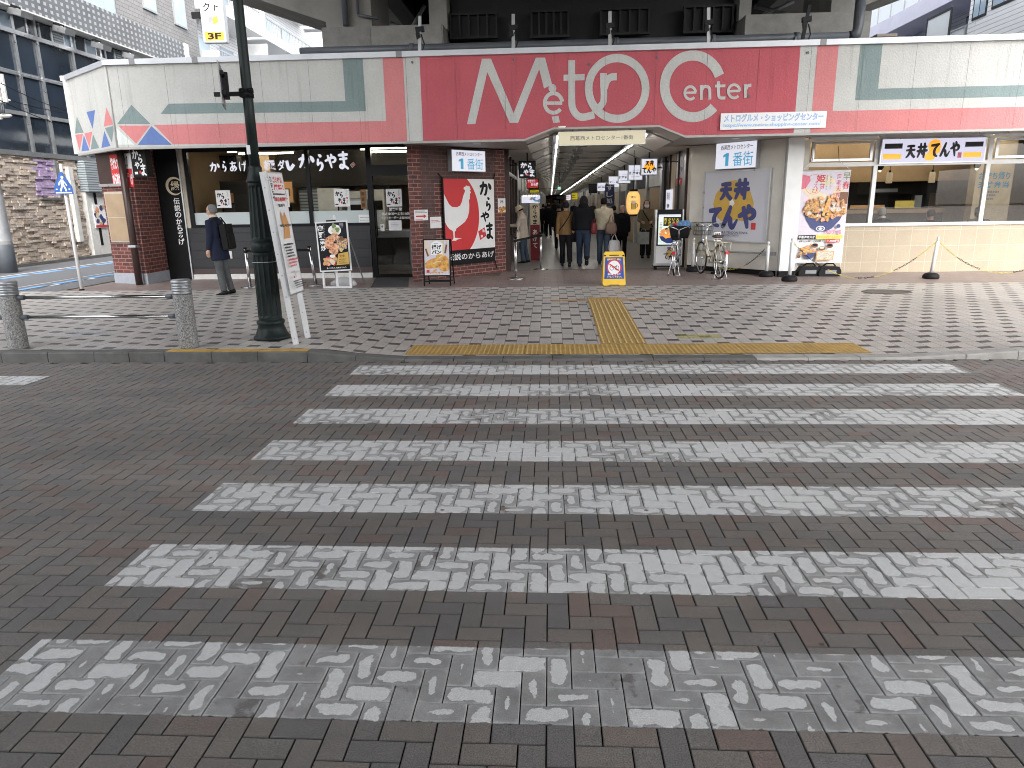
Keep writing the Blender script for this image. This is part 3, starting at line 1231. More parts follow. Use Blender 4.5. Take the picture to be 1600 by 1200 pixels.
# tactile paving
def tactile():
    t = MB('tactile_yellow')

    def tile(x0, y0, s, kind):
        z = gz(x0 + s / 2, y0 + s / 2) + .001
        z01, z10 = gz(x0 + s / 2, y0) + .004, gz(x0 + s / 2, y0 + s) + .004
        g = .0025
        t.face([(x0 + g, y0 + g, z01), (x0 + s - g, y0 + g, z01), (x0 + s - g, y0 + s - g, z10), (x0 + g, y0 + s - g, z10)])
        if kind == 'dot':
            for a in range(5):
                for b in range(5):
                    cx, cy = x0 + s * (a + .5) / 5, y0 + s * (b + .5) / 5
                    cz = z01 + (z10 - z01) * (b + .5) / 5
                    r0 = [(cx + .017 * math.cos(k * PI / 4), cy + .017 * math.sin(k * PI / 4), cz - .001) for k in range(8)]
                    r1 = [(cx + .010 * math.cos(k * PI / 4), cy + .010 * math.sin(k * PI / 4), cz + .005) for k in range(8)]
                    t.m('tactile_yellow').rings([r0, r1], False, False)
                    t.m('tactile_top').face(r1)
                    t.m('tactile_yellow')
        else:
            for a in range(4):
                cx = x0 + s * (a + .5) / 4
                i = len(t.v)
                ya, yb = y0 + .012, y0 + s - .012
                for (dx, dz) in ((-.017, -.001), (-.010, .005), (.010, .005), (.017, -.001)):
                    t.v.append(V((cx + dx, ya, z01 + dz)))
                    t.v.append(V((cx + dx, yb, z10 + dz)))
                for q in range(3):
                    t.m('tactile_top' if q == 1 else 'tactile_yellow')
                    t.addf([i + 2 * q, i + 2 * q + 2, i + 2 * q + 3, i + 2 * q + 1])
                t.m('tactile_yellow')
    for i in range(19):
        for j in range(2):
            tile(-1.83 + .3 * i, 8.50 + .3 * j, .3, 'dot')
    for i in range(2):
        for j in range(12):
            tile(.655 + .3 * i, 9.11 + .3 * j, .3, 'bar')
        tile(.655 + .3 * i, 9.11 + 3.6, .3, 'dot')
    struct(t, 'tactile_paving')
    o = MB('line_orange')
    for k in range(3):
        for xa in (-.02, 1.27):
            o.face([(xa + .212 * k, 12.62, .1235), (xa + .212 * k + .206, 12.62, .1235), (xa + .212 * k + .206, 12.74, .1245), (xa + .212 * k, 12.74, .1245)])
    struct(o, 'pavement_line')
    y = MB('worn_yellow_green')
    a, b = atz(1060, 527, .06), atz(1121, 520, .06)
    z = gz(a.x, a.y) + .006
    y.face([(a.x, a.y, z), (b.x, a.y, z), (b.x + .03, b.y, z), (a.x + .03, b.y, z)])
    struct(y, 'pavement_paint_mark')
    y = MB('worn_pale_blue')
    a = atz(100, 522, .12)
    z = gz(a.x, a.y) + .005
    y.face([(a.x, a.y, z), (a.x + .55, a.y, z), (a.x + .6, a.y + .12, z), (a.x + .05, a.y + .12, z)])
    struct(y, 'pavement_paint_trace')
    m = MB('manhole_iron')
    c = atz(1385, 456, .12)
    z = .1225
    m.face([(c.x + .42 * math.cos(2 * PI * k / 28), c.y + .30 * math.sin(2 * PI * k / 28), z) for k in range(28)])
    m.rings([[(c.x + r * math.cos(2 * PI * k / 28), c.y + r * .72 * math.sin(2 * PI * k / 28), zz) for k in range(28)] for r, zz in ((.44, z - .003), (.44, z + .004), (.40, z + .004), (.40, z))], False, False)
    struct(m, 'manhole_cover')


tactile()
# corridor floor
cf = MB('corridor_tile')
cf.face([(-1.6, 18.6, .122), (3.9, 18.6, .122), (3.9, 172, .122), (-1.6, 172, .122)])
cf.m('border_tile').face([(-2.4, 17.4, .117), (4.6, 17.4, .117), (4.6, 18.6, .117), (-2.4, 18.6, .117)])
struct(cf, 'passage_floor')


# ------------------------------------------------------------------ shopping centre
def onplane(px, py, p0, n):
    d = ray(px, py)
    o = V((0, 0, HC))
    return o + d * ((V(p0) - o).dot(n) / d.dot(n))


def uvof(p, p0, U):
    q = V(p) - V(p0)
    return q.dot(U), q.z


FY, FB, FT = 15.2, 3.10, 4.70
ZC = 3.25
WY = 17.1
LW0, LW1 = V((-3.06, 16.05, 0)), V((-1.15, 18.27, 0))
RW0, RW1 = V((3.45, 18.27, 0)), V((5.12, 16.42, 0))
LU, RU = (LW1 - LW0).normalized(), (RW1 - RW0).normalized()
ZV = V((0, 0, 1))
LN, RN = LU.cross(ZV), RU.cross(ZV)
B = thing('shopping_centre', 'low shopping centre with red, salmon and white stucco fascia over its passage entrance', 'shopping centre', (1.15, 16, .12))

# --- fascia: separate stucco panels, painted bands and big lettering
fx = MB('fascia_back')
X0, X1 = -9.15, 17.0
CX = at(337, 160, FY).x
joints = [X0] + [CX + k for k in range(-20, 40) if X0 + .2 < CX + k < X1 - .2] + [X1]
iv = [(a + .0028 if a > X0 else a - .014, b - .0028) for a, b in zip(joints, joints[1:])]
NX0, NX1, NX2, NX3, NZ = -.53, .06, 2.19, 2.71, 3.31
ZB = FB
fx.prism([(X0, FY + .03, ZB), (NX0, FY + .03, ZB), (NX1, FY + .03, NZ), (NX2, FY + .03, NZ), (NX3, FY + .03, ZB), (X1, FY + .03, ZB), (X1, FY + .03, FT), (X0, FY + .03, FT)], (0, .22, 0))
sh = Sheet(fx, (0, FY + .012, 0), (1, 0, 0), ZV, 0)
sh.clip = iv


def fpx(x, y):
    p = at(x, y, FY)
    return p.x, p.z


red0, red1 = at(658, 150, FY).x, at(1245, 150, FY).x
# base coat: everything white except the red field and its cut-out
sh.rect(X0 - .02, ZB, red0, FT, 'stucco_white')
sh.rect(red1, ZB, X1, FT, 'stucco_white')
sh.d -= sh.STEP
sh.rect(red0, ZB, NX0, FT, 'stucco_red')
sh.d -= sh.STEP
sh.poly([(NX0, ZB), (NX1, NZ), (NX1, FT), (NX0, FT)], 'stucco_red')
sh.d -= sh.STEP
sh.rect(NX1, NZ, NX2, FT, 'stucco_red')
sh.d -= sh.STEP
sh.poly([(NX2, NZ), (NX3, ZB), (NX3, FT), (NX2, FT)], 'stucco_red')
sh.d -= sh.STEP
sh.rect(NX3, ZB, red1, FT, 'stucco_red')
sh.d += .002
zs = fpx(450, 192.5)[1]
zg0, zg1 = fpx(450, 176.5)[1], fpx(450, 160)[1]
xo0, xo1 = at(601, 150, FY).x, at(632.5, 150, FY).x
sh.poly([fpx(240, 195), (xo0, zs), (xo0, ZB), fpx(270, 225.5)], 'stucco_salmon')
sh.d -= sh.STEP
sh.rect(xo0, ZB, xo1, FT, 'stucco_salmon')
xg0, xg1 = at(539, 150, FY).x, at(571, 165, FY).x
sh.poly([fpx(250.5, 178), (xg0, zg0), (xg0, zg1), fpx(263, 162)], 'stucco_grey')
sh.d -= sh.STEP
sh.rect(xg0, zg0, xg1, FT, 'stucco_grey')
qo0, qo1 = at(1271, 150, FY).x, at(1303.5, 150, FY).x
sh.rect(qo0, ZB, qo1, FT, 'stucco_salmon')
sh.d -= sh.STEP
zq = fpx(1450, 170)[1]
sh.rect(qo1, ZB, X1, zq, 'stucco_salmon')
qg0, qg1 = at(1339, 130, FY).x, at(1373, 130, FY).x
zh0, zh1 = fpx(1450, 154)[1], fpx(1450, 136.5)[1]
sh.rect(qg0, zh0, qg1, FT, 'stucco_grey')
sh.d -= sh.STEP
sh.rect(qg1, zh0, X1, zh1, 'stucco_grey')


def tri(pts, m, s4=True):
    sh.poly([fpx(a / 4, b / 4) for a, b in pts], m)


tri([(730, 775), (940, 775), (820, 655)], 'stucco_grey')
tri([(738, 785), (935, 785), (850, 898)], 'stucco_salmon')
tri([(728, 800), (728, 904), (838, 904)], 'stucco_pale')
tri([(860, 905), (945, 788), (1073, 905)], 'stucco_blue')


# big lettering (picked from the photo, 2.424 px per px crop)
def L(pts, wd, closed=False, sm=False):
    q = []
    for a, b in pts:
        u, v = fpx(640 + a / 2.424, b / 2.424)
        q.append((u, v, wd / 2.424 * FY / FPX))
    if sm:
        q = smooth_path(q, 6)
    sh.ribbon(q, 'stucco_white', closed)


def Lp(pts):
    sh.poly([fpx(640 + a / 2.424, b / 2.424) for a, b in pts], 'stucco_white')


def arc(cx, cy, rx, ry, a0, a1, n=36):
    return [(cx + rx * math.cos(R(a0 + (a1 - a0) * k / n)), cy - ry * math.sin(R(a0 + (a1 - a0) * k / n))) for k in range(n + 1)]


Lp([(217, 470), (249, 470), (306, 222), (274, 222)])
Lp([(272, 222), (308, 222), (409, 465), (379, 465)])
Lp([(379, 465), (411, 465), (508, 218), (478, 218)])
Lp([(480, 218), (513, 218), (540, 320), (509, 335)])
Lp([(538, 442), (564, 438), (569, 463), (545, 466)])
L(arc(545, 390, 33, 37, 8, 322), 13)
Lp([(512, 384), (578, 384), (578, 397), (512, 397)])
Lp(arc(541, 334, 15, 16, 0, 350, 20))
Lp([(601, 228), (627, 228), (627, 380), (601, 380)])
L([(614, 375), (616, 405), (630, 432), (655, 444), (700, 434)], 25, sm=True)
Lp([(583, 283), (663, 280), (663, 304), (583, 306)])
L(arc(786, 335, 108, 115, 0, 354, 48), 27, True)
Lp([(722, 277), (747, 277), (747, 330), (722, 330)])
L([(735, 325), (736, 365), (732, 390), (718, 406)], 23, sm=True)
L([(738, 335), (746, 308), (762, 293), (785, 290)], 24, sm=True)
C_ = arc(1073, 327, 107, 117, 20, 318, 44)
L(C_, 33)
for q in ([(1042, 352), (1086, 350)],):
    L(q, 8)
L(arc(1063, 352, 21, 24, 5, 318, 24), 9)
L([(1105, 322), (1105, 378)], 10)
L([(1105, 345), (1113, 330), (1126, 328), (1136, 338), (1137, 377)], 10, sm=True)
L([(1170, 308), (1170, 355), (1176, 370), (1196, 371)], 10, sm=True)
L([(1157, 326), (1196, 325)], 9)
L([(1206, 346), (1252, 344)], 8)
L(arc(1229, 346, 22, 25, 5, 318, 24), 9)
L([(1271, 318), (1272, 370)], 10)
L([(1272, 342), (1280, 326), (1294, 323)], 10, sm=True)

# return face on the side street
rp0, rp1 = V((X0, FY, 0)), V((-11.05, 16.75, 0))
RFU = (rp0 - rp1).normalized()
RFN = RFU.cross(ZV)
fx.m('fascia_back').prism([rp0 + ZV * ZB, rp1 + ZV * ZB, rp1 + ZV * FT, rp0 + ZV * FT], (.15, .15, 0))
s2 = Sheet(fx, rp1 + RFN * .008, RFU, ZV, .001)
LNR = (rp0 - rp1).length
s2.rect(0.003, ZB, LNR + .012, FT, 'stucco_white')


def tri2(pts, m):
    q = []
    for a, b in pts:
        u, v = uvof(onplane(a / 4, b / 4, s2.p0, RFN), s2.p0, RFU)
        q.append((u, max(v, ZB + .004)))
    s2.poly(q, m)


tri2([(480, 725), (469, 835), (524, 829)], 'stucco_grey')
tri2([(470, 843), (520, 836), (498, 942)], 'stucco_salmon')
tri2([(524, 842), (510, 946), (560, 940)], 'stucco_blue')
tri2([(528, 834), (577, 823), (560, 925)], 'stucco_salmon')
tri2([(541, 700), (595, 688), (580, 806)], 'stucco_blue')
tri2([(582, 838), (568, 935), (622, 926)], 'stucco_grey')
tri2([(665, 670), (650, 792), (712, 776)], 'stucco_salmon')
tri2([(657, 800), (714, 786), (701, 892)], 'stucco_grey')
tri2([(653, 818), (635, 925), (692, 912)], 'stucco_blue')
fx.m('stucco_white').tube([(X0 - .006, FY + .004, ZB + .001), (X0 - .006, FY + .004, FT)], .022, 8)
fx.m('stucco_white').box((-11.15, 16.75, ZB), (-11.0, 60, FT))
fx.build('fascia', B)

for (px, py) in ((644, 97), (802, 93), (1026, 89), (1262, 82), (1170, 150), (920, 100)):
    p = at(px, py, FY - .004)
    bo = MB('pipe_grey')
    bo.obox(p, (.018, 0, .006), (0, .016, 0), (-.006, 0, .018))
    bo.tube([p + V((.0, .01, .0)), p + V((.012, -.03, -.03))], .008, 5)
    bo.build('fixing', B)

# lower edge trim, soffit, coping
tr = MB('soffit_trim')
tr.box((X0 - .02, FY - .012, ZB - .045), (NX0, FY + .1, ZB - .003))
tr.box((NX3, FY - .012, ZB - .045), (X1, FY + .1, ZB - .003))
for a, b in (((NX0, ZB), (NX1, NZ)), ((NX1, NZ), (NX2, NZ)), ((NX2, NZ), (NX3, ZB))):
    tr.prism([(a[0], FY - .010, a[1] - .003), (b[0], FY - .010, b[1] - .003), (b[0], FY - .010, b[1] - .04), (a[0], FY - .010, a[1] - .04)], (0, .1, 0))
tr.prism([rp0 + RFN * .015 + ZV * (ZB - .003), rp1 + RFN * .015 + ZV * (ZB - .003), rp1 + RFN * .015 + ZV * (ZB - .045), rp0 + RFN * .015 + ZV * (ZB - .045)], -RFN * .1)
tr.build('fascia_trim', B)
sf = MB('spandrel')
zsf = ZB + .004
zcf = ZC + .004
YS = FY + .26
sf.face([(X0, YS, zcf), (-3.2, YS, zcf), (-3.2, 17.2, zcf), (X0, 17.2, zcf)])
sf.face([(-3.2, YS, zsf), (NX0, YS, zsf), (NX0, 18.4, zsf), (-2.2, 17.2, zsf), (-3.2, 17.2, zsf)])
sf.face([(-3.2, YS, zsf), (-3.2, 17.2, zsf), (-3.2, 17.2, zcf), (-3.2, YS, zcf)])
sf.face([(5.5, YS, zsf), (5.5, 17.2, zsf), (5.5, 17.2, zcf), (5.5, YS, zcf)])
sf.face([(5.5, YS, zcf), (X1, YS, zcf), (X1, 17.2, zcf), (5.5, 17.2, zcf)])
sf.face([(NX3, YS, zsf), (5.5, YS, zsf), (5.5, 17.2, zsf), (4.6, 17.2, zsf), (NX3, 18.4, zsf)])
sf.m('soffit').face([(X0, FY + .1, zcf), (X0, 17.2, zcf), (-10.4, 17.2, zcf), (-11.0, 16.8, zcf)])
sf.face([(-10.3, 17.2, zcf), (-10.3, 60, zcf), (-11.05, 60, zcf), (-11.05, 16.7, zcf)])
sf.face([(-3.2, 17.2, zsf + .002), (-2.2, 17.2, zsf + .002), (-1.2, 18.4, zsf + .002), (-3.2, 18.4, zsf + .002)])
sf.build('soffit', B)
for (px, py) in ((745, 224), (878, 199), (1009, 197.5), (1149, 216)):
    dl = MB('downlight_lens')
    p = atz(px, py, zsf if not 850 < px < 1030 else NZ)
    p.z = (zsf if not 850 < px < 1030 else NZ) - .012
    dl.rings([[p + V((.09 * math.cos(k * PI / 8), .09 * math.sin(k * PI / 8), dz)) for k in range(16)] for dz in (0, .03)], True, False)
    dl.build('downlight', B)
cp = MB('coping_metal')
cp.box((X0 - .03, FY - .06, FT + .002), (X1, FY + .35, FT + .105))
cp.prism([rp0 + RFN * .05 + ZV * (FT + .002), rp1 + RFN * .05 + ZV * (FT + .002), rp1 + RFN * .05 + ZV * (FT + .105), rp0 + RFN * .05 + ZV * (FT + .105)], -RFN * .35)
cp.box((-11.2, 16.75, FT + .002), (-10.9, 60, FT + .105))
cp.m('coping_joint')
for px in (204, 303, 623, 1285):
    p = at(px, 85, FY - .06)
    cp.box((p.x - .06, FY - .064, FT - .004), (p.x + .06, FY + .2, FT + .109))
cp.build('coping', B)
rf = MB('dark_concrete')
rf.prism([(-9.0, 15.45, 4.48), (17, 15.45, 4.48), (17, 60, 4.48), (-10.95, 60, 4.48), (-10.95, 16.95, 4.48)], (0, 0, .14))
rf.box((-1.6, 18.3, 3.62), (3.9, 170, 3.72))
rf.build('roof', B)

# --- entrance ceiling and passage
pc = MB('soffit')
YE = 170
for (a, b) in (((NX0, ZB), (NX1, NZ)), ((NX1, NZ), (NX2, NZ)), ((NX2, NZ), (NX3, ZB))):
    pc.face([(a[0], FY + .09, a[1] + .002), (b[0], FY + .09, b[1] + .002), (b[0], YE, b[1] + .002), (a[0], YE, a[1] + .002)])
pc.face([(-1.3, 18.3, zsf), (NX0, 18.3, zsf), (NX0, YE, zsf), (-1.3, YE, zsf)])
pc.face([(NX3, 18.3, zsf), (3.6, 18.3, zsf), (3.6, YE, zsf), (NX3, YE, zsf)])
pc.m('concrete')
y = 16.6
while y < YE:
    pc.box((NX1 + .1, y, NZ - .035), (NX2 - .1, y + .10, NZ - .002))
    for (a, b) in (((NX0, ZB), (NX1, NZ)), ((NX3, ZB), (NX2, NZ))):
        pc.prism([(a[0], y, a[1] - .003), (b[0], y, b[1] - .003), (b[0], y, b[1] - .03), (a[0], y, a[1] - .03)], (0, .06, 0))
    y += 3.1
pc.build('passage_ceiling', B)
pl = MB('dull_steel')
for x in (NX1 + .09, NX2 - .09):
    pl.m('dull_steel').box((x - .10, 16.2, NZ - .06), (x + .10, YE, NZ - .036))
pl.build('lamp_channel', B)
for si, x in enumerate((NX1 + .09, NX2 - .09)):
    y = 16.5
    while y < 160:
        m = MB('tube_light')
        m.box((x - .013, y, NZ - .09), (x + .013, y + 1.7, NZ - .068))
        m.m('dull_steel').box((x - .03, y + .02, NZ - .067), (x + .03, y + 1.83, NZ - .0605))
        tag(m.build('tube_lamp', origin=(x, y + .9, NZ - .06)), ('slim lit tube lamp in the left row under the passage ceiling', 'slim lit tube lamp in the right row under the passage ceiling')[si], 'ceiling lamp', ('left row of passage tube lamps', 'right row of passage tube lamps')[si])
        y += 2.25
cr = MB('dull_steel')
cr.box((.72, 16.5, NZ - .10), (.80, 150, NZ - .05))
for k in range(14):
    y = 18.2 + k * 2.7
    cr.m('dark_concrete').box((.62, y, NZ - .17), (.90, y + .28, NZ - .06))
cr.build('ceiling_cable_tray', B)
# walls of the passage: panels, pilasters, shop openings
for side, X in ((-1, -1.2), (1, 3.52)):
    wl = MB('grey_wall')
    y = 24.5 if side < 0 else 22.8
    wl.box((X, y, .12), (X + side * .3, YE, ZB + .002))
    k = 0
    rg = random.Random(5 + side)
    while y < YE - 4:
        wl.m('alu').box((X - side * .10, y, .12), (X - side * .002, y + .35, ZB - .003))
        mm = rg.choice(('warm_wall', 'dark_wall', 'cream_wall', 'dark_wood'))
        wl.m(mm).box((X - side * .03, y + .5, .14), (X - side * .002, y + 3.1, 2.25))
        wl.m(rg.choice(('dark_wall', 'off_white_paint', 'greige_wall'))).box((X - side * .07, y + .45, 2.28), (X - side * .002, y + 3.15, 2.75))
        y += 3.5
    wl.build('passage_wall', B)

pe = MB('dark_wall')
pe.box((-1.3, 168, .12), (3.6, 168.3, 3.6))
for (a, b, z0, z1, mm) in ((-1.0, .4, .3, 2.4, 'warm_wall'), (.6, 1.9, .3, 2.1, 'off_white_paint'), (2.1, 3.4, .3, 2.4, 'cream_wall'), (-.9, 1.0, 2.45, 2.9, 'red_print'), (1.3, 3.3, 2.3, 2.9, 'white_print')):
    pe.m(mm).box((a, 167.9, z0), (b, 167.999, z1))
pe.build('passage_end_wall', B)

# --- left end: brick pier
bp = MB('red_brick')
PL = [(-9.43, 16.09), (-10.42, 16.44), (-10.42, 17.3), (-9.43, 17.3)]
bp.prism([(a, b, .122) for a, b in PL], (0, 0, ZC - .124))
bp.box((-10.42, 17.31, .122), (-10.2, 60, ZC - .002))
bp.build('brick_pier', B)
bq = MB('plinth_paint')
bq.prism([(-9.405, 16.06, .119), (-10.44, 16.42, .119), (-10.44, 17.29, .119), (-9.405, 17.29, .119)], (0, 0, .245))
bq.build('plinth', B)
PU = V((-9.43 + 10.42, 16.09 - 16.44, 0)).normalized()
PN = PU.cross(ZV)
P0 = V((-10.42, 16.44, 0))


def onpier(px, py):
    return uvof(onplane(px, py, P0, PN), P0, PU)


def slab(mb, m, p0, U, n, u0, v0, u1, v1, t, off=0.0):
    """thin plate lying on a wall"""
    mb.m(m)
    a = V(p0) + U * u0 + n * off
    b = V(p0) + U * u1 + n * off
    q = [a + ZV * v0, b + ZV * v0, b + ZV * v1, a + ZV * v1]
    mb.prism([p + n * t for p in q], -n * t)


uA, vA = onpier(170, 292)
uB, vB = onpier(209, 240)
vT = 3.0
wn = MB('brown_metal')
slab(wn, 'brown_metal', P0, PU, PN, .02, 2.40, .93, 3.20, .05)
slab(wn, 'alu', P0, PU, PN, .02, 2.34, .93, 2.40, .08)
wn.build('side_window', B)
wp = MB('plywood')
u0, v1 = onpier(178, 303)
u1, v0 = onpier(211, 376)
v0, v1 = max(v0, .9), min(v1, 2.3)
slab(wp, 'beige_frame', P0, PU, PN, .08, v0 - .04, .78, v1 + .05, .03)
slab(wp, 'plywood', P0, PU, PN, .12, v0, .74, v1, .045)
slab(wp, 'beige_frame', P0, PU, PN, .12, (v0 + v1) / 2 - .008, .74, (v0 + v1) / 2 + .008, .05)
wp.build('boarded_window', B)
dp = MB('brown_metal')
a = onplane(205, 240, (-9.75, 16.0, 0), V((0, -1, 0)))
dp.tube([(-9.58, 15.98, .1), (-9.58, 15.98, 3.24)], .075, 12)
dp.m('dull_steel').tube([(-9.68, 15.98, 1.0), (-9.48, 15.98, 1.0)], .03, 6)
dp.box((-9.67, 15.89, .98), (-9.49, 16.06, 1.03))
dp.build('downpipe', B)

# --- left shop front
XL = [at(px, 300, WY).x for px in (297, 393, 484, 578)]
XD0, XD1 = at(580, 350, WY).x, at(646, 350, WY).x
ZS, ZFR = 1.38, 1.715
ZTOP = 3.18
XP0, XP1 = at(263, 330, WY).x - .15, at(289, 330, WY).x
bpn = MB('black_panel')
bpn.box((XP0, WY - .06, .122), (XP1, WY + .04, ZTOP + .03))
bpn.m('alu').box((XP1, WY - .07, .122), (XP1 + .03, WY + .04, ZTOP + .03))
shk = Sheet(bpn, (0, WY - .062, 0), (1, 0, 0), ZV)


def k_(px, py):
    p = at(px, py, WY - .062)
    return p.x, p.z


cu_, cv_ = k_(273, 291)
shk.ribbon([(cu_ + .19 * math.cos(R(t)), cv_ + .19 * math.sin(R(t)), .012 + .055 * max(0, math.sin(R((t - 20) * .62)))) for t in range(20, 330, 10)], 'cream_print')
shk.text('縁', cu_ - .10, cv_ - .11, cu_ + .12, cv_ + .13, 'cream_print', .02, True)
shk.rect(cu_ + .15, cv_ - .10, cu_ + .18, cv_ - .05, 'red_print')
uT, vT_ = k_(277, 309)
shk.vtext('伝説のからあげ', uT - .03, vT_, .152, 'white_print', .022, 1.05)
bpn.build('black_panel', B)
bf = MB('beige_frame')
bf.box((XP1 + .032, WY - .04, ZS - .02), (XL[0] - .06, WY + .04, ZTOP))
bf.build('window_jamb', B)
dd = MB('dark_plank')
dd.box((XP1 + .04, WY - .03, .37), (XD0 - .03, WY + .05, ZS - .02))
dd.m('maroon_band').box((XP1 + .04, WY - .025, .242), (XD0 - .03, WY + .05, .368))
dd.m('off_white_paint').box((XP1 + .04, WY - .045, .121), (XD0 - .03, WY + .05, .24))
p = at(343, 412, WY)
dd.m('off_white_paint').box((-7.88, WY - .055, .62), (-7.78, WY - .031, .80))
dd.build('plank_dado', B)
for a, b in zip(XL, XL[1:]):
    wf = MB('black_metal')
    e = .045
    wf.box((a - e, WY - .05, ZS - .018), (a + e, WY + .05, ZTOP))
    wf.box((a + e, WY - .05, ZS - .018), (b - e, WY + .05, ZS + .05))
    wf.box((a + e, WY - .05, ZTOP - .07), (b - e, WY + .05, ZTOP))
    if b == XL[-1]:
        wf.box((b - e, WY - .05, ZS - .018), (b + e, WY + .05, ZTOP))
    wfo = wf.build('shop_window', B)
    pn = MB('shop_glass')
    pn.face([(a + e, WY, ZS + .05), (b - e, WY, ZS + .05), (b - e, WY, ZTOP - .07), (a + e, WY, ZTOP - .07)])
    pn.build('pane', wfo)
    ff = MB('frost_film')
    ff.face([(a + e, WY - .004, ZS + .05), (b - e, WY - .004, ZS + .05), (b - e, WY - .004, ZFR), (a + e, WY - .004, ZFR)])
    ff.build('frosted_film', wfo)
hd = MB('matte_black')
hd.box((XP0, WY - .02, ZTOP + .002), (XD1, WY + .1, ZC + .002))
hd.build('window_header', B)
wl_ = MB('white_print')
sw = Sheet(wl_, (0, WY - .012, 0), (1, 0, 0), ZV)


def g_(px, py):
    p = at(px, py, WY - .012)
    return p.x, p.z


def brushrow(chs, boxes, m='lit_white', fat=1.35):
    for ch, (x0, y0, x1, y1) in zip(chs, boxes):
        u0, v1 = g_(x0, y0)
        u1, v0 = g_(x1, y1)
        sw.brush(ch, u0, v0, u1, v1, m, fat)


brushrow('からあげ', [(326, 253, 344, 269), (345, 251, 356, 269), (357, 252, 372, 268), (372, 252, 388, 268)])
for ch, (x0, y0, x1, y1) in zip('極ダ', [(411, 250, 431, 266), (433, 250, 446, 266)]):
    u0, v1 = g_(x0, y0)
    u1, v0 = g_(x1, y1)
    sw.text(ch, u0, v0, u1, v1, 'lit_white', .03)
u0, v1 = g_(448, 251)
u1, v0 = g_(460, 265)
sw.line([(u0, v1), (u0 + .03, v0 + .04), (u0 + .08, v0 + .02), (u1, v0 + .12)], .075, 'lit_white')
brushrow('からやま', [(464, 240, 492, 264), (491, 240, 509, 268), (506, 240, 528, 263), (526, 237, 547, 265)], fat=1.5)
u0, v1 = g_(547, 253)
u1, v0 = g_(556, 262)
sw.poly([(u0, (v0 + v1) / 2), ((u0 + u1) / 2 - .02, v0), (u1, (v0 + v1) / 2), ((u0 + u1) / 2 + .02, v1)], 'white_print')
sw.poly([(u0 + .012, (v0 + v1) / 2), ((u0 + u1) / 2 - .02, v0 + .012), (u1 - .012, (v0 + v1) / 2), ((u0 + u1) / 2 + .02, v1 - .012)], 'red_print')
sw.text('浅', (u0 + u1) / 2 - .03, (v0 + v1) / 2 - .03, (u0 + u1) / 2 + .03, (v0 + v1) / 2 + .03, 'white_print')
# red roundel half hidden by the lamp post
u0, v0 = g_(394, 254)
sw.ell(u0 + .02, v0, .16, .18, 'white_print')
sw.ell(u0 + .02, v0, .15, .17, 'red_print')
wl_.build('window_lettering', B)
# door with transom
dr = MB('black_metal')
ZD = 2.56
dr.box((XD0, WY - .06, .122), (XD0 + .10, WY + .06, ZTOP))
dr.box((XD1 - .05, WY - .06, .122), (XD1, WY + .06, ZTOP))
dr.box((XD0 + .10, WY - .06, 2.50), (XD1 - .05, WY + .06, 2.74))
dr.box((XD0 + .10, WY - .06, ZTOP - .05), (XD1 - .05, WY + .06, ZTOP))
dr.box((XD0 + .10, WY - .06, .122), (XD1 - .05, WY + .06, .20))
dro = dr.build('shop_door', B)
dg = MB('shop_glass')
dg.face([(XD0 + .1, WY, .2), (XD1 - .05, WY, .2), (XD1 - .05, WY, 2.5), (XD0 + .1, WY, 2.5)])
dg.face([(XD0 + .1, WY, 2.74), (XD1 - .05, WY, 2.74), (XD1 - .05, WY, ZTOP - .05), (XD0 + .1, WY, ZTOP - .05)])
dg.build('pane', dro)
dh = MB('black_metal')
dh.tube([(XD0 + .16, WY - .10, 1.1), (XD0 + .16, WY - .10, 1.9)], .018, 8)
for z in (1.15, 1.85):
    dh.tube([(XD0 + .16, WY - .10, z), (XD0 + .16, WY - .01, z)], .012, 6)
dh.build('door_handle', dro)
dt = MB('white_print')
sd_ = Sheet(dt, (0, WY - .006, 0), (1, 0, 0), ZV)
for body, y0, y1, x0, x1 in (('営業時間', 324, 329.5, 608, 628), ('あさ10:30～よる11:00', 331, 336.5, 597, 640), ('ラストオーダー よる10:30', 337.5, 343, 596, 640)):
    a, b = at(x0, y1, WY - .006), at(x1, y0, WY - .006)
    sd_.text(body, a.x, a.z, b.x, b.z, 'white_print', .03)
dt.build('door_lettering', dro)

# --- angled brick wall left of the passage
aw = MB('red_brick')
aw.prism([(XD1 + .004, 17.15, .121), (LW0.x - .1, 16.07, .121), (LW0.x, LW0.y, .121), (LW1.x, LW1.y, .121), (LW1.x - .15, LW1.y + .2, .121), (XD1 + .004, 17.4, .121)], (0, 0, ZB - .123))
slab(aw, 'dark_brick_band', LW0, LU, LN, .24, .125, .62, ZB - .004, .006)
slab(aw, 'dark_brick_band', LW0, LU, LN, .62, 2.30, 2.6, ZB - .004, .004)
slab(aw, 'dark_brick_band', LW0, LU, LN, 2.28, .9, 2.6, 2.299, .004)
aw.build('angled_brick_wall', B)
# --- passage side of the left shop (dark frames and glass)
ps = MB('brown_metal')
ps.box((-1.16, 18.28, .122), (-1.04, 18.42, ZB - .002))
for y in (19.6, 21.0, 22.6, 24.3):
    ps.box((-1.2, y, .122), (-1.12, y + .08, ZB - .002))
ps.box((-1.2, 18.42, 2.55), (-1.12, 24.5, 2.65))
ps.box((-1.2, 18.42, .122), (-1.12, 24.5, .9))
ps.build('side_shop_frame', B)
pg = MB('shop_glass')
pg.face([(-1.16, 18.42, .9), (-1.16, 24.4, .9), (-1.16, 24.4, 3.08), (-1.16, 18.42, 3.08)])
pg.build('side_shop_glass', B)

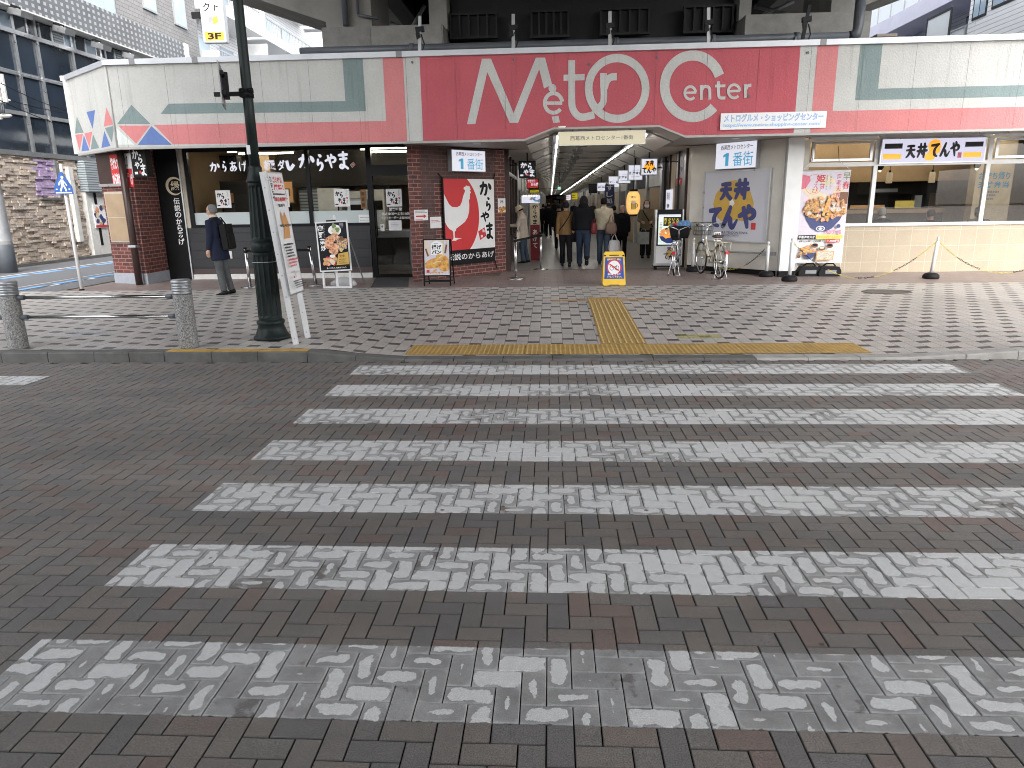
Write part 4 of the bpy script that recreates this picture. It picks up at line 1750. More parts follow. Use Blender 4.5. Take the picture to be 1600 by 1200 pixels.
# --- angled plaster wall and column right of the passage
rw = MB('greige_wall')
rw.prism([(RW0.x, RW0.y, .121), (RW1.x, RW1.y, .121), (5.3, 17.0, .121), (3.65, 18.6, .121)], (0, 0, ZB - .123))
slab(rw, 'black_metal', RW0, RU, RN, .01, .119, 2.47, .24, .012)
rw.build('angled_plaster_wall', B)
cm = MB('white_paint')
cm.box((5.13, 16.28, .122), (5.47, 16.9, ZB - .002))
cm.m('black_metal').box((5.12, 16.27, .119), (5.48, 16.91, .25))
cm.m('greige_wall').box((5.47, 16.9, .122), (5.80, 17.3, ZB - .002))
cm.build('column', B)
ct = MB('dull_steel')
a, b = uvof(onplane(1075, 396, RW0, RN), RW0, RU)
z_ = .62
c0, c1 = RW0 + RU * .15 + RN * .03 + ZV * z_, RW1 - RU * .05 + RN * .03 + ZV * z_
ct.tube([c0, c1], .018, 8)
ct.obox(c1 - RU * .25, RU * .07, RN * .04, ZV * .05)
ct.obox(c1 - RU * .05, RU * .05, RN * .035, ZV * .04)
ct.build('wall_conduit', B)

# --- right shop front
XR0 = 5.80
MX = [XR0, at(1363, 300, WY).x, at(1537, 300, WY).x]
MX += [MX[2] + (MX[2] - MX[1]), MX[2] + 2 * (MX[2] - MX[1])]
ZR0, ZR1, ZR2 = 1.25, 2.51, 3.12
td = MB('beige_tile')
td.box((XR0, WY - .03, .12), (17, WY + .06, ZR0 - .07))
td.build('tiled_dado', B)
sl = MB('white_paint')
sl.box((XR0, WY - .07, ZR0 - .068), (17, WY + .06, ZR0))
sl.build('window_sill', B)
for i, (a, b) in enumerate(zip(MX, MX[1:])):
    wf = MB('white_frame')
    e = .045
    wf.box((a - e + (.05 if i == 0 else 0), WY - .04, ZR0), (a + e, WY + .05, ZR2))
    wf.box((a + e, WY - .04, ZR1), (b - e, WY + .05, ZR1 + .09))
    wf.box((a + e, WY - .04, ZR2 - .04), (b - e, WY + .05, ZR2 + .03))
    if i != 1:
        wf.m('alu')
        for (u0, u1, v0, v1) in ((a + .1, a + .16, ZR1 + .12, ZR2 - .06), (b - .16, b - .1, ZR1 + .12, ZR2 - .06), (a + .16, b - .16, ZR1 + .12, ZR1 + .17), (a + .16, b - .16, ZR2 - .11, ZR2 - .06)):
            wf.box((u0, WY - .05, v0), (u1, WY + .01, v1))
    wfo = wf.build('shop_window', B)
    pn = MB('shop_glass')
    pn.face([(a + e, WY, ZR0), (b - e, WY, ZR0), (b - e, WY, ZR1), (a + e, WY, ZR1)])
    pn.face([(a + e, WY, ZR1 + .09), (b - e, WY, ZR1 + .09), (b - e, WY, ZR2 - .04), (a + e, WY, ZR2 - .04)])
    pn.build('pane', wfo)
    ff = MB('smoke_film')
    ff.face([(a + e, WY - .004, ZR0), (b - e, WY - .004, ZR0), (b - e, WY - .004, 1.60), (a + e, WY - .004, 1.60)])
    ff.build('smoked_film', wfo)
hb = MB('alu')
hb.box((XR0, WY - .02, ZR2 + .031), (17, WY + .1, ZC + .002))
hb.build('window_header', B)
# passage side of the right shop
sr = MB('greige_wall')
sr.box((3.50, 18.35, .122), (3.62, 18.95, ZB - .002))
sr.m('warm_wall').box((3.50, 18.951, .122), (3.60, 19.35, ZB - .002))
sr.m('alu').box((3.50, 19.351, .122), (3.58, 20.1, ZB - .002))
sr.m('dark_wood').box((3.50, 20.101, .122), (3.56, 20.8, ZB - .002))
sr.m('cream_wall').box((3.50, 20.801, .122), (3.60, 21.6, ZB - .002))
sr.m('dark_wall').box((3.50, 21.601, .122), (3.56, 22.79, ZB - .002))
for y in (18.94, 20.1, 21.58, 22.5):
    sr.m('brown_metal').box((3.44, y, .122), (3.499, y + .05, ZB - .002))
sr.build('side_shop_front', B)

# --- rooms behind the glass
rm = MB('warm_wall')
rm.box((-9.5, 22.6, .1), (-1.25, 22.75, 3.6))
rm.m('warm_wall').box((-9.6, WY + .2, .1), (-9.45, 22.6, 3.6))
rm.m('dim_ceiling').box((-9.6, WY + .15, 3.6), (-1.25, 22.7, 3.7))
rm.m('interior_floor').box((-9.6, WY + .1, .0), (-1.25, 22.7, .125))
rm.m('dark_wall').box((-7.45, 19.75, 2.35), (-1.3, 19.9, 3.6))
rm.m('silver_siding').box((-7.2, 21.0, 1.3), (-5.7, 21.1, 3.0))
rm.m('grey_wall').box((-5.69, 21.0, .13), (-4.7, 21.1, 3.0))
rm.m('dark_wall').box((-9.2, 22.45, .13), (-8.2, 22.6, 2.35))
rm.m('warm_wall').box((-7.9, 19.3, .13), (-7.5, 19.7, 3.6))
rm.build('interior_room', B)
rt = MB('wood_bulkhead')
rt.box((5.85, 20.1, 2.22), (11.4, 20.3, 3.6))
rt.m('warm_wall').box((3.66, 23.8, .1), (17, 24, 3.6))
rt.m('dim_ceiling').box((3.66, WY + .15, 3.6), (17, 24, 3.7))
rt.m('interior_floor').box((3.7, WY + .1, 0), (17, 24, .125))
rt.m('cream_wall').box((10.6, 18.9, .13), (11.5, 19.2, 3.6))
rt.m('cream_wall').box((12.4, 18.4, .13), (13.4, 18.7, 3.6))
rt.m('dark_wall').box((5.85, 22.6, .13), (11.4, 22.75, 2.35))
rt.build('interior_room', B)


# ------------------------------------------------------------------ viaduct
def viaduct():
    vt = thing('railway_viaduct', 'dark concrete railway viaduct crossing above the red fascia and the road', 'viaduct', (1.2, 20, 0))
    Y0, Y1 = 19.3, 21.4
    xl, xr = at(507, 45, Y0).x, at(1355, 25, Y0).x
    pr = MB('concrete_form')
    zb = 6.16
    pr.box((xl, Y0 - .25, 4.63), (at(695, 70, Y0).x, Y1, zb))
    pl_ = pr
    pr = MB('concrete_form')
    pr.box((at(1159, 60, Y0).x, Y0 - .25, 4.63), (xr, Y1, zb))
    pr.m('concrete')
    pl_.m('concrete')
    pl_.box((xl + .05, Y0, zb + .002), (at(580, 20, Y0).x, Y1, 9.2))
    pr.box((at(1298, 20, Y0).x, Y0, zb + .002), (xr - .08, Y1, 9.2))
    pl_.box((at(669, 60, Y0).x, Y0 + .3, zb + .002), (at(697, 60, Y0).x, Y1 - .2, 8.0))
    pr.box((at(1159, 30, Y0).x, Y0 + .3, zb + .002), (at(1178, 30, Y0).x, Y1 - .2, 8.0))
    for s, x in ((-1, xl + .05), (1, xr - .08)):
        (pl_ if s < 0 else pr).prism([(x, Y0 + .05, 6.35), (x, Y0 + .05, 9.2), (x + s * 3.6, Y0 + .05, 9.2), (x + s * 3.6, Y0 + .05, 7.55)], (0, Y1 - Y0 - .1, 0))
    pl_.build('pier', vt)
    pr.build('pier', vt)
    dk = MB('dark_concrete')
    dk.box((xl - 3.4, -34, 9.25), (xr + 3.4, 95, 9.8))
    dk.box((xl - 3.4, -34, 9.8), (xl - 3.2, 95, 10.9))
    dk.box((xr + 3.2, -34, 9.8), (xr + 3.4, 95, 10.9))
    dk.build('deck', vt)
    n = 6
    for k in range(n):
        gd = MB('girder_steel')
        x = xl + 1.0 + (xr - xl - 2.0) * k / (n - 1)
        gd.box((x - .28, -34, 7.75), (x + .28, 95, 7.80))
        gd.box((x - .02, -34, 7.8), (x + .02, 95, 9.248))
        gd.build('girder', vt)
    gd = MB('girder_steel')
    y = -28
    while y < 92:
        gd.box((xl + 1.05, y, 8.3), (xr - 1.05, y + .12, 9.1))
        y += 5.5
    gd.build('cross_bracing', vt)
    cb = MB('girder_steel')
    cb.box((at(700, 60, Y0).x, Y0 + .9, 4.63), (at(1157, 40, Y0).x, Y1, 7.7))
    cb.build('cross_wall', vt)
    for (a, b, y0, y1) in ((706, 776, 25, 60), (831, 888, 21, 58), (938, 1013, 17, 54), (1067, 1143, 13, 51)):
        p, q = at(a, y1, Y0 + .7), at(b, y0, Y0 + .7)
        cb = MB('girder_steel')
        cb.m('girder_steel').box((p.x, Y0 + .62, p.z), (q.x, Y0 + .897, q.z))
        for k in range(6):
            x = p.x + (q.x - p.x) * k / 5
            cb.m('girder_steel').box((x - .025, Y0 + .5, p.z), (x + .025, Y0 + .618, q.z))
        cb.box((p.x - .03, Y0 + .49, q.z + .001), (q.x + .03, Y0 + .62, q.z + .06))
        cb.box((p.x - .03, Y0 + .49, p.z - .06), (q.x + .03, Y0 + .62, p.z - .001))
        cb.build('ribbed_box', vt)
    for (a, b) in (((610, 36), (664, 60)), ((664, 8), (640, 50)), ((1180, 10), (1270, 32)), ((1180, 30), (1240, 2))):
        p, q = at(*a, Y1 + 1.5), at(*b, Y1 + 1.5)
        br = MB('sign_grey')
        br.tube([p, q], .06, 6)
        br.build('brace', vt)
    dp = MB('pipe_grey')
    x = at(541, 20, Y0).x
    dp.tube([(x, Y0 - .12, zb + .05), (x, Y0 - .12, 9.1)], .075, 10)
    x2 = at(561, 20, Y0).x
    dp.tube([(x2, Y0 - .1, zb + .3), (x2, Y0 - .1, 9.1)], .035, 8)
    dp.tube([(x2, Y0 - .1, zb + .3), (x2 + .5, Y0 - .1, zb + .2)], .035, 8)
    dp.build('drain_pipe', vt)


viaduct()


def roof_pipe():
    Yp = 17.2
    m = MB('pipe_grey')
    pts = [at(470, 84, Yp), at(640, 79, Yp), at(900, 70, Yp), at(1150, 61, Yp), at(1325, 54, Yp)]
    zc = sum(p.z for p in pts[1:]) / 4
    pts = [V((p.x, Yp, zc)) for p in pts]
    c = at(1340, 52, Yp)
    m.tube(pts, .095, 12)
    m.tube([V((c.x - .15, Yp, zc)), V((c.x - .02, Yp, zc + .05)), V((c.x, Yp, zc + .2)), V((c.x, Yp, zc + .75))], .11, 12)
    m.tube([V((c.x, Yp, zc + .75)), V((c.x - .22, Yp, zc + 1.0)), V((c.x - .22, Yp, 7.0))], .10, 12)
    for px in (640, 800, 960, 1110, 1240):
        p = at(px, 70, Yp)
        m.tube([(p.x, Yp, zc - .0), (p.x + .09, Yp, zc)], .12, 12)
        m.box((p.x - .02, Yp - .13, 4.6), (p.x + .02, Yp + .13, zc))
    o = m.build('drain_pipe', origin=(0, Yp, zc))
    tag(o, 'long grey drain pipe with an elbow, lying along the top of the fascia', 'pipe')
    marks = ((656, 25, 80, 'nearest the left concrete pier'), (802, 22, 78, 'above the letter M'), (953, 18, 76, 'above the big letter O'), (1107, 12, 74, 'above the letter C'), (1253, 8, 66, 'beside the right concrete pier'))
    Yk = 16.6
    for (px, y0, y1, wh) in marks:
        m = MB('dull_steel' if px < 1200 else 'girder_steel')
        a, b = at(px, y1, Yk), at(px + (12 if px > 1200 else 0), y0, Yk)
        m.obox((a + b) / 2, (.035, 0, 0), (0, .02, 0), (b - a) / 2)
        m.m('girder_steel')
        c = a + (b - a) * .62
        m.obox(c, (.09, 0, .01), (0, .05, 0), (-.005, 0, .05))
        m.obox(c + V((-.04, -.03, -.12)), (.04, 0, .02), (0, .03, 0), (-.01, 0, .06))
        m.tube([c + V((.03, -.05, -.1)), c + V((.09, -.05, -.3)), c + V((.02, -.05, -.5)), V((c.x + .06, Yk - .05, 4.75))], .014, 6)
        m.box((a.x - .08, Yk - .06, 4.6), (a.x + .08, Yk + .06, 4.7))
        o = m.build('bracket_post', origin=(a.x, Yk, 4.62))
        tag(o, 'thin bracket post on the fascia roof, ' + wh, 'bracket post', 'bracket posts along the roof edge')
    m = MB('vent_brown')
    a, b = at(1374, 60, 17.6), at(1428, 60, 17.6)
    n = 10
    hh = at(1400, 49, 17.6).z - 4.62
    r0 = [(a.x, 17.6 + .5 - .5 * math.cos(PI * k / n) * 1.0, 4.62 + hh * math.sin(PI * k / n)) for k in range(n + 1)]
    r1 = [(b.x, p[1], p[2]) for p in r0]
    m.rings([r0, r1], True, True, False)
    m.m('matte_black').box((a.x - .012, 17.7, 4.63), (a.x - .002, 18.5, 4.62 + hh * .7))
    m.m('vent_brown').box((a.x + .1, 17.98, 4.62 + hh * .97), (b.x - .2, 18.22, 4.62 + hh + .035))
    o = m.build('roof_vent', origin=((a.x + b.x) / 2, 18.1, 4.62))
    tag(o, 'rounded brownish metal vent hood on the roof right of the viaduct pier', 'vent hood')


roof_pipe()


# ------------------------------------------------------------------ office block on the side street
def office():
    XF = -17.3
    ob = thing('office_building', 'dark glass and stone clad office block on the side street at the left', 'office building', (XF, 25, .1))
    st = MB('ledge_stone')
    tint = []
    rg = random.Random(3)
    z = .1
    ZT = 3.55
    while z < ZT:
        h = rg.uniform(.06, .12)
        y = 13.0 + rg.uniform(0, .3)
        while y < 25.85:
            l = rg.uniform(.14, .5)
            l = min(l, 25.9 - y)
            st.m('ledge_purple_lit' if 23.7 < y + l / 2 < 24.6 and 2.3 < z < 3.45 else 'ledge_stone')
            if True:
                d = rg.uniform(.02, .10)
                st.box((XF, y + .004, z + .003), (XF + d, y + l - .004, min(z + h, ZT) - .003))
                tint.append(rg.random())
            y += l
        z += h
    o = st.build('stone_cladding', ob)
    at_ = o.data.attributes.new('tint', 'FLOAT', 'FACE')
    n = len(o.data.polygons)
    at_.data.foreach_set('value', [tint[min(i // 6, len(tint) - 1)] for i in range(n)])
    w_ = MB('dark_wall')
    w_.box((-30, 12.5, .1), (XF - .02, 25.94, 8.0))
    w_.box((-30, 25.941, 2.45), (XF - .021, 31.19, 8.0))
    w_.box((-30, 25.941, .1), (XF - .6, 31.19, 2.449))
    w_.m('wall_tile').box((-30, 12.5, 8.0), (XF - .04, 37.0, 19))
    w_.m('wall_tile').box((-30, 31.2, .1), (XF - .041, 36.9, 7.99))
    w_.build('wall', ob)
    vz = MB('alu')
    vz.box((XF + .02, 24.62, 2.25), (XF + .16, 24.74, 3.5))
    vz.box((XF + .02, 23.7, 2.18), (XF + .16, 24.74, 2.249))
    vz.build('stone_frame', ob)
    gl = MB('curtain_glass')
    gl.box((XF - .018, 12.6, 3.72), (XF + .02, 31.1, 7.33))
    gl.build('curtain_wall', ob)
    fr = MB('alu')
    my = [13.2, 15.0, 16.7, 18.4, 20.0, 21.6, 23.82, 24.88, 26.7, 28.4, 30.0, 31.1]
    for y in my:
        fr.box((XF + .021, y - .05, 3.72), (XF + .10, y + .05, 8.0))
    for z in (4.9, 6.14):
        fr.box((XF + .021, 12.6, z - .06), (XF + .075, 31.15, z + .06))
    fr.box((XF - .0, 12.6, 3.56), (XF + .12, 31.15, 3.715))
    fr.box((XF - .0, 12.6, 7.335), (XF + .11, 31.15, 7.47))
    fr.build('mullions', ob)
    k = 0
    y = 13.0
    rg = random.Random(8)
    while y < 31:
        cl = MB('pale_window' if rg.random() < .35 else 'curtain_glass')
        cl.box((XF - .018, y, 7.475), (XF + .02, y + .52, 7.95))
        if k % 6 == 3:
            cl.m('silver_siding').box((XF + .021, y + .02, 7.48), (XF + .06, y + .52, 7.94))
        cl.m('alu').box((XF - .018, y + .525, 7.475), (XF + .045, y + .60, 7.95))
        cl.build('clerestory_window', ob)
        y += .61
        k += 1
    pf = MB('perforated_panel')
    pf.box((XF - .03, 12.5, 8.05), (XF + .45, 34.6, 9.15))
    pf.m('off_white_paint').box((XF - .03, 12.5, 8.005), (XF + .52, 34.7, 8.048))
    pf.m('white_paint').box((XF + .0, 34.4, 8.049), (XF + .50, 34.75, 9.16))
    pf.build('perforated_band', ob)
    for (ya, yb, za, zb, n) in ((26.2, 29.9, 9.25, 10.35, 5), (32.2, 33.15, 10.15, 11.2, 1), (34.8, 35.8, 10.1, 12.0, 2), (20.5, 24.0, 9.25, 10.35, 4)):
        wn = MB('dull_steel')
        wn.box((XF - .035, ya - .06, za - .06), (XF + .03, yb + .06, zb + .06))
        for k in range(n):
            y = ya + (yb - ya) * k / n
            wn.m('pale_window').box((XF - .03, y + .03, za), (XF + .04, y + (yb - ya) / n - .03, zb))
        wn.build('upper_window', ob)
    for (px, py) in ((24, 20), (93, 47), (152, 72), (200, 88)):
        p = atx(px, py, XF + .5)
        fl = MB('alu')
        fl.obox(p + V((.15, 0, -.02)), (.22, 0, -.06), (0, .26, 0), (.03, 0, .09))
        fl.m('matte_black').obox(p + V((0, 0, .1)), (.06, 0, 0), (0, .2, 0), (0, 0, .1))
        fl.m('alu').tube([p + V((-.1, 0, .12)), p + V((.1, 0, .1)), p + V((.2, 0, 0))], .03, 6)
        fl.build('floodlight', ob)
    sg = MB('silver_siding')
    ya, yb = 25.95, 29.85
    sg.box((XF - .02, ya, 2.45), (XF + .35, yb, 3.55))
    s = Sheet(sg, (XF + .352, ya, 0), (0, 1, 0), ZV)
    s.text('YESTE', 1.45, 2.80, 2.85, 3.08, 'sign_grey', .03)
    s.line([(.62, 3.14), (.78, 2.72)], .10, 'sign_grey')
    s.line([(.86, 3.14), (1.02, 2.72)], .10, 'sign_grey')
    s.line([(1.1, 3.14), (1.26, 2.72)], .10, 'sign_grey')
    sg.build('shop_canopy', ob)
    en = MB('off_white_paint')
    en.box((XF - .02, 25.95, .1), (XF + .2, 27.1, 2.44))
    en.m('matte_black').box((XF + .201, 26.4, .5), (XF + .21, 26.55, 2.44))
    en.m('off_white_paint').box((XF - .02, 28.85, .1), (XF + .2, 31.2, 2.44))
    en.m('dark_wall').box((XF - .5, 27.1, .1), (XF - .3, 28.85, 2.44))
    en.m('alu').box((XF - .1, 27.65, .1), (XF - .05, 27.73, 2.44))
    en.m('curtain_glass').box((XF - .1, 27.15, .15), (XF - .08, 28.85, 2.3))
    en.build('entrance', ob)
    gp = MB('off_white_paint')
    gp.box((XF + .06, 25.2, .7), (XF + .22, 25.42, 3.3))
    gp.build('service_duct', ob)
    # poster on the entrance pillar
    ps = MB('white_print')
    ps.box((XF + .212, 26.2, 1.15), (XF + .24, 26.95, 2.0))
    s = Sheet(ps, (XF + .2405, 26.2, 1.15), (0, 1, 0), ZV)
    for k in range(16):
        s.blob(.08 + rnd.random() * .58, .06 + rnd.random() * .72, .1, .09, rnd.choice(('print_salad', 'print_meat', 'navy_print', 'yellow_print', 'cream_print')))
    s.rect(0.02, .02, .73, .1, 'red_print')
    tag(ps.build('menu_poster', origin=(XF + .22, 26.6, 1.2)), 'colourful menu poster on the white pillar beside the stone wall', 'poster')
    # projecting vertical sign
    Ys = 33.2
    a, b = at(319.5, 66, Ys), at(346, 0, Ys)
    m = MB('white_print')
    zt = b.z + 2.4
    m.box((a.x, Ys, a.z), (b.x, Ys + .30, zt))
    m.m('sign_grey').box((a.x - .02, Ys + .02, a.z - .03), (b.x + .02, Ys + .28, a.z - .002))
    m.box((a.x - .03, Ys - .01, a.z - .02), (a.x - .002, Ys + .31, zt))
    m.box((b.x + .002, Ys - .01, a.z - .02), (b.x + .03, Ys + .31, zt))
    m.m('matte_black').box((a.x - .5, Ys + .1, a.z + 1.0), (a.x - .031, Ys + .2, a.z + 1.25))
    m.m('matte_black').box((a.x - .5, Ys + .1, zt - .9), (a.x - .031, Ys + .2, zt - .65))
    s = Sheet(m, (a.x, Ys - .001, a.z), (1, 0, 0), ZV)
    W = b.x - a.x
    s.rect(.06, .05, W - .06, .42, 'orange_print')
    s.text('3F', .18, .10, W - .18, .37, 'black_print', .04)
    s.poly([(W * .3, .75), (W * .3, 1.05), (W * .5, 1.15), (W * .5, .85)], 'grey_print')
    s.poly([(W * .5, .68), (W * .5, .98), (W * .74, 1.05), (W * .74, .78)], 'orange_print')
    s.poly([(W * .3, 1.07), (W * .5, 1.0), (W * .74, 1.07), (W * .52, 1.18)], 'cream_print')
    s.tiny(W * .2, .52, W * .8, .58, 1, 'grey_print')
    for i, ch in enumerate('ット'):
        s.text(ch, W * .56, 2.0 - i * .42 - .34, W * .9, 2.0 - i * .42, 'black_print', .02, True)
    for i, ch in enumerate('ック'):
        s.text(ch, W * .1, 2.0 - i * .42 - .34, W * .44, 2.0 - i * .42, 'black_print', .02, True)
    tag(m.build('projecting_sign', origin=((a.x + b.x) / 2, Ys, a.z)), 'tall white vertical sign with orange 3F panel projecting high from the tiled wall', 'sign')


office()


def apartments_left():
    XF = -16.9
    ab = thing('apartment_block', 'white apartment block with stacked railed balconies behind the left of the fascia', 'apartment block', (XF, 50, 0))
    m = MB('white_siding')
    m.box((-30, 38.0, 0), (XF - 1.6, 90, 22))
    m.m('white_paint').box((-30, 37.6, 0), (XF - 1.0, 38.0, 22))
    m.build('wall', ab)
    for z in (5.2, 8.35, 11.5, 14.65, 17.8):
        for (y0, y1, dx) in ((38.2, 44.5, 0), (45.2, 56, -.1), (57, 72, -.15), (73, 89, -.15)):
            b = MB('white_paint')
            b.box((XF - 1.6, y0, z), (XF + dx, y1, z + .22))
            b.box((XF + dx - .12, y0, z + .221), (XF + dx, y1, z + .52))
            b.box((XF - 1.6, y0 - .15, z), (XF + dx + .02, y0 - .002, z + 2.9 if y0 > 45 else z + 1.2))
            bo = b.build('balcony', ab)
            r = MB('dull_steel')
            r.box((XF + dx - .09, y0, z + 1.25), (XF + dx - .03, y1, z + 1.31))
            y = y0 + .1
            while y < y1:
                r.box((XF + dx - .075, y, z + .521), (XF + dx - .045, y + .03, z + 1.249))
                y += .28 if y0 < 57 else .6
            r.build('railing', bo)
            y = y0 + .8
            while y < y1 - 1.8:
                wn = MB('dull_steel')
                wn.box((XF - 1.6, y - .06, z + .23), (XF - 1.57, y + 1.66, z + 2.2))
                wn.m('pale_window').box((XF - 1.57, y, z + .27), (XF - 1.555, y + 1.6, z + 2.15))
                wn.build('window', ab)
                y += 3.0


apartments_left()


def apartments_right():
    XF = 16.0
    ab = thing('apartment_block', 'white apartment block with lilac balcony slabs and siding at the upper right', 'apartment block', (XF, 35, 0))
    m = MB('white_siding')
    m.box((XF, 14, 0), (30, 30.5, 22))
    m.box((XF + 1.6, 30.5, 0), (30, 70, 22))
    m.build('wall', ab)
    lil = MB('slab_lilac')
    for z in (6.4, 9.35, 12.3, 15.2):
        b = MB('slab_lilac')
        b.box((XF, 30.6, z), (XF + 1.6, 64, z + .66))
        bo = b.build('balcony', ab)
        g = MB('balcony_glass')
        g.box((XF + .05, 30.75, z + .67), (XF + .07, 64, z + 1.75))
        g.build('glass_rail', bo)
        r = MB('dull_steel')
        r.box((XF + .02, 30.7, z + 1.751), (XF + .10, 64, z + 1.80))
        y = 30.7
        while y < 64:
            r.box((XF + .02, y, z + .661), (XF + .10, y + .06, z + 1.75))
            y += 1.35
        r.build('rail_posts', bo)
        y = 32.0
        k = 0
        while y < 62:
            wd = (1.6, .8, 1.7)[k % 3]
            h0 = z + (.67 if k % 3 != 1 else 1.3)
            w_ = MB('girder_steel')
            w_.box((XF + 1.56, y - .06, h0), (XF + 1.599, y + wd + .06, z + 2.72))
            w_.m('pale_window').box((XF + 1.54, y, h0 + .05), (XF + 1.559, y + wd, z + 2.66))
            w_.build('window', ab)
            y += wd + 1.5
            k += 1
    for (p0, p1) in (((1520, 30), (1543, -2)), ((1551, 12), (1590, -14))):
        a, b = atx(*p0, XF - .01), atx(*p1, XF - .01)
        w_ = MB('girder_steel')
        w_.box((XF - .03, min(a.y, b.y) - .05, a.z - .05), (XF + .02, max(a.y, b.y) + .05, a.z + 1.15))
        ym = (a.y + b.y) / 2
        w_.m('pale_window').box((XF - .035, min(a.y, b.y) + .03, a.z + .03), (XF - .0305, ym - .03, a.z + 1.07))
        w_.box((XF - .035, ym + .03, a.z + .03), (XF - .0305, max(a.y, b.y) - .03, a.z + 1.07))
        w_.build('siding_window', ab)
    a, b = atx(1479, 62, XF - .6), atx(1508, 37, XF - .6)
    gb = MB('girder_steel')
    gb.box((XF - .62, 30.62, 7.0), (XF - .56, 30.70, 8.75))
    gb.box((XF - .62, 32.4, 7.0), (XF - .56, 32.48, 8.75))
    gb.box((XF - .62, 30.62, 8.751), (XF - .56, 32.48, 8.82))
    gb.m('balcony_glass').box((XF - .60, 30.701, 7.0), (XF - .58, 32.399, 8.749))
    gb.build('balcony_screen', ab)


mat('slab_lilac', (.56, .55, .66), .6, 0, .08, 1.5, dirt=.15)
apartments_right()


def cables():
    for k, (a, b) in enumerate((((0, 98), (150, 136)), ((30, 128), (150, 185)), ((0, 145), (150, 182)), ((20, 152), (170, 216)))):
        m = MB('black_rubber' if k else 'alu')
        p, q = at(a[0] - 60, a[1] - 14, 18.0), at(b[0], b[1], 24)
        n = 8
        m.tube([p + (q - p) * (i / n) + ZV * (-.15 * math.sin(PI * i / n)) for i in range(n + 1)], .012, 5)
        tag(m.build('overhead_cable', origin=(p + q) / 2), ('pale overhead cable crossing highest in front of the dark glass block', 'thin dark cable second from the top across the dark glass block',
            'thin dark cable third from the top across the dark glass block', 'thin dark cable lowest across the dark glass block')[k], 'cable', 'overhead cables by the dark glass')


cables()


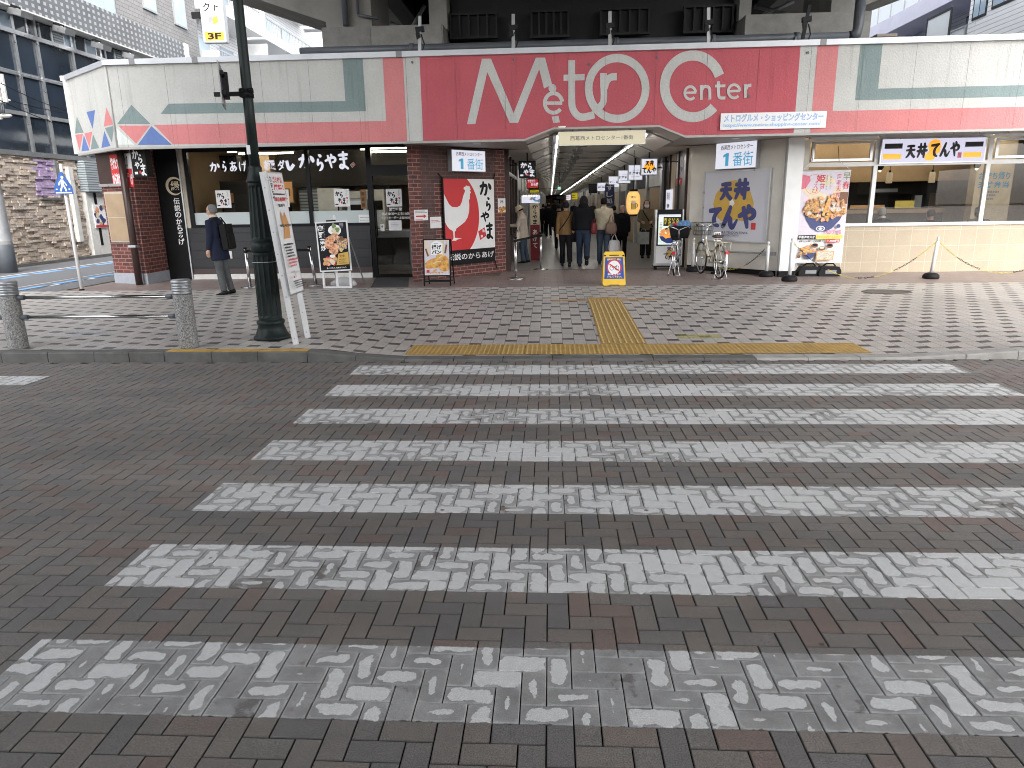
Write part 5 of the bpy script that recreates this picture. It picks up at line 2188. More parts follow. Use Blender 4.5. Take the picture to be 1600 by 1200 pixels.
# ------------------------------------------------------------------ street furniture
def lamp_post():
    Yc = 9.17
    X = at(425, 520, Yc).x
    z0 = gz(X, Yc)
    t = thing('street_lamp', 'dark green fluted cast iron lamp post standing at the kerb', 'lamp post', (X, Yc, z0))
    b = MB('lamp_green')
    zr = lambda px, py: at(px, py, Yc).z
    c = (X, Yc, 0)
    b.lathe([(.235, z0), (.240, z0 + .03), (.225, z0 + .045), (.21, z0 + .06), (.185, z0 + .13), (.165, z0 + .19), (.175, z0 + .20), (.185, z0 + .225), (.175, z0 + .25), (.15, z0 + .26)], c, 32)
    b.build('base', t)
    f = MB('lamp_green')

    def fluted(r0, r1, za, zb, n=14):
        N = n * 6
        rings = []
        for (r, z, d) in ((r0, za, 0), (r0, za + .03, 0), (r0, za + .06, 1), (r1, zb - .06, 1), (r1, zb - .03, 0), (r1, zb, 0)):
            ring = []
            for k in range(N):
                u = (k % 6) / 6
                dep = (.016 * max(0, math.sin(PI * u * 1.0)) ** .7 if d else 0)
                a = 2 * PI * k / N
                ring.append(V((X + (r - dep) * math.cos(a), Yc + (r - dep) * math.sin(a), z)))
            rings.append(ring)
        f.rings(rings, True, False)
    zA, zB, zC = z0 + .261, 1.27, 2.14
    fluted(.152, .142, zA, zB)
    f.build('lower_shaft', t)
    r = MB('lamp_green')
    r.lathe([(.13, zB + .001), (.155, zB + .01), (.164, zB + .05), (.164, zB + .09), (.155, zB + .13), (.13, zB + .139)], c, 32)
    r.build('ring', t)
    f = MB('lamp_green')
    fluted(.140, .110, zB + .14, zC, 14)
    f.build('middle_shaft', t)
    k = MB('lamp_green')
    k.lathe([(.105, zC + .001), (.126, zC + .012), (.126, zC + .03), (.108, zC + .06), (.078, zC + .16), (.084, zC + .18), (.075, zC + .20), (.07, zC + .21)], c, 32)
    k.build('collar', t)
    p = MB('lamp_green')
    p.lathe([(.066, zC + .211), (.063, 3.0), (.058, 4.5), (.052, 6.4), (.06, 6.42), (.03, 6.5)], c, 24)
    p.build('upper_pole', t)
    n = MB('dull_steel')
    for (px, py, dz) in ((425, 409, 0), ):
        z = at(px, py, Yc).z
        n.rings([[V((X + .160 * math.cos(a * PI / 12), Yc + .160 * math.sin(a * PI / 12), z + dz)) for a in range(24)] for dz in (0, .008)], False)
    n.build('wire_tie', t)
    lb = MB('white_print')
    z = at(397, 235, Yc).z
    lb.prism([V((X - .066, Yc - .050, z - .05)), V((X - .01, Yc - .074, z - .05)), V((X - .01, Yc - .074, z + .06)), V((X - .066, Yc - .050, z + .06))], (0, .01, 0))
    lb.build('sticker', t)
    h = MB('lamp_green')
    h.tube([(X, Yc, 6.2), (X + .5, Yc - .1, 6.45), (X + .9, Yc - .15, 6.4)], .03, 8)
    h.ball((X + 1.0, Yc - .16, 6.3), .2, 14, 8, 1, 1, .6)
    h.build('lamp_head', t)
    # bracket with a plate seen edge on
    z = at(400, 146, Yc).z
    s = thing('bracket_sign', 'dark sign plate seen edge on, clamped to the lamp post by a short arm', 'sign', (X - .45, Yc, z))
    a = MB('girder_steel')
    a.box((X - .42, Yc - .02, z - .025), (X + .02, Yc + .02, z + .025))
    a.build('arm', s)
    cl = MB('matte_black')
    for zz in (z - .03, z + .03):
        cl.rings([[V((X + r_ * math.cos(q * PI / 10), Yc + r_ * math.sin(q * PI / 10), zz + dz)) for q in range(20)] for (r_, dz) in ((.066, -.022), (.076, -.02), (.076, .02), (.066, .022))], False)
        cl.tube([(X + .05, Yc - .07, zz), (X + .10, Yc - .07, zz)], .025, 8)
        cl.tube([(X - .06, Yc - .07, zz), (X - .02, Yc - .09, zz)], .025, 8)
    cl.build('clamp', s)
    pz0, pz1 = at(346, 160, Yc).z, at(343, 108, Yc).z
    pl = MB('dull_steel')
    px_ = at(347, 140, Yc).x
    vd = V((px_, Yc, 0)).normalized()
    vd = Matrix.Rotation(R(-3.5), 3, 'Z') @ vd
    vn = V((vd.y, -vd.x, 0))
    cc = V((px_, Yc, (pz0 + pz1) / 2))
    hh = (pz1 - pz0) / 2
    pl.obox(cc, vd * .30, vn * .008, ZV * (hh + .05))
    pl.m('girder_steel').obox(cc + vn * .045, vd * .05, vn * .036, ZV * hh * .8)
    pl.build('plate', s)
    for zz in (hh * .6, -hh * .55):
        rr = MB('girder_steel')
        rr.obox(cc + vn * .03 + ZV * zz, vd * .28, vn * .02, ZV * .02)
        rr.build('rail', s)


lamp_post()


def notice_board():
    # long white board leaning against the lamp post, seen nearly edge on
    y0, y1 = 8.74, 9.20
    xb, zb = -3.25, gz(-3.25, 8.9)
    top = at(424, 269, 8.95)
    t = thing('notice_board', 'tall white notice board with long legs leaning against the green lamp post', 'notice board', (xb, 8.97, zb))
    d = V((top.x - xb, 0, top.z - zb))
    L_ = d.length
    d.normalize()
    n = d.cross(V((0, 1, 0))) * -1
    if n.x < 0:
        n = -n
    o = V((xb, 0, zb))
    a = .36 * 1.0
    th = .045
    for y in (y0, y1):
        m = MB('white_paint')
        m.obox(o + V((0, y, 0)) + d * (L_ / 2) - n * .03, d * (L_ / 2), (0, .022, 0), n * .032)
        for k in range(8):
            m.m('dull_steel').obox(o + V((0, y - .0225, 0)) + d * (L_ * (k + .3) / 8) - n * .03, d * .008, (0, .001, 0), n * .008)
        m.build('leg', t)
    bd = MB('alu')
    p0 = .62
    bd.obox(o + V((0, (y0 + y1) / 2, 0)) + d * (p0 + (L_ - p0) / 2) + n * .016, d * ((L_ - p0) / 2), (0, (y1 - y0) / 2 + .03, 0), n * .012)
    bd.build('board', t)
    pr = MB('white_print')
    s = Sheet(pr, o + V((0, y0 - .01, 0)) + d * p0 + n * .0285, (0, 1, 0), d)
    if s.n.dot(n) < 0:
        s.n = -s.n
    W, H = y1 - y0 + .02, L_ - p0
    s.rect(0, .02, W, H - .02, 'white_print')
    kk = (H - .03) / 2.2
    s.vtext('お知らせ', W * .14, H - kk * .08, .07, 'black_print')
    s.text('ゴミ持込', W * .25, H - kk * .20, W * .92, H - kk * .08, 'red_print', .03)
    s.text('厳禁！', W * .25, H - kk * .33, W * .92, H - kk * .22, 'red_print', .03)
    s.tiny(W * .12, H - kk * .42, W * .92, H - kk * .37, 1, 'black_print')
    s.text('違反者通報', W * .15, H - kk * .53, W * .92, H - kk * .45, 'red_print', .03)
    s.text('監視中', W * .3, H - kk * .63, W * .75, H - kk * .57, 'black_print', .02)
    s.poly([(W * .25, H - kk * 1.20), (W * .72, H - kk * 1.20), (W * .78, H - kk * .95), (W * .62, H - kk * .72), (W * .48, H - kk * .84), (W * .36, H - kk * .70), (W * .30, H - kk * .86), (W * .40, H - kk * 1.0)], 'tan_print')
    s.text('市街地案内', W * .12, H - kk * .99, W * .92, H - kk * .94, 'black_print', .03)
    s.tiny(W * .15, H - kk * 1.55, W * .85, H - kk * 1.28, 5, 'black_print')
    s.tiny(W * .15, H - kk * 1.73, W * .85, H - kk * 1.56, 3, 'red_print')
    s.line([(W * .2, H - kk * 1.80), (W * .8, H - kk * 1.84)], .008, 'grey_print')
    s.line([(W * .3, H - kk * 1.79), (W * .4, H - kk * 1.92)], .008, 'grey_print')
    s.rect(W * .2, H - kk * 1.93, W * .3, H - kk * 1.90, 'red_print')
    s.tiny(W * .12, H - kk * 2.12, W * .9, H - kk * 1.97, 4, 'black_print')
    pr.build('print', t)


notice_board()


def pipe_rail():
    Yr = 8.58
    cx = [at(26, 520, Yr).x - .01, at(293, 520, Yr).x]
    step = cx[1] - cx[0]
    cx = [cx[0] - step] + cx
    t = thing('pipe_guard_rail', 'granite guard rail posts with steel caps joined by two tubes along the left kerb', 'guard rail', (cx[1], Yr, kz(cx[1])))
    for x in cx:
        z0 = gz(x, Yr)
        m = MB('granite')
        m.lathe([(.118, z0), (.116, z0 + .01), (.114, .80), (.110, .805)], (x, Yr, 0), 28)
        po = m.build('post', t)
        k = MB('dull_steel')
        zt = .985
        pr = [(.110, .806)]
        for q in range(4):
            z = .815 + q * .032
            pr += [(.117, z), (.117, z + .02), (.110, z + .022), (.110, z + .030)]
        pr += [(.119, .948), (.119, .968), (.105, zt), (.02, zt + .004)]
        k.lathe(pr, (x, Yr, 0), 28)
        k.build('cap', po)
    for a, b in zip(cx, cx[1:]):
        for z in (.775, .525):
            m = MB('steel')
            m.tube([(a + .17, Yr, z), (b - .17, Yr, z)], .021, 12)
            m.m('pipe_grey').tube([(a + .10, Yr, z), (a + .20, Yr, z)], .032, 12)
            m.tube([(b - .20, Yr, z), (b - .10, Yr, z)], .032, 12)
            m.build('rail', t)


pipe_rail()


def crossing_sign():
    X, Yc = -10.32, 15.0
    t = thing('crossing_sign', 'blue pentagon pedestrian crossing sign on a slim white pole', 'road sign', (X, Yc, .11))
    m = MB('white_paint')
    m.tube([(X, Yc, .1), (X, Yc, 2.78)], .034, 12)
    m.m('matte_black').lathe([(.06, .11), (.06, .13), (.036, .15)], (X, Yc, 0), 14)
    m.build('pole', t)
    p = MB('sign_blue')
    U = V((1, .18, 0)).normalized()
    cx = V((X, Yc, 0)) - U.cross(ZV) * -.05
    w_, z0, z1 = .185, 2.16, 2.62
    out = [(-w_, z0), (w_, z0), (w_ * .96, z0 + .15), (.02, z1), (-.02, z1), (-w_ * .96, z0 + .15)]
    nn = U.cross(ZV)
    p.prism([cx + U * a + ZV * b + nn * .012 for a, b in out], -nn * .012)
    p.build('plate', t)
    q = MB('white_print')
    s = Sheet(q, cx + nn * .013, U, ZV)
    s.rect(-.16, z0 + .02, .16, z0 + .045, 'white_print')
    s.ell(.01, z0 + .345, .028, .030, 'white_print', 14)
    s.line([(.0, z0 + .30), (-.005, z0 + .20)], .06, 'white_print')
    s.line([(-.01, z0 + .21), (-.03, z0 + .13), (-.06, z0 + .06)], .032, 'white_print')
    s.line([(.0, z0 + .21), (.035, z0 + .14), (.055, z0 + .06)], .032, 'white_print')
    s.line([(.01, z0 + .29), (.06, z0 + .22), (.08, z0 + .17)], .022, 'white_print')
    s.line([(-.01, z0 + .29), (-.06, z0 + .24), (-.075, z0 + .18)], .022, 'white_print')
    for k in (-.13, -.05, .05, .12):
        s.rect(k - .018, z0 + .095, k + .018, z0 + .115, 'white_print')
    q.build('pictogram', t)


crossing_sign()


def utility_pole():
    Yp = 19.6
    X = at(12, 420, Yp).x
    t = thing('utility_pole', 'grey concrete utility pole at the left edge with equipment on it', 'utility pole', (X, Yp, .1))
    m = MB('concrete')
    m.lathe([(.24, .1), (.235, 1.0), (.20, 5), (.16, 11)], (X, Yp, 0), 20)
    m.build('shaft', t)
    b = MB('pipe_grey')
    b.lathe([(.244, .12), (.242, .9), (.238, .91)], (X, Yp, 0), 20)
    b.build('base_wrap', t)
    s = MB('sign_grey')
    s.lathe([(.236, 1.0), (.226, 2.3)], (X, Yp, 0), 20, cap=False)
    s.build('painted_band', t)
    e = MB('off_white_paint')
    p = at(4, 145, Yp)
    e.box((p.x - .1, Yp - .3, p.z - .25), (p.x + .06, Yp - .1, p.z + .2))
    for dx in (.12, .22, .28):
        e.box((p.x + dx - .02, Yp - .3, p.z - .28), (p.x + dx + .02, Yp - .24, p.z + .42))
    e.tube([(p.x - .1, Yp - .15, p.z - .2), (p.x + .32, Yp - .2, p.z - .22)], .025, 6)
    e.m('pipe_grey').tube([(p.x, Yp - .1, p.z - .3), (p.x, Yp, p.z - .3)], .05, 6)
    for k in range(3):
        e.tube([(p.x + .05 * k, Yp - .2, p.z - .25), (p.x + .05 * k, Yp - .2, p.z - .55)], .02, 6)
    e.build('antenna_unit', t)
    q = at(3, 185, Yp)
    l = MB('off_white_paint')
    l.tube([(X, Yp, q.z - .1), (q.x + .05, Yp - .05, q.z)], .03, 8)
    l.ball((q.x + .15, Yp - .05, q.z + .06), .16, 12, 6, 1.2, .6, .35)
    l.build('lamp_arm', t)


utility_pole()


# ------------------------------------------------------------------ signs on and around the building
def wall_sheet(name, label, cat, P0_, U, corners, t, backm, off=.0, group=None, frame=None):
    """flat panel on a wall given two opposite picture corners (x0,y0,x1,y1); returns (MB, Sheet, w, h, finish)"""
    U = V(U).normalized()
    n = U.cross(ZV)
    x0, y0, x1, y1 = corners
    pp = P0_ + n * (off + t)
    ul, vt_ = uvof(onplane(x0, y0, pp, n), pp, U)
    ur, vb = uvof(onplane(x1, y1, pp, n), pp, U)
    m = MB(backm)
    q = [pp + U * ul + ZV * vb, pp + U * ur + ZV * vb, pp + U * ur + ZV * vt_, pp + U * ul + ZV * vt_]
    m.prism(q, -n * t)
    s = Sheet(m, pp + U * ul + ZV * vb, U, ZV, .0012)
    ctr = pp + U * ((ul + ur) / 2) + ZV * vb
    return m, s, ur - ul, vt_ - vb, ctr


def finish(m, name, label, cat, ctr, group=None):
    return tag(m.build(name, origin=ctr), label, cat, group)


FU = V((1, 0, 0))


def number_sign(P0_, U, c, label):
    m, s, w_, h, ctr = wall_sheet('', '', '', P0_, U, c, .14, 'sign_grey', .02)
    s.rect(.012, .012, w_ - .012, h - .012, 'lit_white')
    s.text('西葛西メトロセンター', w_ * .13, h * .72, w_ * .90, h * .90, 'lit_ink', .01)
    s.poly([(w_ * .255, h * .12), (w_ * .335, h * .12), (w_ * .335, h * .60), (w_ * .275, h * .60), (w_ * .20, h * .53), (w_ * .20, h * .44), (w_ * .255, h * .48)], 'lit_teal')
    s.text('番街', w_ * .44, h * .10, w_ * .92, h * .62, 'lit_teal', .004)
    finish(m, 'lightbox_sign', label, 'sign', ctr, 'lightbox signs with the street number')


number_sign(LW0, LU, (705, 233, 759, 269), 'lit white number sign on the dark brick wall above the rooster banner')
number_sign(RW0, RU, (1119, 224, 1181, 262), 'lit white number sign on the pale plaster wall above the silver poster')

# entrance light box
m = MB('alu')
a, b = at(872, 228, FY + .25), at(1009, 203, FY + .25)
m.box((a.x, FY + .25, a.z), (b.x, FY + .43, b.z))
s = Sheet(m, (a.x, FY + .249, a.z), FU, ZV)
W, H = b.x - a.x, b.z - a.z
s.rect(.01, .01, W - .01, H - .01, 'lit_cream')
s.text('西葛西メトロセンター1番街', W * .14, H * .36, W * .86, H * .68, 'lit_ink', .004)
m.m('dull_steel')
for x in (a.x + .3, b.x - .3):
    m.tube([(x, FY + .34, b.z), (x, FY + .34, NZ)], .012, 6)
finish(m, 'lightbox_sign', 'long cream light box hanging under the fascia over the passage entrance', 'sign', ((a.x + b.x) / 2, FY + .34, a.z))

# white plate on the fascia
m = MB('white_print')
a, b = at(1125, 203, FY - .02), at(1292, 173.5, FY - .02)
m.box((a.x, FY - .03, a.z), (b.x, FY - .012, b.z))
s = Sheet(m, (a.x, FY - .031, a.z), FU, ZV)
W, H = b.x - a.x, b.z - a.z
s.text('メトログルメ・ショッピングセンター', W * .03, H * .45, W * .97, H * .93, 'plate_blue', .035)
s.d += .001
s.text('メトログルメ・ショッピングセンター', W * .035, H * .47, W * .965, H * .91, 'plate_sky', .0)
s.text('https://www.metro-shopping-center.com/', W * .03, H * .10, W * .95, H * .38, 'sky_print', .02)
finish(m, 'fascia_plate', 'white plate with blue lettering overlapping the lower right of the red fascia', 'sign', ((a.x + b.x) / 2, FY - .02, a.z))


# rooster banner on the angled wall
def rooster():
    m, s, w_, h, ctr = wall_sheet('', '', '', LW0, LU, (692, 279, 774, 408), .015, 'black_print', .05)
    hb = h * .175
    s.rect(0.0, hb, w_, h, 'white_print')
    # red disc clipped to the sheet
    cu, cv, ru, rv = w_ * .18, h * .58, w_ * .50, h * .50
    pts = []
    for k in range(-60, 61):
        a = R(k * 1.5)
        u, v = cu + ru * math.cos(a), cv + rv * math.sin(a)
        pts.append((min(max(u, 0), w_), min(max(v, hb), h)))
    s.poly([(0, hb)] + [p for p in pts if p[0] > 0.001] + [(0, h)], 'red_print')
    R_ = lambda x, y: (w_ * (x - 348) / (890 - 348), h * (1 - (y - 65) / (930 - 65)))
    body = [(348, 205), (365, 240), (385, 285), (405, 320), (430, 342), (480, 346), (515, 330), (535, 290), (550, 235), (568, 195), (572, 175), (556, 165), (560, 148), (578, 140), (585, 130), (605, 138),
            (618, 135), (626, 155), (632, 172), (624, 180), (634, 205), (622, 210), (620, 265), (610, 275), (612, 330), (608, 395), (590, 450), (560, 495), (510, 530), (465, 560), (462, 580), (448, 590), (446, 650), (470, 655), (522, 662),
            (485, 668), (455, 676), (470, 686), (438, 680), (414, 682), (428, 664), (434, 650), (432, 592), (424, 578), (395, 560), (372, 530), (348, 480)]
    pl = [R_(*p) for p in body]
    # triangulate the outline through bmesh so that it stays clean
    bm = bmesh.new()
    vs = [bm.verts.new((p[0], p[1], 0)) for p in pl]
    fc = bm.faces.new(vs)
    bmesh.ops.triangulate(bm, faces=[fc])
    for f in bm.faces:
        s.poly([(v.co.x, v.co.y) for v in f.verts], 'white_print', keep=True)
    bm.free()
    s.d += s.STEP
    for ch, (x0, y0, x1, y1) in zip('からやま', ((722, 80, 858, 240), (782, 245, 862, 395), (728, 395, 836, 505), (780, 515, 875, 690))):
        a, b = R_(x0, y1), R_(x1, y0)
        s.brush(ch, a[0], a[1], b[0], b[1], 'black_print', 1.6)
    q = [R_(*p) for p in ((700, 600), (772, 560), (790, 650), (720, 692))]
    s.poly(q, 'red_print')
    s.text('浅', *R_(744, 612), *R_(772, 582), 'white_print', .03)
    s.text('草', *R_(726, 668), *R_(752, 638), 'white_print', .03)
    s.text('伝説のからあげ', w_ * .02, h * .055, w_ * .97, h * .135, 'white_print', .012)
    m.m('matte_black')
    for (u, v, du, dv) in ((0, h, -.10, .12), (w_, h, .10, .14), (w_, 0, .10, -.18)):
        m.tube([s.p0 + s.U * u + ZV * v, s.p0 + s.U * (u + du) + ZV * (v + dv) - s.n * .06], .012, 6)
    m.obox(s.p0 + s.U * -.02 + ZV * (h / 2), s.U * .022, s.n * .012, ZV * (h / 2 + .03))
    finish(m, 'wall_banner', 'red and white rooster banner with black lettering tied to the dark brick wall', 'banner', ctr)


rooster()

m, s, w_, h, ctr = wall_sheet('', '', '', LW0, LU, (647, 328, 669, 344), .006, 'white_print', .008)
s.rect(w_ * .1, h * .32, w_ * .7, h * .46, 'red_print')
s.poly([(w_ * .68, h * .2), (w_ * .9, h * .39), (w_ * .68, h * .58)], 'red_print')
s.tiny(w_ * .05, h * .66, w_ * .95, h * .95, 2, 'grey_print')
s.tiny(w_ * .05, h * .05, w_ * .6, h * .15, 1, 'red_print')
finish(m, 'wall_notice', 'white notice with a red arrow on the brick beside the glass door', 'notice', ctr)
m, s, w_, h, ctr = wall_sheet('', '', '', LW0, LU, (672, 339, 690, 356), .006, 'white_print', .008)
s.tiny(w_ * .1, h * .5, w_ * .9, h * .75, 2, 'red_print', .45)
finish(m, 'wall_notice', 'plain white notice with faint red print left of the rooster banner', 'notice', ctr)
m, s, w_, h, ctr = wall_sheet('', '', '', LW0, LU, (778, 310, 790, 332), .006, 'white_print', .008)
s.text('から', w_ * .3, h * .66, w_ * .7, h * .9, 'black_print', .03)
for k in range(9):
    s.blob(w_ * rnd.uniform(.15, .85), h * rnd.uniform(.08, .42), w_ * .2, h * .13, 'print_fried')
s.rect(0, 0, w_, h * .06, 'orange_print')
finish(m, 'wall_poster', 'small poster of fried chicken right of the rooster banner', 'poster', ctr)


# three printed squares on the window + one on the door
def shop_square(px, py, label):
    m, s, w_, h, ctr = wall_sheet('', '', '', V((0, WY - .012, 0)), FU, (px - 13, py - 13.5, px + 13, py + 13.5), .004, 'white_print', 0)
    for ch, bx in zip('からやま', ((.08, .58, .36, .88), (.34, .50, .62, .84), (.22, .20, .48, .50), (.52, .12, .76, .50))):
        s.brush(ch, w_ * bx[0], h * bx[1], w_ * bx[2], h * bx[3], 'black_print', 1.6)
    s.rect(w_ * .43, h * .17, w_ * .53, h * .30, 'red_print')
    s.vtext('すみだ', w_ * .82, h * .92, w_ * .11, 'grey_print', .0)
    s.poly([(w_ * .76, h * .52), (w_ * .92, h * .52), (w_ * .86, h * .40)], 'red_print')
    s.vtext('浅草', w_ * .84, h * .36, w_ * .10, 'grey_print', .0)
    s.rect(w_ * .06, h * .10, w_ * .26, h * .16, 'black_print')
    finish(m, 'window_sticker', label, 'window sign', ctr, 'white square signs on the shop glass')


shop_square(349, 311, 'square white sign on the window right behind the old man')
shop_square(440, 310, 'square white sign on the window partly behind the leaning notice board')
shop_square(534, 309, 'square white sign on the window above the white easel')
shop_square(615.5, 309, 'square white sign on the black framed glass door')
m, s, w_, h, ctr = wall_sheet('', '', '', V((0, WY - .012, 0)), FU, (560, 335.5, 581, 351), .004, 'white_print', 0)
s.tiny(w_ * .12, h * .1, w_ * .88, h * .9, 3, 'grey_print', .3)
finish(m, 'paper_notice', 'white paper notice low on the window just left of the glass door', 'notice', ctr)
m, s, w_, h, ctr = wall_sheet('', '', '', V((0, WY - .012, 0)), FU, (607, 344.5, 628, 360), .004, 'white_print', 0)
s.tiny(w_ * .2, h * .4, w_ * .8, h * .85, 3, 'grey_print', .3)
finish(m, 'paper_notice', 'white paper notice on the glass door under the opening hours', 'notice', ctr)
m, s, w_, h, ctr = wall_sheet('', '', '', V((0, WY - .012, 0)), FU, (594, 350, 601, 361), .004, 'white_print', 0)
s.ell(w_ * .5, h * .65, w_ * .25, h * .15, 'grey_print')
finish(m, 'paper_notice', 'tiny white pictogram sticker low at the left side of the glass door', 'notice', ctr)

# red poster behind the side window of the pier
m, s, w_, h, ctr = wall_sheet('', '', '', P0, PU, (170, 242, 191, 292), .004, 'red_print', .052)
s.rect(0, 0, w_, h, 'red_print')
s.text('揚げたて', w_ * .06, h * .54, w_ * .94, h * .90, 'white_print', .05)
s.text('からあげ', w_ * .06, h * .06, w_ * .94, h * .44, 'white_print', .05)
finish(m, 'window_poster', 'red poster with tall white lettering in the side window of the brick pier', 'poster', ctr)
m, s, w_, h, ctr = wall_sheet('', '', '', P0, PU, (193, 240, 210, 292), .004, 'red_print', .052)
s.rect(0, h * .55, w_, h, 'white_print')
s.text('とり', w_ * .02, h * .60, w_ * .5, h * .95, 'black_print', .04)
s.text('三', w_ * .05, h * .30, w_ * .4, h * .42, 'white_print', .04)
s.text('げ', w_ * .55, h * .06, w_ * .95, h * .4, 'white_print', .04)
finish(m, 'window_poster', 'half white half red poster behind the brown downpipe', 'poster', ctr)


# black blade sign on the brick corner
def blade_left():
    Yb = 15.85
    a, b = at(209, 277, Yb), at(235, 232, Yb)
    t = thing('blade_sign', 'black projecting sign with white brush lettering on the brick corner by the downpipe', 'sign', ((a.x + b.x) / 2, Yb, a.z))
    m = MB('black_panel')
    U = V((.93, -.30, 0)).normalized()
    n = U.cross(ZV)
    c = V((a.x, Yb, 0))
    w_, h = .42, b.z - a.z
    q = [c + ZV * a.z, c + U * w_ + ZV * a.z, c + U * w_ + ZV * b.z, c + ZV * b.z]
    m.prism([p + n * 0 for p in q], -n * .16)
    m.m('alu').obox(c + U * -.012 + ZV * (a.z + h / 2) - n * .01, U * .011, n * .012, ZV * (h / 2 + .01))
    m.build('box', t)
    f = MB('white_print')
    s = Sheet(f, c + ZV * a.z + n * .001, U, ZV)
    for ch, bx in zip('からやま', ((.08, .62, .52, .97), (.42, .48, .86, .80), (.18, .28, .56, .55), (.54, .04, .98, .46))):
        s.brush(ch, w_ * bx[0], h * bx[1], w_ * bx[2], h * bx[3], 'white_print', 1.5)
    s.rect(w_ * .14, h * .10, w_ * .36, h * .19, 'white_print')
    s.ell(w_ * .53, h * .17, w_ * .07, h * .06, 'red_print')
    f.build('lettering', t)
    bk = MB('matte_black')
    bk.tube([c + U * .2 - n * .16 + ZV * (b.z - .08), (c.x + .1, 16.3, b.z - .08)], .02, 6)
    bk.build('bracket', t)


blade_left()


# framed silver poster on the plaster wall
def silver_poster():
    m, s, w_, h, ctr = wall_sheet('', '', '', RW0, RU, (1101, 268, 1198, 380), .03, 'alu', .015)
    e = .035
    s.rect(e, e, w_ - e, h - e, 'silver_print')
    Q = lambda x, y: (e + (w_ - 2 * e) * (x - 575) / (1000 - 575), e + (h - 2 * e) * (1 - (y - 335) / (830 - 335)))
    s.poly([Q(*p) for p in ((690, 440), (720, 405), (780, 395), (840, 410), (880, 470), (910, 560), (905, 660), (860, 690), (780, 680), (700, 690), (650, 640), (640, 560), (655, 490))], 'gold_print')
    s.poly([Q(*p) for p in ((750, 545), (772, 530), (785, 560), (772, 585), (752, 575))], 'white_print')
    s.poly([Q(*p) for p in ((735, 660), (760, 640), (770, 670), (760, 705), (738, 700))], 'pink_print')
    for ch, (x0, y0, x1, y1) in zip('天丼てんや', ((680, 400, 765, 540), (775, 385, 880, 535), (612, 585, 705, 735), (705, 575, 815, 745), (810, 565, 935, 745))):
        a, b = Q(x0, y1), Q(x1, y0)
        s.brush(ch, a[0], a[1], b[0], b[1], 'ink_blue', 2.0)
    a, b = Q(903, 748), Q(932, 700)
    s.rect(a[0], a[1], b[0], b[1], 'red_print')
    a, b = Q(655, 782), Q(885, 764)
    s.text('TEMPURA TENDON TENYA', a[0], a[1], b[0], b[1], 'ink_blue', .0)
    a, b = Q(700, 800), Q(825, 786)
    s.text('ASAKUSA TOKYO', a[0], a[1], b[0], b[1], 'ink_blue', .0)
    m.m('alu')
    for (u0, v0, u1, v1) in ((0, 0, w_, e), (0, h - e, w_, h), (0, e, e, h - e), (w_ - e, e, w_, h - e)):
        p = s.p0 + s.U * ((u0 + u1) / 2) + ZV * ((v0 + v1) / 2) + s.n * .012
        m.obox(p, s.U * ((u1 - u0) / 2), s.n * .012, ZV * ((v1 - v0) / 2))
    finish(m, 'framed_poster', 'large silver framed poster with navy and gold lettering on the plaster wall', 'poster', ctr)


silver_poster()


# lit sign of the right shop
m = MB('alu')
a, b = at(1374, 256, WY - .12), at(1543.5, 213, WY - .12)
m.box((a.x, WY - .12, a.z), (b.x, WY - .045, b.z))
s = Sheet(m, (a.x, WY - .121, a.z), FU, ZV)
W, H = b.x - a.x, b.z - a.z
s.rect(.02, .02, W - .02, H - .02, 'lit_lilac')
Q = lambda x, y: (W * (x - 205) / (1250 - 205), H * (1 - (y - 95) / (315 - 95)))
for (x0, y0, x1, y1, mm) in ((240, 140, 418, 185, 'lit_black'), (232, 230, 412, 276, 'lit_orange'), (1038, 125, 1217, 168, 'lit_black'), (1030, 215, 1210, 260, 'lit_orange')):
    dy = (x0 - 205) * .016
    p, q = Q(x0, y1 + dy), Q(x1, y0 + dy)
    s.rect(p[0], p[1], q[0], q[1], mm)
s.poly([Q(*p) for p in ((690, 125), (735, 108), (785, 120), (800, 165), (795, 225), (760, 240), (750, 280), (700, 298), (655, 285), (650, 245), (690, 215), (670, 165))], 'lit_orange')
for ch, (x0, y0, x1, y1) in zip('天丼てんや', ((455, 145, 552, 272), (562, 140, 672, 270), (700, 140, 790, 265), (795, 138, 895, 265), (890, 128, 990, 265))):
    p, q = Q(x0, y1), Q(x1, y0)
    s.brush(ch, p[0], p[1], q[0], q[1], 'lit_black', 1.7)
p, q = Q(975, 275), Q(1012, 228)
s.rect(p[0], p[1], q[0], q[1], 'pink_print')
finish(m, 'shop_sign', 'long lit pale sign with black brush lettering and orange bars above the right window', 'sign', ((a.x + b.x) / 2, WY - .1, a.z))


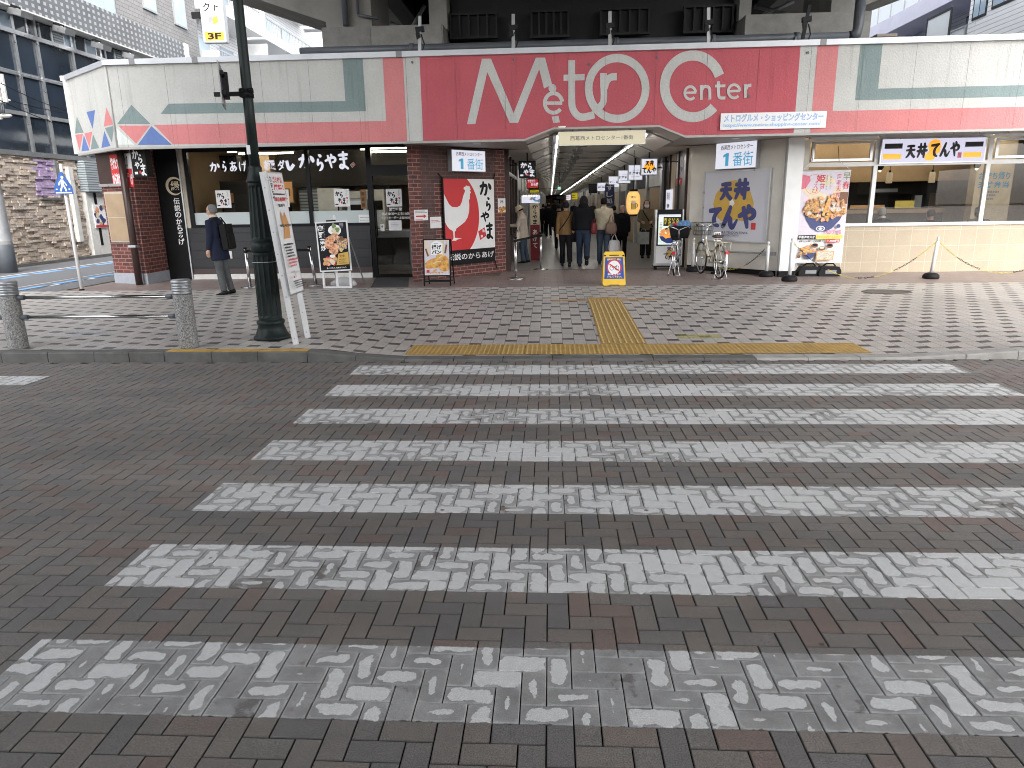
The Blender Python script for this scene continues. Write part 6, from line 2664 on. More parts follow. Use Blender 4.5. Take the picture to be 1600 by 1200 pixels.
# hanging banner of a rice bowl
def bowl_banner():
    Yb = 16.75
    a, b = at(1246, 411, Yb), at(1325, 266, Yb)
    t = thing('hanging_banner', 'tall pink banner of a tempura bowl hanging on cords beside the white column', 'banner', ((a.x + b.x) / 2, Yb, a.z))
    m = MB('white_print')
    x0, x1 = at(1244, 340, Yb).x + .05, at(1322, 340, Yb).x
    W, H = x1 - x0, b.z - a.z
    m.box((x0, Yb, a.z), (x1, Yb + .004, b.z))
    s = Sheet(m, (x0, Yb - .001, a.z), FU, ZV)
    Q = lambda x, y: (W * (x - 105) / (560 - 105), H * (1 - (y - 100) / (970 - 100)))

    def rect(x0, y0, x1, y1, mm):
        p, q = Q(x0, y1), Q(x1, y0)
        s.rect(p[0], p[1], q[0], q[1], mm)

    def txt(c, x0, y0, x1, y1, mm, bold=.01):
        p, q = Q(x0, y1), Q(x1, y0)
        s.text(c, p[0], p[1], q[0], q[1], mm, bold)
    rect(105, 100, 560, 700, 'lilac_print')
    for k in range(14):
        p = Q(rnd.uniform(120, 545), rnd.uniform(190, 640))
        s.blob(min(max(p[0], .2), W - .2), p[1], .14, .12, rnd.choice(('rose_print', 'lilac_print', 'cream_print')))
    s.poly([Q(*p) for p in ((105, 130), (180, 150), (190, 190), (150, 260), (105, 270))], 'pink_print')
    p = Q(225, 225)
    s.ring(p[0], p[1], .19, .21, .006, 'red_print', 60, 350)
    txt('姫', 245, 135, 330, 205, 'red_print', .02)
    txt('甘', 280, 215, 330, 265, 'red_print', .0)
    txt('え', 222, 200, 268, 262, 'red_print', .0)
    txt('び', 212, 262, 268, 305, 'red_print', .0)
    for i, c in enumerate('海老天丼'):
        txt(c, 435, 130 + i * 56, 482, 180 + i * 56, 'pink_print', .01)
    for i, c in enumerate('早春'):
        txt(c, 495, 120 + i * 80, 560, 190 + i * 80, 'green_print' if i == 0 else 'red_print', .0)
    for i, c in enumerate('春キャベツ'):
        txt(c, 372, 150 + i * 26, 388, 172 + i * 26, 'grey_print', .0)
    for i, c in enumerate('あまくて美味'):
        txt(c, 338, 140 + i * 24, 352, 160 + i * 24, 'teal_print', .0)
    rect(480, 300, 555, 410, 'brown_print')
    # bowl
    bowl = [(148, 490)] + [(148 + (525 - 148) * k / 16, 540 + 40 * math.sin(PI * k / 16)) for k in range(17)] + [(535, 480), (500, 560), (430, 640), (380, 668), (290, 668), (230, 630), (180, 560)]
    s.poly([Q(*p) for p in ((148, 490), (535, 480), (500, 560), (430, 640), (380, 668), (290, 668), (230, 630), (180, 560))], 'navy_print')
    p = Q(322, 640)
    s.ell(p[0], p[1], .10, .06, 'white_print')
    s.ell(p[0], p[1], .08, .045, 'navy_print')
    s.ell(p[0], p[1], .045, .025, 'white_print')
    rg = random.Random(4)
    for k in range(100):
        x = rg.uniform(140, 530)
        top = 330 + abs(x - 340) * .35
        y = rg.uniform(top, 560 - abs(x - 335) * .28)
        p = Q(x, y)
        s.blob(p[0], p[1], rg.uniform(.03, .07), rg.uniform(.025, .055), rg.choice(('print_fried', 'print_fried', 'print_bread', 'print_fried', 'print_noodle', 'print_meat')), rg, .3)
    s.line([Q(*p) for p in ((370, 470), (385, 380), (420, 310))], .05, 'print_meat')
    s.line([Q(*p) for p in ((330, 520), (350, 440), (380, 350))], .06, 'print_bread')
    s.line([Q(*p) for p in ((390, 330), (440, 350), (465, 400), (455, 440))], .05, 'print_meat')
    p = Q(485, 618)
    s.ell(p[0], p[1], .045, .045, 'navy_print')
    txt('えびプリ塩', 368, 650, 515, 692, 'pink_print', .02)
    rect(105, 700, 278, 738, 'black_print')
    rect(279, 700, 535, 738, 'yellow_print')
    txt('早春海老天丼', 112, 706, 272, 732, 'white_print', .02)
    txt('小うどんそばサービスセット', 285, 708, 515, 730, 'orange_print', .02)
    txt('通常セット価格', 120, 750, 235, 768, 'black_print', .02)
    txt('【お得】', 262, 745, 345, 770, 'black_print', .02)
    rect(380, 742, 510, 774, 'red_print')
    txt('1,400円', 395, 747, 500, 769, 'white_print', .03)
    p = Q(230, 905)
    s.poly([Q(*p) for p in ((165, 875), (295, 870), (270, 915), (235, 930), (200, 922))], 'navy_print')
    for k in range(22):
        p = Q(rg.uniform(145, 290), rg.uniform(800, 880))
        s.blob(p[0], p[1], .04, .03, rg.choice(('print_fried', 'print_bread', 'print_meat')), rg, .3)
    rect(295, 850, 465, 945, 'tan_print')
    rect(305, 858, 455, 935, 'print_noodle')
    for (x, y) in ((275, 800), (345, 828), (418, 805)):
        p = Q(x, y)
        s.ell(p[0], p[1], .075, .05, 'brown_print')
        s.ell(p[0], p[1] + .015, .055, .025, 'cream_print' if x == 345 else 'black_print')
    p = Q(128, 905)
    s.ell(p[0], p[1], .04, .035, 'brown_print')
    m.build('sheet', t)
    f = MB('white_paint')
    f.tube([(x0 - .01, Yb + .002, b.z), (x1 + .01, Yb + .002, b.z)], .014, 8)
    f.tube([(x0 - .01, Yb + .002, a.z), (x1 + .01, Yb + .002, a.z)], .016, 8)
    f.build('rod', t)
    c = MB('white_print')
    xm = (x0 + x1) / 2
    zt = 3.05
    for x in (x0, x1):
        k = xm + (x - xm) * .55
        c.tube([(x, Yb, b.z), (k, Yb + .1, b.z + .22)], .006, 5)
        c.m('matte_black').tube([(k, Yb + .1, b.z + .22), (k + .02, Yb + .28, 2.95)], .006, 5)
        c.m('white_print')
    ba, bb = V((x0 + .05, Yb - .1, .30)), V((x1 - .05, Yb - .1, .30))
    c.tube([(x0 + .02, Yb, a.z), ba], .006, 5)
    c.tube([(x1 - .02, Yb, a.z), bb], .006, 5)
    c.build('cord', t)
    for i, px in enumerate((1262, 1293)):
        p = atz(px, 431, .12)
        w_ = MB('black_rubber')
        q = [(-.24, 0), (.24, 0), (.25, .12), (.20, .21), (-.17, .22), (-.24, .10)]
        w_.prism([(p.x + u, p.y - .12 - .0, .121 + v) for u, v in q], (0, .26, 0))
        w_.m('grey_print').box((p.x - .1, p.y - .125, .18), (p.x + .14, p.y - .1205, .26))
        w_.m('matte_black').tube([(p.x - .12, p.y, .34), (p.x - .05, p.y, .40), (p.x + .10, p.y, .40), (p.x + .16, p.y, .33)], .018, 6)
        o = w_.build('banner_weight', origin=(p.x, p.y, .121), bevel=.02)
        tag(o, ('black weight under the pink banner, nearer the white column', 'black weight under the pink banner, farther from the white column')[i], 'weight', 'weights under the hanging banner')


bowl_banner()


# chain posts
def chain_post(px, py, hpx, label, lean=0.0):
    p = atz(px, py, .12)
    p.z = .12
    t = thing('chain_post', label, 'chain post', p, 'white chain posts in front of the shops')
    zt = at(px, hpx, p.y).z
    m = MB('black_rubber')
    m.lathe([(.15, .12), (.165, .14), (.16, .19), (.12, .23), (.06, .245)], (p.x, p.y, 0), 20)
    m.build('base', t)
    q = MB('white_paint')
    top = V((p.x + lean, p.y, zt - .08))
    q.tube([V((p.x, p.y, .24)), top], .037, 14)
    q.tube([top, top + ZV * .03, top + ZV * .05, top + ZV * .09], [.02, .018, .03, .022], 10)
    q.build('pole', t)
    return top + ZV * .02


tops = [chain_post(1082, 424, 372, 'white chain post between the two parked bicycles'),
        chain_post(1197, 432, 378, 'white chain post in front of the silver poster'),
        chain_post(1233, 439, 373, 'white chain post in front of the white column'),
        chain_post(1454, 435, 371, 'white chain post in front of the tiled shop wall', .05)]
tops.append(tops[3] + V((2.9, 0, 0)))
pp = V((tops[4].x - .05, tops[4].y, .12))


def chain(a, b, sag, label, black):
    m = MB('chain_yellow')
    n = 46
    L_ = (b - a).length
    pts = []
    for i in range(n + 1):
        f = i / n
        p = a + (b - a) * f
        p.z -= sag * (1 - (2 * f - 1) ** 2)
        p.z = max(p.z, .135)
        pts.append(p)
    for i in range(n):
        c, d = pts[i], pts[i + 1]
        f = i / n
        m.m('chain_black' if any(x0 < f < x1 for x0, x1 in black) else 'chain_yellow')
        t = (d - c)
        l = t.length
        t.normalize()
        sd = t.cross(ZV) if i % 2 else t.cross(t.cross(ZV))
        if sd.length < 1e-4:
            continue
        sd.normalize()
        k = []
        for q in range(9):
            a_ = 2 * PI * q / 8
            k.append((c + d) / 2 + t * (l * .62 * math.cos(a_)) + sd * (.014 * math.sin(a_)))
        m.tube(k, .0045, 4, cap=False)
    tag(m.build('chain', origin=(a + b) / 2), label, 'chain', 'yellow and black chains between the white posts')


chain(tops[0], tops[1], .62, 'sagging plastic chain behind the cream bicycle, below the silver poster', ((.70, .95),))
chain(tops[2], tops[3], .78, 'long sagging chain in front of the pink banner and tiled wall', ((.04, .25), (.45, .58), (.7, .86)))
chain(tops[3], tops[4], .70, 'sagging chain running off the right edge along the tiled wall', ((.15, .32), (.55, .8)))
chain_post_end = thing('chain_post', 'white chain post beyond the right edge by the tiled wall', 'chain post', (tops[4].x - .05, tops[4].y, .12), 'white chain posts in front of the shops')
m_ = MB('black_rubber')
m_.lathe([(.15, .12), (.165, .14), (.16, .19), (.12, .23), (.06, .245)], (tops[4].x - .05, tops[4].y, 0), 20)
m_.build('base', chain_post_end)
m_ = MB('white_paint')
m_.tube([V((tops[4].x - .05, tops[4].y, .24)), V((tops[4].x, tops[4].y, tops[4].z - .02))], .043, 14)
m_.build('pole', chain_post_end)


# stanchions with belts
def stanchion(p, zt, label, lean=(0, 0)):
    t = thing('barrier_post', label, 'barrier post', p, 'steel barrier posts with belts')
    m = MB('steel')
    m.lathe([(.20, p.z), (.20, p.z + .012), (.17, p.z + .024), (.03, p.z + .03)], (p.x, p.y, 0), 24)
    m.build('base', t)
    q = MB('steel')
    top = V((p.x + lean[0], p.y + lean[1], zt))
    q.tube([V((p.x, p.y, p.z + .028)), top], .034, 14)
    q.build('pole', t)
    c = MB('matte_black')
    c.tube([top - ZV * .001, top + ZV * .02], .042, 12)
    c.tube([top + ZV * -.09, top + ZV * -.04], .039, 12)
    c.build('head', t)
    return top


def gp(px, py):
    p = atz(px, py, .121)
    p.z = .121
    return p


s1 = gp(391, 449)
s2_ = gp(494, 446)
t1 = stanchion(s1, at(388, 388, s1.y).z, 'steel barrier post just left of the green lamp post', (-.02, 0))
t2 = stanchion(s2_, at(489, 386, s2_.y).z, 'steel barrier post standing between the notice board and the easel', (-.09, .0))
s3, s4 = gp(806, 436), gp(845, 421)
t3 = stanchion(s3, at(804, 372, s3.y).z, 'steel barrier post nearer the brick wall at the passage mouth')
t4 = stanchion(s4, at(846, 364, s4.y).z, 'steel barrier post farther into the passage by the woman in the sun hat')


def belt(a, b, label):
    m = MB('matte_black')
    a, b = a - ZV * .06, b - ZV * .06
    d = (b - a) / 2
    n = d.cross(ZV).normalized()
    m.obox((a + b) / 2, d, n * .002, ZV * .026)
    tag(m.build('barrier_belt', origin=(a + b) / 2), label, 'belt', 'belts between barrier posts')


belt(t1, t2, 'black belt stretched behind the green lamp post between two barrier posts')
belt(t3, t4, 'black belt stretched between the barrier posts at the passage mouth')


# ---- easel with menu
def easel():
    p = gp(527, 450)
    t = thing('easel_sign', 'white framed easel with a dark meat and vegetable menu poster', 'easel', p)
    Yf = p.y
    z = lambda py: at(525, py, Yf).z
    x = lambda px, py=420: at(px, py, Yf).x
    xl, xr, xm = x(504), x(546), x(525)
    for xx in (xl, xm, xr):
        m = MB('white_paint')
        m.obox(V((xx, Yf + .02, (z(452) + z(424)) / 2 + .0)), (.022, 0, 0), (0, .018, 0), (0, 0, (z(424) - z(452)) / 2))
        m.build('leg', t)
    m = MB('white_paint')
    m.obox(V((xm, Yf + .12, z(346))), (.012, 0, 0), (0, .012, 0), (0, 0, .13))
    m.obox(V((xm + .03, Yf + .12, z(346))), (.012, 0, 0), (0, .012, 0), (0, 0, .13))
    m.build('mast', t)
    m = MB('white_paint')
    m.box((xl + .024, Yf + .004, z(449) - .02), (xm - .024, Yf + .034, z(449) + .02))
    m.box((xm + .024, Yf + .004, z(449) - .02), (xr - .024, Yf + .034, z(449) + .02))
    m.build('crossbar', t)
    m = MB('dull_steel')
    m.obox(V((xm + .36, Yf + .40, .12 + .53)), (.012, 0, 0), (0, .012, 0), V((.06, .28, -.53)))
    m.obox(V((xm - .2, Yf + .40, .12 + .53)), (.012, 0, 0), (0, .012, 0), V((.0, .28, -.53)))
    m.build('rear_leg', t)
    # board, slightly tilted in its own plane
    rot = Matrix.Rotation(R(-2.6), 3, 'Y')
    c0 = at(521, 385, Yf - .03)
    U, W_ = rot @ V((1, 0, 0)), rot @ V((0, .07, 1)).normalized()
    n = U.cross(W_)
    hw, hh = .345, .52
    m = MB('white_paint')
    m.obox(c0 - n * .012, U * hw, n * .014, W_ * hh)
    m.build('frame', t)
    g = MB('black_print')
    s = Sheet(g, c0 - U * (hw - .03) - W_ * (hh - .03) + n * .0045, U, W_)
    W, H = 2 * hw - .06, 2 * hh - .06
    Q = lambda x, y: (W * (x - 165) / (640 - 165), H * (1 - (y - 110) / (770 - 110)))
    s.rect(0, 0, W, H, 'black_print')
    s.blob(*Q(450, 215), .14, .11, 'white_print', None, .05)
    for k in range(8):
        s.blob(*Q(rnd.uniform(425, 500), rnd.uniform(150, 245)), .045, .05, rnd.choice(('print_salad', 'green_print', 'cream_print', 'print_noodle')))
    s.text('激得', *Q(530, 195), *Q(598, 118), 'grey_print', .05)
    rg = random.Random(2)
    for k in range(44):
        a = rg.uniform(0, 2 * PI)
        r = math.sqrt(rg.random())
        s.blob(*Q(455 + 160 * r * math.cos(a), 400 + 115 * r * math.sin(a)), .055, .05, rg.choice(('print_meat', 'print_meat', 'print_salad', 'print_fried', 'brown_print', 'print_salad')), rg)
    for (xx, yy) in ((340, 400), (420, 450), (410, 500)):
        s.blob(*Q(xx, yy), .10, .085, 'print_meat', rg, .12)
    for k, ch in enumerate('肉野菜炒'):
        s.text(ch, *Q(180 + k * 8, 140 + k * 92 + 82), *Q(270 + k * 6, 140 + k * 92), 'white_print', .03)
    s.tiny(*Q(275, 320), *Q(300, 130), 9, 'grey_print', .5)
    s.poly([Q(430, 705), Q(640, 700), Q(640, 525), Q(480, 545)], 'gold_print')
    s.text('定食', *Q(490, 600), *Q(580, 560), 'brown_print', .02)
    s.tiny(*Q(480, 690), *Q(620, 610), 3, 'brown_print', .5)
    s.blob(*Q(340, 640), .14, .085, 'grey_print', rg, .05)
    for k in range(14):
        s.blob(*Q(rg.uniform(240, 430), rg.uniform(600, 690)), .05, .04, rg.choice(('print_meat', 'tan_print', 'cream_print', 'red_print')), rg)
    s.blob(*Q(385, 575), .06, .035, 'white_print', rg, .05)
    s.text('食べごたえ 元気もりもり', *Q(270, 752), *Q(590, 730), 'white_print', .02)
    g.build('poster', t)
    k = MB('matte_black')
    k.obox(c0 + W_ * (hh + .01), U * .10, n * .02, W_ * .014)
    k.build('clip', t)
    # bag of weights behind the easel
    w_ = MB('bag_film')
    c = V((xm + .05, Yf + .32, .12))
    rings = []
    for (r, zz) in ((.20, .0), (.26, .03), (.25, .09), (.16, .16), (.06, .20)):
        rings.append([c + V((r * 1.1 * math.cos(k * PI / 8) * (1 + .06 * math.sin(3 * k)), r * .7 * math.sin(k * PI / 8), zz + .001)) for k in range(16)])
    w_.rings(rings)
    w_.m('grey_print').box((c.x - .16, c.y - .1, .125), (c.x + .16, c.y + .1, .20))
    tag(w_.build('weight_bag', origin=c), 'clear plastic weight bag on the ground behind the white easel', 'bag')


easel()


# ---- bread A-frame
def aframe():
    p = gp(682, 447)
    t = thing('aframe_sign', 'black A-frame pavement sign with a picture of golden fried bread rolls', 'pavement sign', p)
    Yf = p.y
    xl, xr = at(662, 420, Yf).x, at(703, 420, Yf).x
    zb, zt = .121, at(682, 374, Yf).z
    tilt = .13
    f = lambda z: Yf + tilt * (z - zb) / (zt - zb)
    fr = MB('matte_black')
    for x in (xl, xr):
        fr.obox(V((x, f((zb + zt) / 2), (zb + zt) / 2)), (.014, 0, 0), (0, .014, 0), V((0, tilt / 2, (zt - zb) / 2)))
    for z in (zt - .012, at(682, 431, Yf).z, zb + .10):
        fr.obox(V(((xl + xr) / 2, f(z), z)), ((xr - xl) / 2 - .0145, 0, 0), (0, .012, 0), (0, 0, .012))
    fr.build('frame', t)
    bl = MB('matte_black')
    for x in (xl + .03, xr + .02):
        bl.obox(V((x, f(zt) + .17, (zb + zt) / 2)), (.012, 0, 0), (0, .012, 0), V((0, -.17, (zt - zb) / 2)))
    bl.m('alu').tube([((xl + xr) / 2, Yf + .05, zb + .09), ((xl + xr) / 2, Yf + .30, zb + .07)], .012, 6)
    bl.m('matte_black').box((xl + .045, Yf + .31, zb + .08), (xr + .005, Yf + .335, zb + .10))
    bl.build('rear_frame', t)
    W_ = V((0, tilt, zt - zb)).normalized()
    z0 = at(682, 430, Yf).z
    o = V((xl + .015, f(z0) - .008, z0))
    n = V((1, 0, 0)).cross(W_)
    g = MB('white_print')
    W, H = xr - xl - .03, (zt - .02 - z0)
    g.obox(o + V((W / 2, 0, 0)) + W_ * (H / 2) - n * .004, (W / 2, 0, 0), n * .004, W_ * (H / 2))
    s = Sheet(g, o + n * .001, (1, 0, 0), W_)
    s.rect(0.01, 0.01, W - .01, H - .01, 'lilac_print')
    Q = lambda x, y: (W * (x - 150) / (405 - 150), H * (1 - (y - 705) / (1065 - 705)))
    for k in range(9):
        s.line([Q(155 + k * 28, 708), Q(155 + k * 28 - 8, 860)], .012, 'yellow_print')
    s.poly([Q(*p) for p in ((218, 855), (218, 745), (240, 722), (280, 712), (315, 722), (338, 745), (338, 855))], 'white_print')
    s.text('揚げ', *Q(226, 800), *Q(326, 752), 'black_print', .03)
    s.text('パン', *Q(226, 845), *Q(326, 806), 'black_print', .05)
    s.tiny(*Q(250, 742), *Q(308, 730), 1, 'grey_print')
    s.line([Q(165, 790), Q(190, 870)], .035, 'brown_print')
    s.line([Q(380, 750), Q(362, 840)], .035, 'brown_print')
    for (cx, cy, rx, ry, an) in ((230, 930, 70, 34, 20), (330, 885, 62, 34, -20), (200, 960, 52, 38, 12), (370, 950, 45, 60, -50), (280, 945, 82, 40, 24), (350, 990, 52, 36, -12)):
        pts = []
        for k in range(22):
            a = 2 * PI * k / 22
            c_, s_ = math.cos(a), math.sin(a)
            e = abs(c_) ** .8 * (1 if c_ > 0 else -1)
            xx, yy = rx * e, ry * s_
            pts.append(Q(cx + xx * math.cos(R(an)) + yy * math.sin(R(an)), min(1060, max(850, cy - xx * math.sin(R(an)) + yy * math.cos(R(an))))))
        pts = [(min(max(u, .012), W - .012), v) for u, v in pts]
        s.poly([((u - .5 * W) * 1.0 + .5 * W, v) for u, v in pts], 'print_bread')
        s.line([Q(cx - rx * .5, cy + ry * .1), Q(cx, cy - ry * .5), Q(cx + rx * .5, cy - ry * .55)], .016, 'cream_print' if cx in (280, 330) else 'tan_print')
    for k in range(10):
        s.blob(*Q(rnd.uniform(200, 380), rnd.uniform(1010, 1050)), .03, .015, 'tan_print')
    s.rect(*Q(170, 1040), *Q(200, 1010), 'red_print')
    s.text('お好きな味で', *Q(215, 1058), *Q(390, 1042), 'white_print', .02)
    g.build('poster', t)


aframe()

# door mat
p = gp(610, 441)
m = MB('mat_grey')
xa, xb = at(590, 434, WY).x, at(641, 434, WY).x
xc, xd = atz(576, 450, .12).x + .02, atz(634, 450, .12).x + .02
m.prism([(xc, 15.0, .1195), (xd, 15.0, .1195), (xb, 16.95, .1195), (xa, 16.95, .1195)], (0, 0, .010))
tag(m.build('door_mat', origin=((xa + xb) / 2, 16, .1195)), 'dark grey mat lying in front of the black glass door', 'mat')


# ---- yellow caution stand
def caution():
    p = gp(959, 446)
    t = thing('caution_stand', 'yellow folding stand with a blue no cycling notice in front of the passage', 'warning stand', p)
    Yf = p.y
    xl, xr = at(942, 430, Yf).x + .0, at(978, 430, Yf).x
    zb, zt = .121, at(960, 394, Yf).z
    H = zt - zb
    tilt = .16
    for s_, nm in ((-1, 'front_leaf'), (1, 'rear_leaf')):
        m = MB('yellow_plastic')
        yb = Yf if s_ < 0 else Yf + .42
        yt = Yf + .18 if s_ < 0 else Yf + .24
        W_ = V((0, yt - yb, H))
        q = []
        wb, wt = (xr - xl) / 2, (xr - xl) / 2 * .90
        cx = (xl + xr) / 2
        out = [(-wb, .03), (-wb + .03, 0), (-wb + .12, 0), (-wb + .14, .025), (wb - .14, .025), (wb - .12, 0), (wb - .03, 0), (wb, .03), (wt, .93), (wt - .03, 1), (-wt + .03, 1), (-wt, .93)]
        q = [V((cx + u, yb, zb)) + W_ * v for u, v in out]
        n = V((1, 0, 0)).cross(W_).normalized()
        m.prism([a + n * .0 for a in q], V((0, .025 * (1 if s_ < 0 else -1), 0)))
        m.build(nm, t)
        if s_ < 0:
            g = MB('caution_blue')
            s = Sheet(g, V((cx, yb, zb)) + n * .001, (1, 0, 0), W_)
            s.poly([(-wb * .86, H * .20), (wb * .86, H * .20), (wt * .86, H * .86), (-wt * .86, H * .86)], 'caution_blue')
            s.text('自転車走行禁止', -wt * .66, H * .76, wt * .66, H * .825, 'yellow_print', .05)
            s.ell(0, H * .55, .155, .17, 'red_print')
            s.ell(0, H * .55, .128, .142, 'white_print')
            for x in (-.05, .06):
                s.ring(x, H * .53, .04, .045, .009, 'black_print')
            s.line([(-.05, H * .53), (-.01, H * .58), (.045, H * .58), (.0, H * .53), (-.02, H * .59)], .009, 'black_print', sm=False)
            s.line([(.06, H * .53), (.04, H * .60), (.06, H * .61)], .009, 'black_print', sm=False)
            s.line([(-.095, H * .65), (.095, H * .45)], .028, 'red_print')
            s.text('自転車を降りて', -wt * .62, H * .315, wt * .62, H * .37, 'white_print', .05)
            s.text('押して下さい。', -wt * .66, H * .235, wt * .72, H * .30, 'yellow_print', .05)
            s.rect(-.10, H * .905, .10, H * .935, 'black_print')
            s.ell(-.19, H * .91, .02, .018, 'black_print', 10)
            s.ell(.19, H * .91, .02, .018, 'black_print', 10)
            g.build('notice', t)


caution()


# ---- digital menu stand
def signage():
    Yf = 18.3
    a, b = at(1021, 419, Yf), at(1069, 327, Yf)
    t = thing('digital_menu_stand', 'tall lit menu screen stand on castors by the passage shop front', 'digital sign', ((a.x + b.x) / 2, Yf, .12))
    x0, x1 = a.x, b.x
    zt = b.z
    m = MB('alu')
    m.box((x0, Yf, .22), (x0 + .05, Yf + .22, zt))
    m.box((x1 - .03, Yf, .22), (x1, Yf + .22, zt))
    m.m('black_metal').box((x0 + .051, Yf + .02, zt - .06), (x1 - .031, Yf + .2, zt))
    m.m('alu').box((x0 + .051, Yf + .02, .22), (x1 - .031, Yf + .2, .28))
    m.build('frame', t)
    bz = MB('black_metal')
    zm = at(1040, 384, Yf).z
    bz.box((x0 + .051, Yf + .01, zm), (x1 - .031, Yf + .19, zt - .061))
    bz.build('bezel', t)
    lw = MB('white_print')
    lw.box((x0 + .051, Yf + .01, .281), (x1 - .031, Yf + .19, zm - .001))
    s = Sheet(lw, (x0 + .051, Yf + .009, .281), FU, ZV)
    W, H = x1 - x0 - .082, zm - .281
    s.poly([(W * .5, H * .9), (W * .75, H * .85), (W * .9, H * .45), (W * .7, H * .3), (W * .45, H * .3), (W * .38, H * .55)], 'gold_print')
    for ch, bx in zip('天丼てんや', ((.42, .68, .62, .95), (.64, .66, .86, .95), (.30, .22, .52, .60), (.50, .18, .74, .60), (.70, .20, 1.0, .62))):
        s.brush(ch, W * bx[0], H * bx[1], W * min(bx[2], .98), H * bx[3], 'ink_blue', 1.3)
    lw.build('lower_panel', t)
    sc_ = MB('lit_screen')
    s = Sheet(sc_, (x0 + .09, Yf + .008, zm + .03), FU, ZV)
    W, H = x1 - x0 - .16, zt - .12 - zm - .03
    s.rect(0, 0, W, H, 'lit_screen')
    s.rect(0, H * .93, W, H, 'lit_white')
    s.rect(W * .22, H * .62, W, H * .92, 'lit_black')
    for i, w_ in enumerate(('大海老', 'いか', 'かき揚', '天丼')):
        s.vtext(w_, W * (.86 - i * .18), H * .88, W * .13, 'lit_yellow', .02)
    s.poly([(W * .05, H * .28), (W * .95, H * .28), (W * .85, H * .12), (W * .6, H * .04), (W * .4, H * .04), (W * .15, H * .14)], 'lit_navy')
    rg = random.Random(6)
    for k in range(30):
        s.blob(W * rg.uniform(.12, .9), H * rg.uniform(.26, .50), W * .1, H * .05, rg.choice(('lit_food', 'lit_food', 'lit_orange')), rg, .3)
    s.tiny(W * .05, H * .50, W * .18, H * .75, 5, 'grey_print')
    sc_.build('screen', t)
    c = MB('black_metal')
    c.box((x0 + .0, Yf - .03, .19), (x1, Yf + .25, .219))
    c.build('base', t)
    for x in (x0 + .06, x1 - .06):
        for y in (Yf + .02, Yf + .2):
            c = MB('black_rubber')
            c.tube([(x - .02, y, .16), (x + .02, y, .16)], .038, 10)
            c.build('castor', t)


emat('lit_food', (.75, .33, .10), .65 * EK)
signage()


# ---- blade signs in the passage
def blade(px0, py0, px1, py1, Y, label, draw, back='sign_grey', face='lit_white', arm=True, name='blade_sign', side=1):
    a, b = at(px0, py1, Y), at(px1, py0, Y)
    m = MB(back)
    m.box((a.x, Y, a.z), (b.x, Y + .14, b.z))
    s = Sheet(m, (a.x, Y - .001, a.z), FU, ZV)
    W, H = b.x - a.x, b.z - a.z
    s.rect(.02, .02, W - .02, H - .02, face)
    draw(s, W, H)
    if arm:
        m.m('matte_black').tube([((a.x + b.x) / 2, Y + .07, b.z), ((a.x + b.x) / 2, Y + .07, ZB + (.0 if abs((a.x + b.x) / 2 - 1.1) > 1.6 else .2))], .02, 6)
        m.tube([(a.x if side < 0 else b.x, Y + .07, b.z - .1), (-1.2 if side < 0 else 3.52, Y + .07, b.z - .1)], .015, 6)
    finish(m, name, label, 'sign', ((a.x + b.x) / 2, Y, a.z), 'signs projecting into the passage')


def d_kara(s, W, H):
    for ch, bx in zip('からやま', ((.08, .55, .46, .92), (.46, .46, .84, .88), (.26, .14, .58, .50), (.58, .06, .96, .48))):
        s.brush(ch, W * bx[0], H * bx[1], W * bx[2], H * bx[3], 'lit_white', 1.4)
    s.ell(W * .52, H * .16, W * .06, H * .06, 'lit_red')
    s.rect(W * .08, H * .10, W * .26, H * .20, 'lit_white')


def d_ten(s, W, H):
    s.poly([(W * .4, H * .85), (W * .65, H * .85), (W * .85, H * .5), (W * .7, H * .3), (W * .35, H * .3), (W * .15, H * .5)], 'lit_orange')
    for ch, bx in zip('天丼てんや', ((.26, .56, .50, .86), (.52, .56, .78, .88), (.08, .14, .36, .46), (.36, .12, .66, .46), (.64, .14, .94, .48))):
        s.brush(ch, W * bx[0], H * bx[1], W * bx[2], H * bx[3], 'lit_black', 1.7)


def d_txt(body):
    def f(s, W, H):
        s.text(body, W * .08, H * .36, W * .92, H * .56, 'lit_ink', .03)
        s.tiny(W * .3, H * .62, W * .9, H * .68, 1, 'grey_print')
        s.tiny(W * .2, H * .2, W * .8, H * .26, 1, 'grey_print')
    return f


blade(811, 251, 837, 278, 19.6, 'black blade sign with white brush lettering left in the passage', d_kara, 'black_metal', 'lit_black', side=-1)


def d_red(s, W, H):
    s.text('できたて', W * .08, H * .62, W * .7, H * .92, 'lit_white', .03)
    s.text('から揚', W * .35, H * .25, W * .95, H * .6, 'lit_white', .03)
    s.tiny(W * .3, H * .08, W * .9, H * .2, 1, 'yellow_print')


blade(823, 279, 842, 295, 22.0, 'red sign with white lettering under the black blade sign in the passage', d_red, 'matte_black', 'lit_red', False)


def d_yel(s, W, H):
    s.tiny(W * .1, H * .2, W * .9, H * .8, 2, 'lit_black', .5)


blade(827, 295.5, 843, 302, 24.2, 'dark yellow sign just below the red sign in the passage', d_yel, 'matte_black', 'lit_yellow', False)


def d_pan(s, W, H):
    rg = random.Random(1)
    s.rect(W * .55, H * .1, W * .95, H * .75, 'lit_lilac')
    for k in range(12):
        s.blob(W * rg.uniform(.5, .95), H * rg.uniform(.2, .7), W * .05, H * .1, rg.choice(('sky_print', 'rose_print', 'lit_teal')), rg)
    for k in range(6):
        s.ell(W * (.14 + k * .13), H * .9, W * .035, H * .09, 'bulb_glow', 10)


blade(814, 304, 845, 318.5, 24.4, 'lit white panel with a row of small bulbs above the sun hat', d_pan, 'dark_wall', 'lit_white', False)


def d_nav(s, W, H):
    for i, c in enumerate('すし処'):
        s.text(c, W * .15, H * (.72 - i * .30), W * .85, H * (.96 - i * .30), 'white_print', .02)


